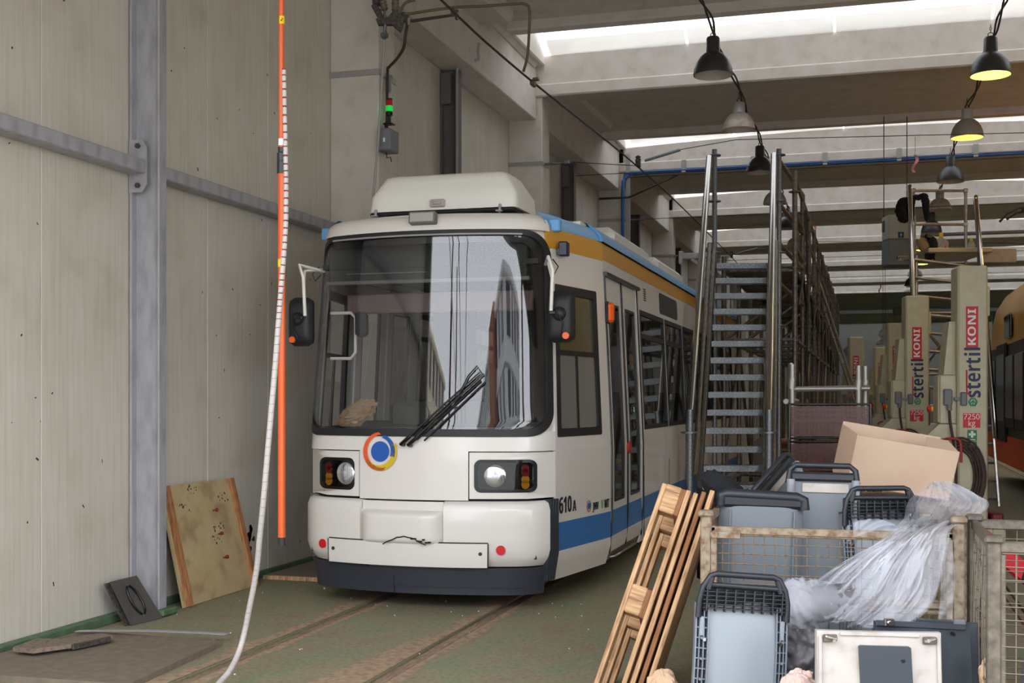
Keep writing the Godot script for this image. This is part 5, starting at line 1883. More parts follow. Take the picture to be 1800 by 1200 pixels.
func make_lift() -> Node3D:
	# local: x right, y up, +z towards the viewer; the column's front face is at z = 0
	var t := Node3D.new()
	var m := MB.new()
	m.box(Vector3(0, 1.62, -0.17), Vector3(0.335, 3.0, 0.34), 0.022)
	part("column_post", m, M.lift, t)
	m = MB.new()
	m.box(Vector3(0.19, 2.72, -0.2), Vector3(0.05, 0.34, 0.2), 0.01)
	m.box(Vector3(0.205, 2.72, -0.14), Vector3(0.03, 0.1, 0.05), 0.006)
	part("side_cap", m, M.lift, t)
	m = MB.new()
	m.box(Vector3(0.19, 0.9, -0.25), Vector3(0.05, 1.7, 0.16), 0.01)
	m.box(Vector3(0.3, 0.2, -0.7), Vector3(0.14, 0.18, 1.2), 0.02)
	m.box(Vector3(-0.2, 0.2, -0.7), Vector3(0.14, 0.18, 1.2), 0.02)
	part("carriage", m, M.maroon, t)
	m = MB.new()
	m.ext(PackedVector2Array([Vector2(-0.295, 1.88), Vector2(-0.235, 2.49), Vector2(-0.16, 2.49), Vector2(-0.16, 1.88)]), -0.42, -0.12)
	m.ext(PackedVector2Array([Vector2(-0.5, 0.22), Vector2(-0.5, 1.17), Vector2(-0.36, 1.31), Vector2(-0.165, 1.31), Vector2(-0.165, 0.22)]), -0.45, -0.06)
	part("side_housing", m, M.lift, t)
	m = MB.new()
	m.box(Vector3(-0.255, 1.595, -0.2), Vector3(0.19, 0.56, 0.26), 0.012)
	m.box(Vector3(-0.355, 1.6, -0.22), Vector3(0.02, 0.54, 0.24), 0.006)
	part("control_box", m, M.lift, t)
	m = MB.new()
	m.cyl(Vector3(-0.40, 1.485, -0.2), Vector3(-0.425, 1.485, -0.2), 0.03, 12)
	part("button_ring", m, M.label_yellow, t)
	m = MB.new()
	m.lathe([Vector2(0.03, 0.0), Vector2(0.04, 0.015), Vector2(0.035, 0.04), Vector2(0.0, 0.045)], Transform3D(Basis(Vector3.BACK, PI / 2), Vector3(-0.42, 1.485, -0.2)), 12)
	part("stop_button", m, M.red, t, "red emergency stop button")
	m = MB.new()
	m.box(Vector3(-0.265, 1.62, -0.055), Vector3(0.1, 0.19, 0.05), 0.015)
	m.box(Vector3(-0.105, 1.6, 0.01), Vector3(0.075, 0.16, 0.05), 0.015)
	m.box(Vector3(-0.17, 1.6, -0.02), Vector3(0.07, 0.04, 0.04), 0.005)
	m.cyl(Vector3(-0.255, 1.54, -0.04), Vector3(-0.25, 1.47, -0.04), 0.03, 10)
	part("socket", m, M.plug, t)
	m = MB.new()
	m.tube([Vector3(-0.25, 1.48, -0.04), Vector3(-0.245, 1.35, -0.03), Vector3(-0.22, 1.15, 0.0), Vector3(-0.19, 0.9, 0.02), Vector3(-0.19, 0.5, 0.02)], 0.016, 7)
	for i in 5:
		var r := 0.20 + i * 0.035
		var pts := []
		for k in 15:
			var a := lerpf(1.75, -1.7, k / 14.0)
			pts.append(Vector3(-0.2 + cos(a) * r * 0.8 + 0.05, 0.72 + sin(a) * (r + 0.1), 0.02 + 0.012 * i))
		m.tube(pts, 0.014, 6)
	part("coiled_cable", m, M.cable, t)
	m = MB.new()
	m.tube([Vector3(-0.36, 1.10, -0.03), Vector3(-0.35, 1.13, 0.03), Vector3(-0.3, 1.15, 0.09), Vector3(-0.2, 1.15, 0.1), Vector3(-0.165, 1.12, 0.1), Vector3(-0.155, 1.05, 0.1), Vector3(-0.155, 0.88, 0.1)], 0.016, 8)
	part("cable_hanger", m, M.cable_red, t)
	m = MB.new()
	m.box(Vector3(-0.05, 0.08, -0.2), Vector3(0.8, 0.12, 0.5), 0.02)
	for x in [-0.4, 0.25]:
		m.cyl(Vector3(x, 0.08, -0.35), Vector3(x + 0.06, 0.08, -0.35), 0.08, 14)
	part("base", m, M.lift, t)
	# the maker's lettering reads upwards
	m = MB.new()
	m.box(Vector3(-0.01, 2.42, 0.002), Vector3(0.135, 0.47, 0.004))
	var pl := part("red_panel", m, M.lift_red, t)
	var up := Basis(Vector3.BACK, PI / 2)
	text("KONI", 0.088, M.paper, pl, Transform3D(up, Vector3(-0.012, 2.415, 0.006)), true, 1.38)
	text("stertil", 0.165, M.navy, t, Transform3D(up, Vector3(0.0, 1.905, 0.003)), true, 0.88)
	m = MB.new()
	m.tube([Vector3(-0.028, 1.65, 0.002), Vector3(-0.055, 1.66, 0.002), Vector3(-0.068, 1.69, 0.002), Vector3(-0.07, 1.76, 0.002), Vector3(-0.07, 1.93, 0.002)], 0.009, 6)
	part("red_stroke", m, M.lift_red, t)
	m = MB.new()
	var hexa := []
	for i in 7:
		hexa.append(Vector3(0.045 * cos(i * TAU / 6), 1.565 + 0.045 * sin(i * TAU / 6), 0.002))
	m.tube(hexa, 0.011, 5)
	m.tube([Vector3(-0.03, 1.55, 0.002), Vector3(0, 1.58, 0.002), Vector3(0.03, 1.55, 0.002)], 0.008, 5)
	m.tube([Vector3(0, 1.53, 0.002), Vector3(0, 1.58, 0.002)], 0.007, 5)
	part("hexagon_mark", m, M.teal, t)
	m = MB.new()
	m.box(Vector3(-0.015, 1.355, 0.002), Vector3(0.19, 0.165, 0.004))
	pl = part("load_plate", m, M.lift_red, t)
	text("7250", 0.062, M.paper, pl, Transform3D(Basis.IDENTITY, Vector3(-0.015, 1.398, 0.005)), false, 0.95)
	text("kg", 0.062, M.paper, pl, Transform3D(Basis.IDENTITY, Vector3(-0.015, 1.322, 0.005)), false, 0.95)
	return t

func lifts() -> void:
	var t := make_lift()
	t.name = numbered("lifting_column")
	add_child(t)
	var grp := "cream mobile lifting columns"
	tag(t, "nearest cream lifting column, with green first aid signs on its face", "lifting column", grp)
	t.position = V(1.14, 0, 14.85)
	t.rotation.y = TH * 0.6
	var spots := [[0.69, 18.92, "second lifting column, standing before the tower ladder's foot, its panels red and white"], [0.535, 25.6, "third lifting column, just behind the second one"], [-0.29, 31.1, "lifting column standing apart at the far end of the scaffold, behind the tube rack"], [0.34, 37.5, "farthest and smallest lifting column, between the lone one and the third"]]
	for e in spots:
		copy(t, "lifting_column", e[2], V(e[0], 0, e[1]), TH * 0.6, grp)
	for y in [1.185, 1.055]:
		var m := MB.new()
		m.box(Vector3(-0.01, y, 0.002), Vector3(0.105, 0.125, 0.004))
		var p := part("first_aid_sign", m, M.aid_green, t, "green sign with white cross")
		m = MB.new()
		m.box(Vector3(-0.01, y + 0.012, 0.005), Vector3(0.075, 0.026, 0.003))
		m.box(Vector3(-0.01, y + 0.012, 0.005), Vector3(0.026, 0.075, 0.003))
		part("white_cross", m, M.paper, p)
		m = MB.new()
		m.box(Vector3(-0.01, y - 0.048, 0.005), Vector3(0.07, 0.008, 0.003))
		part("caption_bar", m, M.paper, p)

func tower() -> void:
	# rolling aluminium tower with a sloping ladder frame in front
	var at := V(1.2, 0, 19.6)
	var t := thing("ladder_tower", "aluminium work tower with a sloping rung ladder, between the lifting columns", "scaffold", at)
	var lb := V(0.70, 0.0, 19.15)
	var lt := V(0.60, 4.83, 19.62)
	var rb := V(1.86, 0.0, 19.5)
	var rt := V(1.56, 4.66, 19.85)
	for e in [[lb, lt], [rb, rt]]:
		var m := MB.new(at)
		var ctl: Array = [e[0].lerp(e[1], 0.30), e[0].lerp(e[1], 0.6), e[1]]
		m.tube([e[0].lerp(e[1], 0.22) + Vector3(0.02, 0, 0.1), e[0].lerp(e[1], 0.25) + Vector3(0.02, 0, 0.16), e[0].lerp(e[1], 0.3) + Vector3(0.02, 0, 0.15), e[1] + Vector3(0, -0.06, 0.13), e[1] + Vector3(0, 0, 0.08), e[1] + Vector3(0, -0.06, 0.0), e[0].lerp(e[1], 0.4)], 0.033, 10)
		part("bowed_handrail", m, M.chrome, t)
		m = MB.new(at)
		m.bar(e[0], e[0].lerp(e[1], 0.78), 0.035, 0.075, 0.006)
		part("stile", m, M.alu, t)
	for i in 14:
		var f := (0.12 + i * 0.272) / 4.75
		var m := MB.new(at)
		m.cyl(lb.lerp(lt, f), rb.lerp(rt, f), 0.025, 8)
		part("rung", m, M.alu, t)
	for e in [[0.70, 21.0], [1.52, 21.25], [0.70, 19.75], [1.62, 20.0]]:
		var m := MB.new(at)
		m.cyl(V(e[0], 0.12, e[1]), V(e[0], 5.0 if e[1] > 20.5 else 3.8, e[1]), 0.026, 8)
		part("upright", m, M.alu, t)
		m = MB.new(at)
		m.cyl(V(e[0] - 0.03, 0.1, e[1]), V(e[0] + 0.03, 0.1, e[1]), 0.1, 14)
		part("castor", m, M.rubber, t)
	for y in [5.0, 4.45]:
		var m := MB.new(at)
		m.cyl(V(0.70, y, 21.0), V(1.52, y, 21.25), 0.024, 8)
		m.box(V(1.52, y, 21.25), Vector3(0.07, 0.07, 0.07), 0.012)
		m.box(V(0.70, y, 21.0), Vector3(0.07, 0.07, 0.07), 0.012)
		part("guard_rail", m, M.alu, t)
	for y in [1.0, 2.0, 3.0]:
		var m := MB.new(at)
		m.cyl(V(0.70, y, 19.75), V(0.70, y, 21.0), 0.022, 6)
		m.cyl(V(1.6, y, 20.0), V(1.54, y, 21.25), 0.022, 6)
		m.cyl(V(0.7, y, 21.0), V(1.52, y, 21.25), 0.022, 6)
		part("frame_rung", m, M.alu, t)
	var mb := MB.new(at)
	mb.bar(V(0.7, 1.9, 21.0), V(1.52, 3.0, 21.25), 0.03, 0.045, 0.004)
	mb.bar(V(0.7, 3.0, 21.02), V(1.52, 1.9, 21.27), 0.03, 0.045, 0.004)
	part("cross_brace", mb, M.alu, t)
	mb = MB.new(at)
	var dk := Basis(Vector3.UP, -0.27)
	mb.box(V(1.17, 3.87, 20.45), Vector3(0.98, 0.07, 1.3), 0.01, Basis(Vector3.UP, 0.27))
	part("deck", mb, M.alu_warm, t)
	mb = MB.new(at)
	mb.box(V(1.95, 3.85, 20.6), Vector3(0.55, 0.22, 0.08), 0.01, Basis(Vector3.UP, 0.2))
	solo("wooden_beam_end", mb, M.off_white, "pale squared timber end jutting out beside the tower's deck", "timber").position = at
	# jacket over the handrail: one body with a hanging sleeve
	mb = MB.new(V(0.7, 4.6, 19.7))
	var n := FastNoiseLite.new()
	n.seed = 9
	n.frequency = 2.2
	var bone := func(pts: Array, r0: float, r1: float) -> void:
		var cv := Curve3D.new()
		for i in pts.size():
			var dd: Vector3 = (pts[mini(i + 1, pts.size() - 1)] - pts[maxi(i - 1, 0)]) / 6.0
			cv.add_point(pts[i], -dd, dd)
		cv.bake_interval = 0.03
		var bp := cv.get_baked_points()
		mb.grid(func(u: float, v: float):
			var k := clampi(int(v * (bp.size() - 1)), 0, bp.size() - 2)
			var c := bp[k].lerp(bp[k + 1], v * (bp.size() - 1) - k)
			var r: float = lerpf(r0, r1, v) * (1.0 + 0.35 * n.get_noise_2d(u * 6, v * 9)) * sqrt(clampf(minf(v, 1.0 - v) * 12.0, 0.02, 1.0))
			return c + Vector3(cos(u * TAU), 0.25 * sin(u * TAU * 2.0), sin(u * TAU)) * r, 20, 24)
	bone.call([px(1590, 392, 18.9), px(1583, 368, 18.9), px(1594, 348, 18.9), px(1612, 350, 18.9)], 0.07, 0.09)
	bone.call([px(1606, 350, 18.9), px(1618, 342, 18.9), px(1626, 352, 18.9), px(1628, 372, 18.9), px(1629, 390, 18.9)], 0.085, 0.03)
	bone.call([px(1600, 390, 18.95), px(1599, 366, 18.95), px(1602, 348, 18.95)], 0.06, 0.07)
	solo("jacket", mb, M.cloth, "dark work jacket slung over the tower's top rail", "jacket").position = V(0.7, 4.6, 19.7)
	# bag of clothes, tin box, bottle on the deck
	mb = MB.new(V(0.85, 3.93, 20.0))
	mb.grid(func(u: float, v: float):
		var a: float = u * TAU
		var b: float = (v - 0.5) * PI
		var d := Vector3(cos(a) * cos(b), sin(b), sin(a) * cos(b))
		var r: float = 1.0 + 0.5 * n.get_noise_3dv(d * 2.5)
		return px(1627, 432, 18.9) + Vector3(d.x * 0.13, d.y * 0.10 - 0.05 * d.x, d.z * 0.09) * r, 24, 16)
	solo("clothes_bundle", mb, M.tan, "tan work trousers bundled on the tower's deck", "clothes").position = V(0.85, 3.93, 20.0)
	mb = MB.new(V(1.0, 3.93, 20.0))
	mb.slab(func(u: float, v: float): return px(lerpf(1628, 1646, u) + 3 * sin(v * 6), lerpf(418, 458, v) + 3 * sin(u * 7), 18.8 + 0.02 * sin(u * 8 + v * 5)), func(u: float, v: float): return px(lerpf(1628, 1646, u) + 3 * sin(v * 6), lerpf(418, 458, v) + 3 * sin(u * 7), 18.84 + 0.02 * sin(u * 8)), 8, 10)
	solo("black_garment", mb, M.cloth, "black garment hanging over the edge of the tower's deck", "garment").position = V(1.0, 3.93, 20.0)
	at = px(1654, 448, 19.4)
	t = thing("cordless_drill", "black cordless drills with yellow ends on top of the clothes", "drill", px(1638, 420, 18.9))
	mb = MB.new(t.position)
	mb.box(px(1634, 417, 18.9), Vector3(0.16, 0.08, 0.08), 0.03, Basis(Vector3.BACK, -0.5))
	mb.box(px(1640, 425, 18.9), Vector3(0.05, 0.1, 0.06), 0.02)
	part("body", mb, M.black, t)
	mb = MB.new(t.position)
	mb.box(px(1641, 418, 18.85), Vector3(0.06, 0.06, 0.07), 0.02, Basis(Vector3.BACK, -0.5))
	part("grip", mb, M.label_yellow, t)
	t = thing("tool_case", "cream sheet metal box with a yellow handle on the tower's deck", "box", at)
	mb = MB.new(at)
	mb.ext(PackedVector2Array([Vector2(-0.1, 0.0), Vector2(0.11, 0.0), Vector2(0.11, 0.2), Vector2(0.03, 0.26), Vector2(-0.1, 0.25)]), -0.08, 0.08, Transform3D(Basis.IDENTITY, at))
	part("case", mb, M.off_white, t)
	mb = MB.new(at)
	mb.box(at + Vector3(0.0, 0.31, 0), Vector3(0.07, 0.09, 0.06), 0.015)
	part("handle", mb, M.label_yellow, t)
	mb = MB.new(at)
	mb.ext(PackedVector2Array([Vector2(0.045, 0.1), Vector2(0.075, 0.1), Vector2(0.06, 0.14)]), 0.08, 0.082, Transform3D(Basis.IDENTITY, at))
	mb.box(at + Vector3(0.06, 0.09, 0.081), Vector3(0.03, 0.008, 0.002))
	part("red_mark", mb, M.red, t)
	at = V(1.55, 3.91, 20.5)
	t = thing("water_bottle", "clear bottle with yellow cap on the tower's deck", "bottle", at)
	mb = MB.new(at)
	mb.lathe([Vector2(0.0, 0.0), Vector2(0.055, 0.0), Vector2(0.06, 0.02), Vector2(0.06, 0.1), Vector2(0.045, 0.14), Vector2(0.02, 0.165), Vector2(0.02, 0.18)], Transform3D(Basis.IDENTITY, at), 14)
	part("bottle_body", mb, M.lens2, t)
	mb = MB.new(at)
	mb.cyl(at + Vector3(0, 0.175, 0), at + Vector3(0, 0.205, 0), 0.026, 10)
	part("cap", mb, M.label_yellow, t)

func yellow_tram() -> void:
	var at := V(3.55, 0, 10.0)
	var t := thing("yellow_tram", "yellow tram with dark window bands at the right edge, raised beside the lifting columns", "tram", at)
	var z0 := 14.0
	var z1 := 27.0
	var m := MB.new(at)
	var prof := [[1.22, 0.45], [1.22, 0.8], [1.22, 2.55], [1.2, 3.0], [1.12, 3.35], [0.95, 3.62], [0.7, 3.8], [0.0, 3.92]]
	for sd in [-1.0, 1.0]:
		m.grid(func(u: float, v: float):
			var i := mini(int(v * 5.0) + 2, 6)
			var f := v * 5.0 - (i - 2)
			var x := lerpf(prof[i][0], prof[i + 1][0], f)
			var y := lerpf(prof[i][1], prof[i + 1][1], f)
			var s := lerpf(z0, z1, u)
			x *= 1.0 - 0.1 * pow(maxf(0.0, (u - 0.9) / 0.1), 2)
			return V(3.55 + sd * x, y, s), 20, 15)
	part("upper_body", m, M.tram_yellow, t)
	m = MB.new(at)
	for sd in [-1.0, 1.0]:
		m = MB.new(at)
		m.slab(func(u: float, v: float): return V(3.55 + sd * 1.22, lerpf(0.45, 0.95, v), lerpf(z0, z1, u)), func(u: float, v: float): return V(3.55 + sd * 1.18, lerpf(0.45, 0.95, v), lerpf(z0, z1, u)), 4, 1, false)
		part("skirt_panel", m, M.orange_red, t)
	m = MB.new(at)
	for sd in [-1.0, 1.0]:
		m.box(V(3.55 + sd * 1.19, 1.75, (z0 + z1) / 2), Vector3(0.04, 1.62, z1 - z0))
	m.box(V(3.55, 1.9, z1 - 0.02), Vector3(2.2, 3.0, 0.05))
	m.box(V(3.55, 1.9, z0 + 0.02), Vector3(2.3, 3.0, 0.05))
	m.box(V(3.55, 0.6, (z0 + z1) / 2), Vector3(2.3, 0.1, z1 - z0))
	part("window_band", m, M.dark, t)
	var s := z0 + 0.3
	var i := 0
	while s < z1 - 1.0:
		var w := 1.25 if i % 3 else 1.5
		m = MB.new(at)
		m.box(V(2.315, 1.72, s + w / 2), Vector3(0.05, 1.75 if i % 3 == 0 else 1.25, w), 0.02)
		var fr := part("door_leaf" if i % 3 == 0 else "window_frame", m, M.rubber, t)
		m = MB.new(at)
		m.box(V(2.285, 1.8, s + w / 2), Vector3(0.012, 1.2 if i % 3 == 0 else 1.05, w - 0.16))
		part("pane", m, M.pane_dark, fr)
		s += w + 0.12
		i += 1
	m = MB.new(at)
	m.box(V(2.3, 2.85, 22.6), Vector3(0.05, 0.42, 0.9), 0.03)
	part("route_display", m, M.pane_dark, t)
	for e in [15.5, 24.5]:
		m = MB.new(at)
		for u in [2.95, 4.1]:
			for w in [-0.9, 0.9]:
				m.cyl(V(u, 0.36, e + w), V(u + 0.08, 0.36, e + w), 0.34, 18)
		m.box(V(3.55, 0.45, e), Vector3(1.3, 0.3, 2.4), 0.05)
		part("bogie", m, M.black, t)
	# raised pantograph
	m = MB.new(at)
	var py := 5.1
	m.tube([V(2.3, 4.84, 24.0), V(2.42, 4.98, 24.0), V(2.62, py - 0.02, 24.0), V(2.85, py, 24.0), V(4.25, py, 24.0), V(4.5, py - 0.06, 24.0), V(4.7, 4.82, 24.0)], 0.022, 8)
	m.tube([V(2.45, 4.92, 24.3), V(2.62, py - 0.06, 24.3), V(2.85, py - 0.04, 24.3), V(4.25, py - 0.04, 24.3), V(4.6, 4.86, 24.3)], 0.022, 8)
	m.box(V(3.55, py - 0.03, 24.15), Vector3(1.7, 0.03, 0.36), 0.008)
	part("pantograph_head", m, M.wire, t)
	m = MB.new(at)
	m.cyl(V(2.95, py - 0.12, 24.2), V(3.35, 4.1, 22.8), 0.05, 8)
	m.cyl(V(3.35, 4.1, 22.8), V(3.45, 3.95, 24.4), 0.06, 8)
	m.cyl(V(4.15, py - 0.12, 24.2), V(3.75, 4.1, 22.8), 0.05, 8)
	m.cyl(V(3.1, py - 0.1, 24.2), V(3.8, 4.5, 23.4), 0.014, 6)
	m.box(V(2.98, py - 0.12, 24.2), Vector3(0.16, 0.1, 0.1), 0.02)
	part("pantograph_arm", m, M.iron, t)
	m = MB.new(at)
	m.box(V(3.3, 3.98, 21.0), Vector3(1.2, 0.22, 2.0), 0.05)
	part("roof_box", m, M.roofwhite, t)

func far_things() -> void:
	# heater box hung from the roof
	var at := V(0.5, 3.9, 22.05)
	var t := thing("wall_heater", "grey and white heater cabinet hanging high behind the tower", "heater", at)
	var bs := Basis(Vector3.UP, TH)
	var m := MB.new(at)
	m.box(at + Vector3(0, 0.66, -0.2), Vector3(0.47, 0.41, 0.4), 0.012, bs)
	part("upper_case", m, M.heater, t)
	m = MB.new(at)
	m.box(at + Vector3(0, 0.22, -0.2), Vector3(0.475, 0.45, 0.41), 0.012, bs)
	part("lower_case", m, M.heater_grey, t)
	m = MB.new(at)
	m.box(at + Vector3(0, 0.01, -0.2), Vector3(0.46, 0.04, 0.4), 0.012, bs)
	m.box(at + Vector3(-0.25, 0.7, -0.2), Vector3(0.05, 0.2, 0.08), 0.012, bs)
	part("mounting_rail", m, M.post_grey, t)
	m = MB.new(at)
	m.box(at + bs * Vector3(0.03, 0.52, 0.01), Vector3(0.1, 0.1, 0.006), 0.0, bs)
	var sg := part("warning_sign", m, M.navy_sign, t, "blue sign with white lightning flash")
	m = MB.new(at)
	m.ext(PackedVector2Array([Vector2(0.01, 0.04), Vector2(-0.018, -0.002), Vector2(0.0, -0.002), Vector2(-0.01, -0.04), Vector2(0.02, 0.006), Vector2(0.002, 0.006)]), 0.003, 0.006, Transform3D(bs, at + bs * Vector3(0.03, 0.52, 0.01)))
	part("flash", m, M.paper, sg)
	m = MB.new(at)
	m.box(at + bs * Vector3(0.08, 0.12, 0.01), Vector3(0.2, 0.08, 0.006), 0.0, bs)
	var pl := part("name_plate", m, M.paper, t)
	text("AEYBW", 0.05, M.ink, pl, Transform3D(bs, bs * Vector3(0.05, 0.12, 0.014)), true, 0.9)
	m = MB.new(at)
	m.box(at + bs * Vector3(0.04, 0.76, 0.03), Vector3(0.09, 0.07, 0.04), 0.008, bs)
	m.tube([at + bs * Vector3(0.08, 0.78, 0.03), at + bs * Vector3(0.15, 0.8, 0.03), at + bs * Vector3(0.18, 0.7, 0.03), at + bs * Vector3(0.22, 0.6, 0.03)], 0.006, 5)
	part("terminal_box", m, M.off_white, t)
	for x in [-0.2, 0.2]:
		m = MB.new(at)
		m.cyl(at + bs * Vector3(x, 0.85, -0.2), at + bs * Vector3(x, 2.6, -0.2), 0.008, 5)
		part("hanger_rod", m, M.wire, t)
	# crane bridges across the far end
	for e in [[47.0, 5.2, 0.6, "greenish crane bridge spanning the far hall, the nearer one"], [53.0, 4.95, 0.4, "dark crane bridge spanning the far hall, the lower and farther one"]]:
		at = V(2.5, e[1], e[0])
		t = thing("crane_bridge", e[3], "crane", at)
		m = MB.new(at)
		m.box(at, Vector3(14.6, e[2], 0.25), 0.02)
		m.box(at + Vector3(0, -e[2] / 2, 0), Vector3(14.6, 0.03, 0.45), 0.006)
		part("girder", m, M.crane, t)
		m = MB.new(at)
		m.box(at + Vector3(-1.3, -0.4, 0), Vector3(0.7, 0.3, 0.5), 0.04)
		part("trolley", m, M.post_grey, t)
	# ribbons tied to the span wires
	for e in [[-1.05, 5.0, 24.6, "red and white ribbon hanging from a span wire between the lamp rows"], [0.6, 5.0, 17.95, "faded red ribbon on a span wire above the blue pipe, nearer the right lamp row"], [0.3, 5.0, 38.0, "small faint red ribbon hanging farthest back, left of the heater"]]:
		m = MB.new(V(e[0], e[1], e[2]))
		m.slab(func(u: float, v: float): return V(e[0] + 0.04 * u + 0.03 * sin(v * 6), e[1] - 0.24 * v, e[2] + 0.02 * sin(v * 9)), func(u: float, v: float): return V(e[0] + 0.04 * u + 0.03 * sin(v * 6), e[1] - 0.24 * v, e[2] + 0.005 + 0.02 * sin(v * 9)), 2, 12, false)
		m.cyl(V(e[0] + 0.02, e[1], e[2]), V(e[0] + 0.02, e[1] + 0.25, e[2]), 0.004, 4)
		solo("hanging_ribbon", m, M.ribbon, e[3], "ribbon").position = V(e[0], e[1], e[2])
	for e in [[19.5, 5.25], [24.6, 5.25], [33.0, 5.3], [38.0, 5.25]]:
		m = MB.new()
		m.cyl(V(-4.6, e[1], e[0]), V(9.9, e[1] + 0.02, e[0]), 0.006, 4)
		solo("span_wire", m, M.wire, {19.5: "nearest of the thin span wires crossing the hall", 24.6: "second thin span wire, holding the nearer ribbon", 33.0: "third thin span wire back in the hall", 38.0: "farthest thin span wire, holding the farthest ribbon"}[e[0]], "wire")
	# cable tray in front of the back bays
	m = MB.new()
	m.box(V(5.5, 4.9, 26.0), Vector3(9.0, 0.05, 0.2), 0.005)
	solo("cable_tray", m, M.galv, "thin perforated cable tray running right behind the tower", "tray")
	# planks, crate and orange bin on the floor under the scaffold
	at = V(-1.45, 0.0, 24.5)
	t = thing("plank_stack", "stack of pale planks on trestles seen through the stairs", "planks", at)
	for i in 6:
		m = MB.new(at)
		m.box(at + Vector3(0.1 * (i % 2), 0.5 + 0.06 * i, 0.1 * (i % 3)), Vector3(1.5, 0.05, 0.5), 0.006, Basis(Vector3.UP, 0.1 * (i % 2)))
		part("plank", m, M.wood, t)
	for x in [-0.5, 0.5]:
		m = MB.new(at)
		m.box(at + Vector3(x, 0.24, 0), Vector3(0.08, 0.48, 0.45), 0.006)
		part("trestle", m, M.wood_dark, t)
	m = MB.new()
	m.box(V(-0.95, 0.35, 22.5), Vector3(0.34, 0.7, 0.3), 0.06)
	m.cyl(V(-0.95, 0.7, 22.5), V(-0.95, 0.76, 22.5), 0.1, 12)
	solo("orange_canister", m, M.orange, "orange canister standing behind the scaffold foot", "canister")
	m = MB.new()
	m.ext(PackedVector2Array([Vector2(-0.2, 0), Vector2(0.2, 0), Vector2(0.2, 0.9), Vector2(0.0, 1.05), Vector2(-0.2, 0.9)]), -0.03, 0.0, Transform3D(Basis(Vector3.UP, 0.2), V(-1.62, 0.0, 20.5)))
	solo("grey_panel", m, M.post_grey, "grey sheet standing under the platform behind the stairs", "panel")
	# things at the back wall
	for e in [-0.2, 5.5]:
		m = MB.new()
		m.box(V(e, 2.2, 62.7), Vector3(4.6, 0.12, 0.25), 0.01)
		solo("wall_shelf", m, M.steel_grey, "grey shelf rail on the pale back wall, %s" % ["nearer the scaffold" if e < 0 else "nearer the yellow tram"], "shelf")
	for e in [[-0.9, 3.4], [1.6, 3.5]]:
		m = MB.new()
		m.box(V(e[0], e[1] + 0.6, 62.8), Vector3(0.5, 0.5, 0.04), 0.0, Basis(Vector3.BACK, PI / 4))
		solo("wall_sign", m, M.post_grey, "grey diamond-shaped sign on the pale back wall, %s" % ["nearer the scaffold" if e[0] < 0 else "nearer the lifting columns"], "sign")

func pallets() -> void:
	var t := thing("wooden_pallet", "wooden pallet stood on end, leaning towards the wire cage", "pallet", V(-1.36, 0.005, 5.88))
	var L := 1.27
	var W := 0.84
	var rg := RandomNumberGenerator.new()
	rg.seed = 6
	for z in [0.0, -(W - 0.1) / 2, -(W - 0.1)]:
		var m := MB.new()
		m.box(Vector3(0.012, L / 2, z - 0.05), Vector3(0.024, L, 0.1), 0.003)
		part("runner", m, M.wood, t)
		for y in [0.075, L / 2, L - 0.075]:
			m = MB.new()
			m.box(Vector3(0.065, y + rg.randf_range(-0.005, 0.005), z - 0.05), Vector3(0.082, 0.15, 0.1), 0.005)
			part("block", m, M.wood_across, t)
	for y in [0.075, L / 2, L - 0.075]:
		var m := MB.new()
		m.box(Vector3(0.118, y, -W / 2), Vector3(0.023, 0.15, W), 0.003)
		part("stringer_board", m, M.wood_dark, t)
	for i in 5:
		var m := MB.new()
		var ww := 0.145 if i % 2 == 0 else 0.1
		m.box(Vector3(0.142, L / 2 + rg.randf_range(-0.006, 0.006), -0.07 - i * (W - 0.14) / 4), Vector3(0.024, L, ww), 0.003)
		part("deck_board", m, M.wood, t)
	var yy := Vector3(0.285, 1.0, -0.42).normalized()
	var zz := (Vector3(0.03, 0, 1) - yy * Vector3(0.03, 0, 1).dot(yy)).normalized()
	t.basis = Basis(yy.cross(zz), yy, zz)
	t.position = V(-1.36, 0.03, 5.9)
	for i in 3:
		var m := MB.new()
		m.box(Vector3(0.182 + i * 0.04, 0.635 + 0.012 * i, -0.3 + 0.03 * i), Vector3(0.024, 1.27, 0.6), 0.003)
		var o := solo("loose_plank", m, [M.wood, M.wood_dark, M.wood][i], ["loose plank leaning right behind the pallet, nearest to it", "middle one of three loose planks between the pallet and the cage", "loose plank nearest the cage, leaning behind the pallet"][i], "plank", "loose planks leaning with the pallet")
		o.transform = t.transform
	# loose black cloth over the pallets' tops
	var n := FastNoiseLite.new()
	n.seed = 3
	n.frequency = 2.5
	var at := px(1275, 862, 6.95)
	var m := MB.new(at)
	m.grid(func(u: float, v: float):
		var a: float = u * TAU
		var b: float = (v - 0.5) * PI
		var d := Vector3(cos(a) * cos(b), sin(b), sin(a) * cos(b))
		var r: float = 1.0 + 0.28 * n.get_noise_3dv(d * 2.0)
		var p := Vector3(d.x * 0.14, d.y * 0.085 - 0.07 * d.x, d.z * 0.12)
		return at + Basis(Vector3.UP, TH) * p * r, 26, 16)
	m.grid(func(u: float, v: float): return px(lerpf(1225, 1315, u), lerpf(855, 1015, v) + 6 * sin(u * 9), 6.98 + 0.03 * sin(u * 11 + v * 3)), 14, 8)
	solo("black_cloth", m, M.cloth, "black cloth draped over the corner between pallets and cage", "cloth").position = at

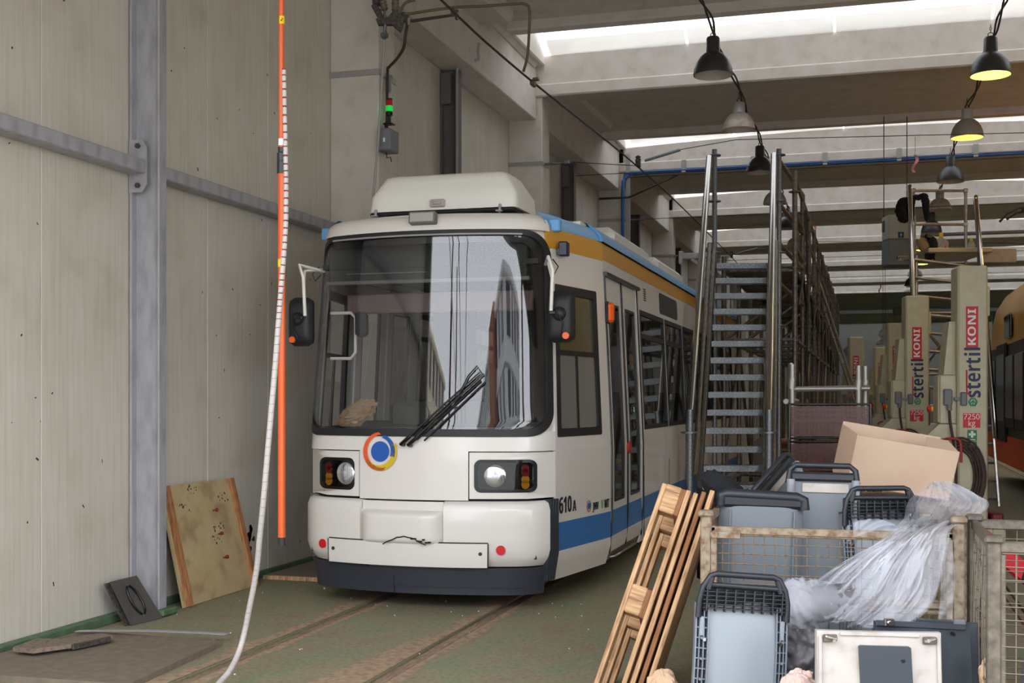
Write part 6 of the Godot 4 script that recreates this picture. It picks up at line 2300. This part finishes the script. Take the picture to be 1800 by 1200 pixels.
func cage_wires(m: MB, a: Vector3, b: Vector3, y0: float, y1: float, warp := 0.0) -> void:
	var L := Vector2(b.x - a.x, b.z - a.z).length()
	var n := int(round(L / 0.051))
	for i in n + 1:
		var p := a.lerp(b, float(i) / n)
		if warp > 0.0:
			var pts := []
			for k in 9:
				var q := Vector3(p.x, lerpf(y0, y1, k / 8.0), p.z)
				q += Vector3(-warp * sin(k / 8.0 * PI) * (0.5 + 0.5 * sin(i * 1.7)), 0, 0.3 * warp * sin(k * 1.9 + i))
				pts.append(q)
			m.tube(pts, 0.0026, 5, -1.0, false)
		else:
			m.cyl(Vector3(p.x, y0, p.z), Vector3(p.x, y1, p.z), 0.0025, 5)
	var rows := int(round((y1 - y0) / 0.051))
	for i in rows + 1:
		var y := lerpf(y0, y1, float(i) / rows)
		var off := Vector3(0, 0, 0.004) if absf(b.x - a.x) > absf(b.z - a.z) else Vector3(0.004, 0, 0)
		if warp > 0.0:
			var pts := []
			for k in 19:
				var q := a.lerp(b, k / 18.0)
				pts.append(Vector3(q.x - warp * sin(k / 18.0 * PI) * (0.4 + 0.6 * sin(i * 1.3)) + 0.006 * sin(k * 2.6), y + 0.008 * sin(k * 1.3 + i), q.z))
			m.tube(pts, 0.0026, 5, -1.0, false)
		else:
			m.cyl(Vector3(a.x, y, a.z) + off, Vector3(b.x, y, b.z) + off, 0.0025, 5)

func make_cage(t: Node3D, W: float, D: float, H: float, mat: Material, wire: Material, warp: float, low_front: float) -> void:
	for x in [0.0, W]:
		for z in [0.0, -D]:
			var m := MB.new()
			var hh := H
			m.box(Vector3(x, hh / 2 + 0.02, z), Vector3(0.055, hh - 0.04, 0.05), 0.006)
			m.box(Vector3(x + (0.035 if x == 0.0 else -0.035), hh / 2, z + (-0.01 if z == 0.0 else 0.01)), Vector3(0.02, hh - 0.1, 0.05), 0.003)
			part("post", m, mat, t)
			m = MB.new()
			m.box(Vector3(x, H + 0.01, z), Vector3(0.075, 0.03, 0.08), 0.008)
			part("corner_cap", m, mat, t)
			m = MB.new()
			m.box(Vector3(x, 0.03, z), Vector3(0.11, 0.06, 0.11), 0.01)
			part("foot", m, mat, t)
	var fy := low_front
	for e in [[Vector3(0, fy, 0), Vector3(W, fy, 0)], [Vector3(0, H - 0.02, -D), Vector3(W, H - 0.02, -D)], [Vector3(0, H - 0.02, 0), Vector3(0, H - 0.02, -D)], [Vector3(W, H - 0.02, 0), Vector3(W, H - 0.02, -D)], [Vector3(0, 0.14, 0), Vector3(W, 0.14, 0)], [Vector3(0, 0.14, -D), Vector3(W, 0.14, -D)], [Vector3(0, 0.14, 0), Vector3(0, 0.14, -D)], [Vector3(W, 0.14, 0), Vector3(W, 0.14, -D)]]:
		var m := MB.new()
		m.bar(e[0], e[1], 0.03, 0.045, 0.005)
		part("rail", m, mat, t)
	for x in [W * 0.02 + 0.03, W * 0.98 - 0.03]:
		if warp == 0.0:
			var m := MB.new()
			m.box(Vector3(x + (0.05 if x < W / 2 else -0.05), fy - 0.015, 0.03), Vector3(0.13, 0.035, 0.012), 0.003)
			m.cyl(Vector3(x - 0.01, fy - 0.012, 0.02), Vector3(x - 0.01, fy - 0.012, 0.05), 0.018, 10)
			part("latch", m, mat, t)
	var m := MB.new()
	m.box(Vector3(W / 2, 0.12, -D / 2), Vector3(W, 0.025, D), 0.004)
	part("floor_sheet", m, mat, t)

func cages() -> void:
	var t := thing("wire_cage", "rusty cream wire-mesh cage full of grey seat shells", "cage", V(-0.765, 0, 6.03), 0.0)
	make_cage(t, 1.165, 0.86, 1.03, M.rust, M.rust_wire, 0.0, 0.955)
	var m := MB.new()
	m.bar(Vector3(0, 0.66, 0), Vector3(1.165, 0.64, 0), 0.03, 0.04, 0.005)
	m.bar(Vector3(0, 0.62, 0.0), Vector3(1.165, 0.60, 0), 0.03, 0.025, 0.005)
	m.box(Vector3(0.04, 0.55, 0.028), Vector3(0.03, 0.8, 0.012), 0.003)
	m.box(Vector3(1.125, 0.55, 0.028), Vector3(0.03, 0.8, 0.012), 0.003)
	part("front_flap_bar", m, M.rust, t)
	m = MB.new()
	cage_wires(m, Vector3(0.03, 0, 0.015), Vector3(1.135, 0, 0.015), 0.655, 0.945)
	cage_wires(m, Vector3(0.03, 0, 0.015), Vector3(1.135, 0, 0.015), 0.15, 0.60)
	cage_wires(m, Vector3(0.0, 0, -0.03), Vector3(0.0, 0, -0.83), 0.15, 1.0)
	cage_wires(m, Vector3(1.165, 0, -0.03), Vector3(1.165, 0, -0.83), 0.15, 1.0)
	cage_wires(m, Vector3(0.03, 0, -0.86), Vector3(1.135, 0, -0.86), 0.15, 1.0)
	part("wire_mesh", m, M.rust_wire, t, "", "stuff")
	# second cage cut by the frame's right edge
	t = thing("wire_cage", "grey-brown wire cage with bulging side mesh at the right edge of the pile", "cage", V(0.475, 0, 5.19), 0.0)
	make_cage(t, 1.25, 0.92, 1.035, M.cage_grey, M.cage_grey, 0.03, 1.015)
	m = MB.new()
	cage_wires(m, Vector3(0.03, 0, 0.01), Vector3(1.225, 0, 0.01), 0.15, 0.99)
	cage_wires(m, Vector3(1.25, 0, -0.03), Vector3(1.25, 0, -0.89), 0.15, 1.0)
	cage_wires(m, Vector3(0.03, 0, -0.92), Vector3(1.225, 0, -0.92), 0.15, 1.0)
	cage_wires(m, Vector3(0.0, 0, -0.03), Vector3(0.0, 0, -0.89), 0.15, 1.0, 0.022)
	part("wire_mesh", m, M.cage_wire, t, "", "stuff")
	# an unseen third cage at the back carries the carton and the chairs
	t = thing("wire_cage", "rusty wire cage behind the seat shells, carrying the cardboard box and mesh chairs", "cage", V(-0.66, 0, 7.5), 0.0)
	make_cage(t, 1.25, 0.95, 0.98, M.rust, M.rust_wire, 0.0, 0.93)
	m = MB.new()
	cage_wires(m, Vector3(0.03, 0, 0.015), Vector3(1.225, 0, 0.015), 0.15, 0.92)
	part("wire_mesh", m, M.rust_wire, t, "", "stuff")
	m = MB.new()
	m.box(Vector3(0.62, 0.965, -0.47), Vector3(1.2, 0.03, 0.9), 0.004)
	part("lid_board", m, M.wood_dark, t)

# grey moulded seat shell seen from its ribbed back (the back faces +z)
func make_seat_back() -> Node3D:
	var t := Node3D.new()
	var zf := func(y: float) -> float: return 0.035 * sin(y * 5.0) - 0.02
	var m := MB.new()
	m.slab(func(u: float, v: float):
		var y := lerpf(0.0, 0.67 - 0.018 * cos(u * PI), v)
		return Vector3(lerpf(-0.148, 0.152, u), y, zf.call(y) + 0.012 * sin(u * PI)), func(u: float, v: float):
		var y := lerpf(0.0, 0.67 - 0.018 * cos(u * PI), v)
		return Vector3(lerpf(-0.148, 0.152, u), y, zf.call(y) - 0.015), 10, 20)
	part("back_panel", m, M.shell_light, t)
	for sd in [-1.0, 1.0]:
		m = MB.new()
		for x in [0.155, 0.172, 0.19, 0.205]:
			var pts := []
			for k in 13:
				var y := k * 0.66 / 12.0
				pts.append(Vector3(sd * x, y, zf.call(y) + 0.004 - 0.02 * (x - 0.155) / 0.05))
			for k in 12:
				m.bar(pts[k], pts[k + 1], 0.0045 if x < 0.2 else 0.007, 0.035)
		for i in 15:
			var y := 0.02 + i * 0.0445
			m.bar(Vector3(sd * 0.155, y, zf.call(y)), Vector3(sd * 0.205, y, zf.call(y) - 0.016), 0.0045, 0.03, 0.0, Vector3.BACK)
			if i % 2:
				m.cyl(Vector3(sd * 0.181, y, zf.call(y) - 0.01), Vector3(sd * 0.181, y, zf.call(y) + 0.018), 0.006, 6)
		part("side_ribs", m, M.shell_rib, t)
		m = MB.new()
		m.slab(func(u: float, v: float):
			var y: float = v * 0.67
			return Vector3(sd * lerpf(0.15, 0.208, u), y, zf.call(y) - 0.025), func(u: float, v: float):
			var y: float = v * 0.67
			return Vector3(sd * lerpf(0.15, 0.208, u), y, zf.call(y) - 0.035), 2, 12)
		part("side_flange", m, M.slate, t)
		m = MB.new()
		m.box(Vector3(sd * 0.181, 0.56, zf.call(0.56) + 0.012), Vector3(0.02, 0.085, 0.012), 0.004)
		part("strap_plate", m, M.shell_light, t)
		m = MB.new()
		m.box(Vector3(sd * 0.165, 0.655, zf.call(0.65) + 0.02), Vector3(0.013, 0.03, 0.02), 0.005)
		m.cyl(Vector3(sd * 0.172, 0.505, zf.call(0.5) + 0.01), Vector3(sd * 0.172, 0.505, zf.call(0.5) + 0.028), 0.008, 8)
		part("clip", m, M.chrome, t, "shiny metal clip")
	m = MB.new()
	for i in 5:
		var y := 0.645 + i * 0.018
		m.bar(Vector3(-0.185, y, 0.0), Vector3(0.185, y, 0.0), 0.004, 0.03, 0.0, Vector3.BACK)
	for i in 9:
		m.bar(Vector3(-0.17 + i * 0.0425, 0.63, 0.005), Vector3(-0.17 + i * 0.0425, 0.73, 0.005), 0.006, 0.03)
	m.box(Vector3(0, 0.685, -0.03), Vector3(0.39, 0.12, 0.015), 0.005)
	part("upper_grid", m, M.trim, t)
	m = MB.new()
	m.tube([Vector3(-0.2, 0.60, 0.0), Vector3(-0.198, 0.68, 0.0), Vector3(-0.185, 0.735, 0.0), Vector3(-0.155, 0.785, 0.0), Vector3(-0.13, 0.795, 0.0), Vector3(0.13, 0.795, 0.0), Vector3(0.155, 0.785, 0.0), Vector3(0.185, 0.735, 0.0), Vector3(0.198, 0.68, 0.0), Vector3(0.2, 0.60, 0.0)], 0.014, 8)
	m.tube([Vector3(-0.175, 0.745, 0.0), Vector3(0.175, 0.745, 0.0)], 0.013, 8)
	m.bar(Vector3(-0.165, 0.72, 0.0), Vector3(-0.148, 0.785, 0.0), 0.03, 0.024, 0.006)
	m.bar(Vector3(0.165, 0.72, 0.0), Vector3(0.148, 0.785, 0.0), 0.03, 0.024, 0.006)
	part("grab_handle", m, M.trim, t, "black grab handle")
	return t

# the same shell from its smooth front
func make_seat_front(handle: bool, w: float, h: float) -> Node3D:
	var t := Node3D.new()
	var prof := func(u: float, v: float, o: float) -> Vector3:
		var a: float = absf(2 * u - 1)
		var y := lerpf(0.0, h, v)
		var z := 0.05 * pow(a, 6.0) * (1.0 if handle else -1.0) + 0.04 * (v - 0.5) * (v - 0.5) - o * 0.012
		return Vector3(lerpf(-w / 2, w / 2, u), y, z)
	var m := MB.new()
	m.slab(func(u: float, v: float): return prof.call(u, v, 0.0), func(u: float, v: float): return prof.call(u, v, 1.0), 24, 12)
	part("shell", m, M.shell, t)
	if handle:
		for sd in [-1.0, 1.0]:
			m = MB.new()
			var pts := []
			for k in 9:
				var v := k / 8.0
				pts.append(Vector3(sd * (w / 2 - 0.012), h * v, 0.045 + 0.04 * (v - 0.5) * (v - 0.5) + 0.012 * sin(v * PI)))
			m.tube(pts, 0.03, 8, 0.022)
			part("side_bolster", m, M.shell_worn, t)
		m = MB.new()
		m.tube([Vector3(-w / 2, h - 0.02, 0.03), Vector3(-w / 2 + 0.01, h + 0.05, 0.02), Vector3(-w / 2 + 0.04, h + 0.075, 0.02), Vector3(w / 2 - 0.04, h + 0.075, 0.02), Vector3(w / 2 - 0.01, h + 0.05, 0.02), Vector3(w / 2, h - 0.02, 0.03)], 0.016, 8)
		m.box(Vector3(0, h + 0.015, 0.02), Vector3(w - 0.02, 0.05, 0.04), 0.012)
		part("grab_handle", m, M.trim, t, "black grab handle")
		m = MB.new()
		m.box(Vector3(0.02, h - 0.045, 0.014), Vector3(w * 0.7, 0.05, 0.008), 0.003)
		part("torn_sticker", m, M.off_white, t, "whitish torn adhesive strip")
	else:
		m = MB.new()
		m.tube([Vector3(-w / 2 + 0.005, h - 0.04, -0.01), Vector3(-w / 2 + 0.012, h + 0.012, -0.01), Vector3(-w / 2 + 0.04, h + 0.02, -0.01), Vector3(w / 2 - 0.04, h + 0.012, -0.01), Vector3(w / 2 - 0.008, h + 0.0, -0.01), Vector3(w / 2 - 0.002, h - 0.05, -0.01)], 0.03, 10)
		m.box(Vector3(0, h - 0.01, -0.01), Vector3(w - 0.02, 0.075, 0.05), 0.015)
		part("top_trim", m, M.trim, t, "black padded top edge")
		m = MB.new()
		for x in [-w / 2 + 0.055, w / 2 - 0.055]:
			m.bar(Vector3(x, 0.0, 0.008), Vector3(x, h - 0.06, 0.008), 0.006, 0.008)
		part("moulded_line", m, M.shell_rib, t)
	return t

func place(t: Node3D, called: String, label: String, at: Vector3, rot: Vector3, grp: String) -> Node3D:
	t.name = numbered(called)
	add_child(t)
	tag(t, label, "seat shell", grp)
	t.position = at
	t.rotation = rot
	return t

func seats() -> void:
	var grp := "grey plastic seat shells"
	var back := make_seat_back()
	var e := place(back, "seat_shell", "ribbed back of a grey seat shell standing on the floor before the cage", px(1290, 1020, 5.42) * Vector3(1, 0, 1) + Vector3(0, 0.0, 0), Vector3(-0.04, TH + 0.06, -0.075), grp)
	e.position.y = 0.02
	var c := copy(back, "seat_shell", "ribbed back of a grey seat shell inside the cage under the cardboard box", px(1553, 1000, 6.42) * Vector3(1, 0, 1) + Vector3(0, 0.335, 0), 0.0, grp)
	c.rotation = Vector3(-0.05, TH + 0.12, 0.0)
	var a := make_seat_front(false, 0.44, 0.93)
	var p := px(1330, 1000, 6.35)
	place(a, "seat_shell", "smooth grey seat shell with black padded top edge, foremost in the cage's near corner", Vector3(p.x, 0.15, p.z), Vector3(-0.02, TH - 0.05, -0.035), grp)
	var b := make_seat_front(true, 0.36, 1.02)
	p = px(1440, 1000, 6.5)
	place(b, "seat_shell", "upright grey seat shell with handle and torn white adhesive strip", Vector3(p.x, 0.15, p.z), Vector3(-0.05, TH - 0.15, -0.02), grp)
	var d := make_seat_front(true, 0.4, 0.5)
	var rot := Basis.from_euler(Vector3(0.1, TH + 0.75, 0.0)) * Basis(Vector3.BACK, 0.62)
	place(d, "seat_shell", "grey seat shell lying askew behind the others, its black edge rising to the right", px(1352, 842, 6.8) - rot * Vector3(0, 0.52, 0), rot.get_euler(), grp)
	# pieces seen through the second cage
	var f: Node3D = copy(a, "seat_shell", "grey seat shell lying inside the cage at the right edge", V(1.05, 0.14, 5.85), 0.4, grp)
	f.rotation = Vector3(-1.15, -0.2, 0.05)
	var g: Node3D = copy(a, "seat_shell", "grey seat shell leaning inside the right-hand cage against its bulging side", V(0.78, 0.14, 5.5), 0.4, grp)
	g.rotation = Vector3(-0.75, -0.5, 0.2)

func pile_things() -> void:
	# white cover panel with two latches and a slate plate
	var at := px(1545, 1000, 4.95) * Vector3(1, 0, 1)
	var t := thing("cover_panel", "dirty white cover panel with two corner latches, standing in front of the pile", "panel", at, TH + 0.02)
	var W := 0.505
	var H := 0.665
	var sh := func(u: float, v: float, o: float) -> Vector3: return Vector3(lerpf(-W / 2, W / 2 + 0.015 * (1.0 - v), u), lerpf(0.01, H - 0.012 * u, v), 0.012 * sin(u * PI) - o)
	var m := MB.new()
	m.slab(func(u: float, v: float): return sh.call(u, v, 0.0), func(u: float, v: float): return sh.call(u, v, 0.03), 10, 10)
	part("sheet", m, M.off_white, t)
	m = MB.new()
	m.bar(Vector3(-W / 2 + 0.09, H - 0.012, 0.008), Vector3(W / 2 - 0.09, H - 0.022, 0.008), 0.02, 0.014, 0.004)
	m.bar(Vector3(-W / 2 + 0.012, 0.02, 0.006), Vector3(-W / 2 + 0.012, H - 0.02, 0.006), 0.016, 0.016, 0.004)
	m.bar(Vector3(W / 2 + 0.006, 0.02, 0.006), Vector3(W / 2 - 0.012, H - 0.03, 0.006), 0.016, 0.016, 0.004)
	part("raised_edge", m, M.off_white, t)
	for sd in [-1.0, 1.0]:
		m = MB.new()
		m.box(Vector3(sd * (W / 2 - 0.05), H - 0.035 - 0.006 * sd, 0.012), Vector3(0.055, 0.03, 0.012), 0.003)
		var lt := part("latch_pocket", m, M.cage_grey, t)
		m = MB.new()
		m.box(Vector3(sd * (W / 2 - 0.052), H - 0.03 - 0.006 * sd, 0.026), Vector3(0.05, 0.013, 0.01), 0.004, Basis(Vector3.BACK, sd * 0.25))
		m.cyl(Vector3(sd * (W / 2 - 0.062), H - 0.038, 0.012), Vector3(sd * (W / 2 - 0.062), H - 0.038, 0.034), 0.008, 8)
		part("latch_lever", m, M.alu, lt)
	m = MB.new()
	m.ext(PackedVector2Array([Vector2(-0.088, 0.604), Vector2(-0.08, 0.608), Vector2(0.115, 0.602), Vector2(0.122, 0.596), Vector2(0.155, 0.02), Vector2(-0.06, 0.02)]), 0.012, 0.026)
	var sl := part("slate_plate", m, M.slate, t, "dark slate blue plate")
	m = MB.new()
	m.ext(PackedVector2Array([Vector2(0.08, 0.545), Vector2(0.084, 0.553), Vector2(0.09, 0.549), Vector2(0.096, 0.553), Vector2(0.1, 0.543), Vector2(0.094, 0.537), Vector2(0.086, 0.537)]), 0.026, 0.0275)
	part("hole", m, M.black, sl)
	# dark grey panels behind it
	at = px(1625, 1000, 5.2) * Vector3(1, 0, 1)
	t = thing("cover_panel", "dark grey moulded panel with a bright clip, just behind the white one", "panel", at, TH - 0.03)
	m = MB.new()
	m.slab(func(u: float, v: float): return Vector3(lerpf(-0.21, 0.19 + 0.03 * (1 - v), u), lerpf(0.01, 0.655 - 0.02 * u, v), 0.02 * sin(u * PI)), func(u: float, v: float): return Vector3(lerpf(-0.21, 0.19 + 0.03 * (1 - v), u), lerpf(0.01, 0.655 - 0.02 * u, v), -0.02), 10, 6)
	part("sheet", m, M.slate, t)
	m = MB.new()
	m.bar(Vector3(-0.21, 0.65, 0.015), Vector3(0.17, 0.632, 0.015), 0.02, 0.025, 0.005)
	m.box(Vector3(0.16, 0.3, 0.025), Vector3(0.05, 0.16, 0.02), 0.008)
	part("rim", m, M.slate, t)
	m = MB.new()
	m.box(Vector3(-0.155, 0.655, 0.02), Vector3(0.04, 0.032, 0.03), 0.004)
	m.cyl(Vector3(-0.155, 0.652, 0.03), Vector3(-0.155, 0.652, 0.045), 0.01, 8)
	part("clip", m, M.chrome, t)
	m = MB.new()
	m.cyl(Vector3(0.112, 0.607, 0.0), Vector3(0.112, 0.607, 0.035), 0.008, 10)
	part("hole", m, M.black, t)
	at = px(1672, 1000, 5.32) * Vector3(1, 0, 1)
	t = thing("cover_panel", "dark slate panel standing edge-on beside the cage post, rearmost of the panels", "panel", at, TH - 0.12)
	m = MB.new()
	m.slab(func(u: float, v: float): return Vector3(lerpf(-0.14, 0.11 + 0.02 * (1 - v), u), lerpf(0.01, 0.64 - 0.01 * u, v), 0.03 * u), func(u: float, v: float): return Vector3(lerpf(-0.14, 0.11 + 0.02 * (1 - v), u), lerpf(0.01, 0.64 - 0.01 * u, v), 0.03 * u - 0.03), 6, 4)
	part("sheet", m, M.slate, t)
	m = MB.new()
	m.box(Vector3(0.03, 0.63, 0.02), Vector3(0.05, 0.035, 0.03), 0.006)
	part("hinge", m, M.plug, t)
	# cardboard box, open at the top
	at = px(1478, 900, 7.5)
	var L := 0.62
	var D := 0.34
	var Hh := 0.30
	var c := Vector3(-0.005, 1.20, 0)
	t = thing("cardboard_box", "large open cardboard box tilted on top of the pile", "box", px(1565, 845, 7.5))
	t.rotation = Vector3(0.16, TH, -0.165)
	for e in [[Vector3(0, 0.12, 0.17), Vector3(L, Hh, 0.006), 0.0], [Vector3(0, 0.135, -0.17), Vector3(L, Hh + 0.02, 0.006), 0.0], [Vector3(-L / 2, 0.125, 0), Vector3(0.006, Hh, D), 0.0], [Vector3(L / 2, 0.12, 0), Vector3(0.006, Hh, D), 0.0], [Vector3(0, -0.03, 0), Vector3(L, 0.006, D), 0.0]]:
		m = MB.new()
		m.box(e[0], e[1], 0.001)
		part("panel", m, M.card, t)
	m = MB.new()
	m.slab(func(u: float, v: float): return Vector3(lerpf(L / 2 - 0.2 + 0.06 * v, L / 2 - 0.003, u), 0.27 + 0.03 * v, 0.165 - 0.2 * v), func(u: float, v: float): return Vector3(lerpf(L / 2 - 0.2 + 0.06 * v, L / 2 - 0.003, u), 0.265 + 0.03 * v, 0.165 - 0.2 * v), 1, 2, false)
	part("flap", m, M.card, t)
	# stacked mesh-backed chairs
	for i in 2:
		at = px(1459, 765 + 60 * i, 8.1 - 0.09 * i)
		t = thing("mesh_chair", ["brown perforated chair back with black frame, upper of two above the seat shells", "brown perforated chair back with black frame, lower of two, beside the box"][i], "chair", at, TH + 0.03)
		t.position.y = [1.34, 1.12][i]
		var w := 0.54
		var h := [0.225, 0.2][i] as float
		var bend := func(x: float) -> float: return -0.04 * cos(x / w * PI)
		m = MB.new()
		# perforated sheet as strips between rows of holes
		var cols := 42
		var rows := 18
		for r in rows:
			var y0 := 0.012 + r * (h - 0.024) / rows
			var y1 := 0.012 + (r + 1) * (h - 0.024) / rows
			var ym := lerpf(y0, y1, 0.58)
			m.grid(func(u: float, v: float): 
				var x := lerpf(-w / 2, w / 2, u)
				return Vector3(x, lerpf(y0, ym, v), bend.call(x)), 16, 1)
			if r in [0, 8, 9, 12, 15]:
				m.grid(func(u: float, v: float): 
					var x := lerpf(-w / 2, w / 2, u)
					return Vector3(x, lerpf(ym, y1, v), bend.call(x)), 16, 1)
			else:
				for k in cols:
					var x0 := lerpf(-w / 2, w / 2, float(k) / cols)
					var x1 := lerpf(-w / 2, w / 2, (k + 0.76) / cols)
					m.sm(false)
					m.q(Vector3(x0, ym, bend.call(x0)), Vector3(x1, ym, bend.call(x1)), Vector3(x1, y1, bend.call(x1)), Vector3(x0, y1, bend.call(x0)), Vector3(0, 0, -1))
		part("perforated_back", m, M.brown, t)
		m = MB.new()
		for y in [0.0, h]:
			var pts := []
			for k in 13:
				var x := lerpf(-w / 2, w / 2, k / 12.0)
				pts.append(Vector3(x, y, bend.call(x)))
			m.tube(pts, 0.009, 6)
		m.cyl(Vector3(-w / 2, -0.1 if i else -0.3, 0), Vector3(-w / 2, h, 0), 0.01, 6)
		m.cyl(Vector3(w / 2, -0.1 if i else -0.3, 0), Vector3(w / 2, h, 0), 0.01, 6)
		part("frame", m, M.black, t)
	# aluminium tube rack behind the chairs
	at = px(1460, 690, 9.5)
	at.y = 0.0
	t = thing("tube_rack", "low aluminium tube frame standing behind the mesh chairs", "rack", at, TH)
	for e in [[-0.3, 0.0, 1.87], [0.215, 0.0, 1.86], [0.31, -0.15, 1.86], [-0.15, -0.7, 1.9]]:
		m = MB.new()
		m.cyl(Vector3(e[0], 0, e[1]), Vector3(e[0], e[2], e[1]), 0.022, 8)
		m.cyl(Vector3(e[0], e[2] - 0.19, e[1]), Vector3(e[0], e[2] - 0.11, e[1]), 0.03, 8)
		part("upright", m, M.alu_dull, t)
	for e in [[Vector3(-0.3, 1.675, 0), Vector3(0.3, 1.685, 0)], [Vector3(-0.28, 1.58, -0.3), Vector3(-0.12, 1.58, -0.6)], [Vector3(-0.3, 1.675, 0), Vector3(-0.15, 1.7, -0.7)], [Vector3(-0.3, 0.5, 0), Vector3(0.215, 0.5, 0)]]:
		m = MB.new()
		m.cyl(e[0], e[1], 0.022, 8)
		part("cross_tube", m, M.alu_dull, t)
	# crumpled clear film thrown over the cage
	var n := FastNoiseLite.new()
	n.seed = 14
	n.frequency = 1.0
	var lf := [px(1628, 852, 6.6), px(1597, 880, 6.35), px(1585, 915, 6.05), px(1545, 950, 5.72), px(1470, 995, 5.74), px(1405, 1045, 5.8), px(1372, 1085, 5.78)]
	var rt := [px(1660, 850, 6.6), px(1735, 882, 6.4), px(1712, 912, 6.0), px(1672, 930, 5.6), px(1662, 975, 5.58), px(1640, 1060, 5.58), px(1580, 1112, 5.58)]
	var film := func(u: float, v: float, lay: float) -> Vector3:
		var k := mini(int(v * 6.0), 5)
		var fr := v * 6.0 - k
		var l0: Vector3 = lf[maxi(k - 1, 0)].cubic_interpolate(lf[k], lf[maxi(k - 1, 0)], lf[mini(k + 1, 6)], 0.0)
		var a: Vector3 = lf[k].cubic_interpolate(lf[k + 1], lf[maxi(k - 1, 0)], lf[mini(k + 2, 6)], fr)
		var b: Vector3 = rt[k].cubic_interpolate(rt[k + 1], rt[maxi(k - 1, 0)], rt[mini(k + 2, 6)], fr)
		var p := a.lerp(b, u)
		var w := n.get_noise_2d(u * 6.0 + lay * 7.0, v * 1.6) * 0.11 + n.get_noise_2d(u * 13.0 + lay * 3.0, v * 3.0) * 0.035 + n.get_noise_2d(u * 20.0, v * 14.0) * 0.006
		var edge := 1.0 - pow(absf(2 * u - 1), 4.0)
		return p + Vector3(0.2, 0.35, 0.9) * (w + 0.035) * (0.35 + 0.65 * edge) + Vector3(0, 0, 0.015 * lay)
	m = MB.new(px(1628, 852, 6.6))
	m.grid(func(u: float, v: float): return film.call(u, v, 0.0), 70, 90)
	m.grid(func(u: float, v: float): return film.call(0.12 + 0.85 * u, v * 0.97, 1.0), 60, 80)
	var fo := solo("plastic_film", m, M.film, "crumpled sheet of clear plastic film draped over the cage's right side", "film")
	fo.position = px(1628, 852, 6.6)
	m = MB.new(px(1628, 852, 6.6))
	m.grid(func(u: float, v: float): return px(lerpf(1500, 1590, u), 918 + 28 * v + 16 * u * (1 - v) - 14 * sin(u * 3.0), 5.74 + 0.02 * sin(u * 13 + v * 7)), 20, 10)
	m.grid(func(u: float, v: float): return px(lerpf(1648, 1672, u) + 6 * sin(v * 3), lerpf(945, 1088, v), 5.6 + 0.015 * sin(v * 17 + u * 5)), 8, 30)
	part("film_tail", m, M.film_clear, fo)
	# film-wrapped bundle low in front of the cage
	at = px(1430, 1060, 5.72)
	m = MB.new(at)
	m.grid(func(u: float, v: float):
		var a: float = u * TAU
		var x := lerpf(-0.19, 0.2, v)
		var r: float = (0.10 + 0.02 * sin(v * 5)) * (1.0 + 0.25 * n.get_noise_2d(u * 20, v * 24)) * minf(1.0, sqrt(4.0 * v * (1.0 - v)) + 0.55)
		return at + Basis(Vector3.UP, TH) * Vector3(x, cos(a) * r - 0.02 + 0.03 * v, sin(a) * r), 40, 30)
	solo("wrapped_bundle", m, M.film, "film-wrapped roll lying before the cage beside the front seat shell", "bundle").position = at
	m = MB.new(at)
	m.tube([at + Basis(Vector3.UP, TH) * Vector3(-0.17, -0.03, 0), at + Basis(Vector3.UP, TH) * Vector3(0.19, 0.02, 0)], 0.085, 14)
	solo("dark_roll", m, M.roll, "dark roll inside the clear film before the cage", "roll").position = at
	at = px(1420, 1160, 5.6)
	m = MB.new(Vector3(at.x, 0, at.z))
	m.grid(func(u: float, v: float): return px(lerpf(1368, 1450, u), lerpf(1105, 1240, v), 5.55 + 0.04 * sin(u * 5 + v * 4) + 0.05 * n.get_noise_2d(u * 3, v * 5)), 24, 30)
	solo("dark_sheet", m, M.roll, "dark plastic sheet hanging below the wrapped roll", "sheet").position = Vector3(at.x, 0, at.z)
	# crumpled wrapping paper on the floor
	for e in [[1163, 1222, 6.0, 0.2, 0.24, "crumpled brown wrapping paper on the floor beside the front seat shell", M.kraft], [1405, 1205, 5.35, 0.15, 0.16, "crumpled pinkish paper between the seat shell and the white panel", M.kraft_pink], [1733, 1185, 5.1, 0.06, 0.13, "crumpled brown paper stuck by the right cage's corner", M.kraft]]:
		at = px(e[0], e[1], e[2])
		m = MB.new(at)
		var cell := FastNoiseLite.new()
		cell.seed = int(e[0])
		cell.noise_type = FastNoiseLite.TYPE_CELLULAR
		cell.cellular_return_type = FastNoiseLite.RETURN_DISTANCE2_SUB
		cell.frequency = 1.1
		m.grid(func(u: float, v: float):
			var a: float = u * TAU
			var b: float = (v - 0.5) * PI
			var d := Vector3(cos(a) * cos(b), sin(b), sin(a) * cos(b))
			var r: float = 0.85 + 0.35 * cell.get_noise_3dv(d * 0.7) + 0.12 * cell.get_noise_3dv(d * 1.7)
			return at + Vector3(d.x * e[3], d.y * e[4], d.z * e[3]) * r, 40, 28, false)
		solo("wrapping_paper", m, e[6], e[5], "paper").position = at
	# red ramp end behind the right-hand cage
	m = MB.new()
	m.box(px(1775, 985, 8.2), Vector3(0.5, 0.12, 0.4), 0.02, Basis(Vector3.BACK, -0.7))
	solo("red_beam", m, M.lift_red, "red steel beam end seen through the right-hand cage", "beam")
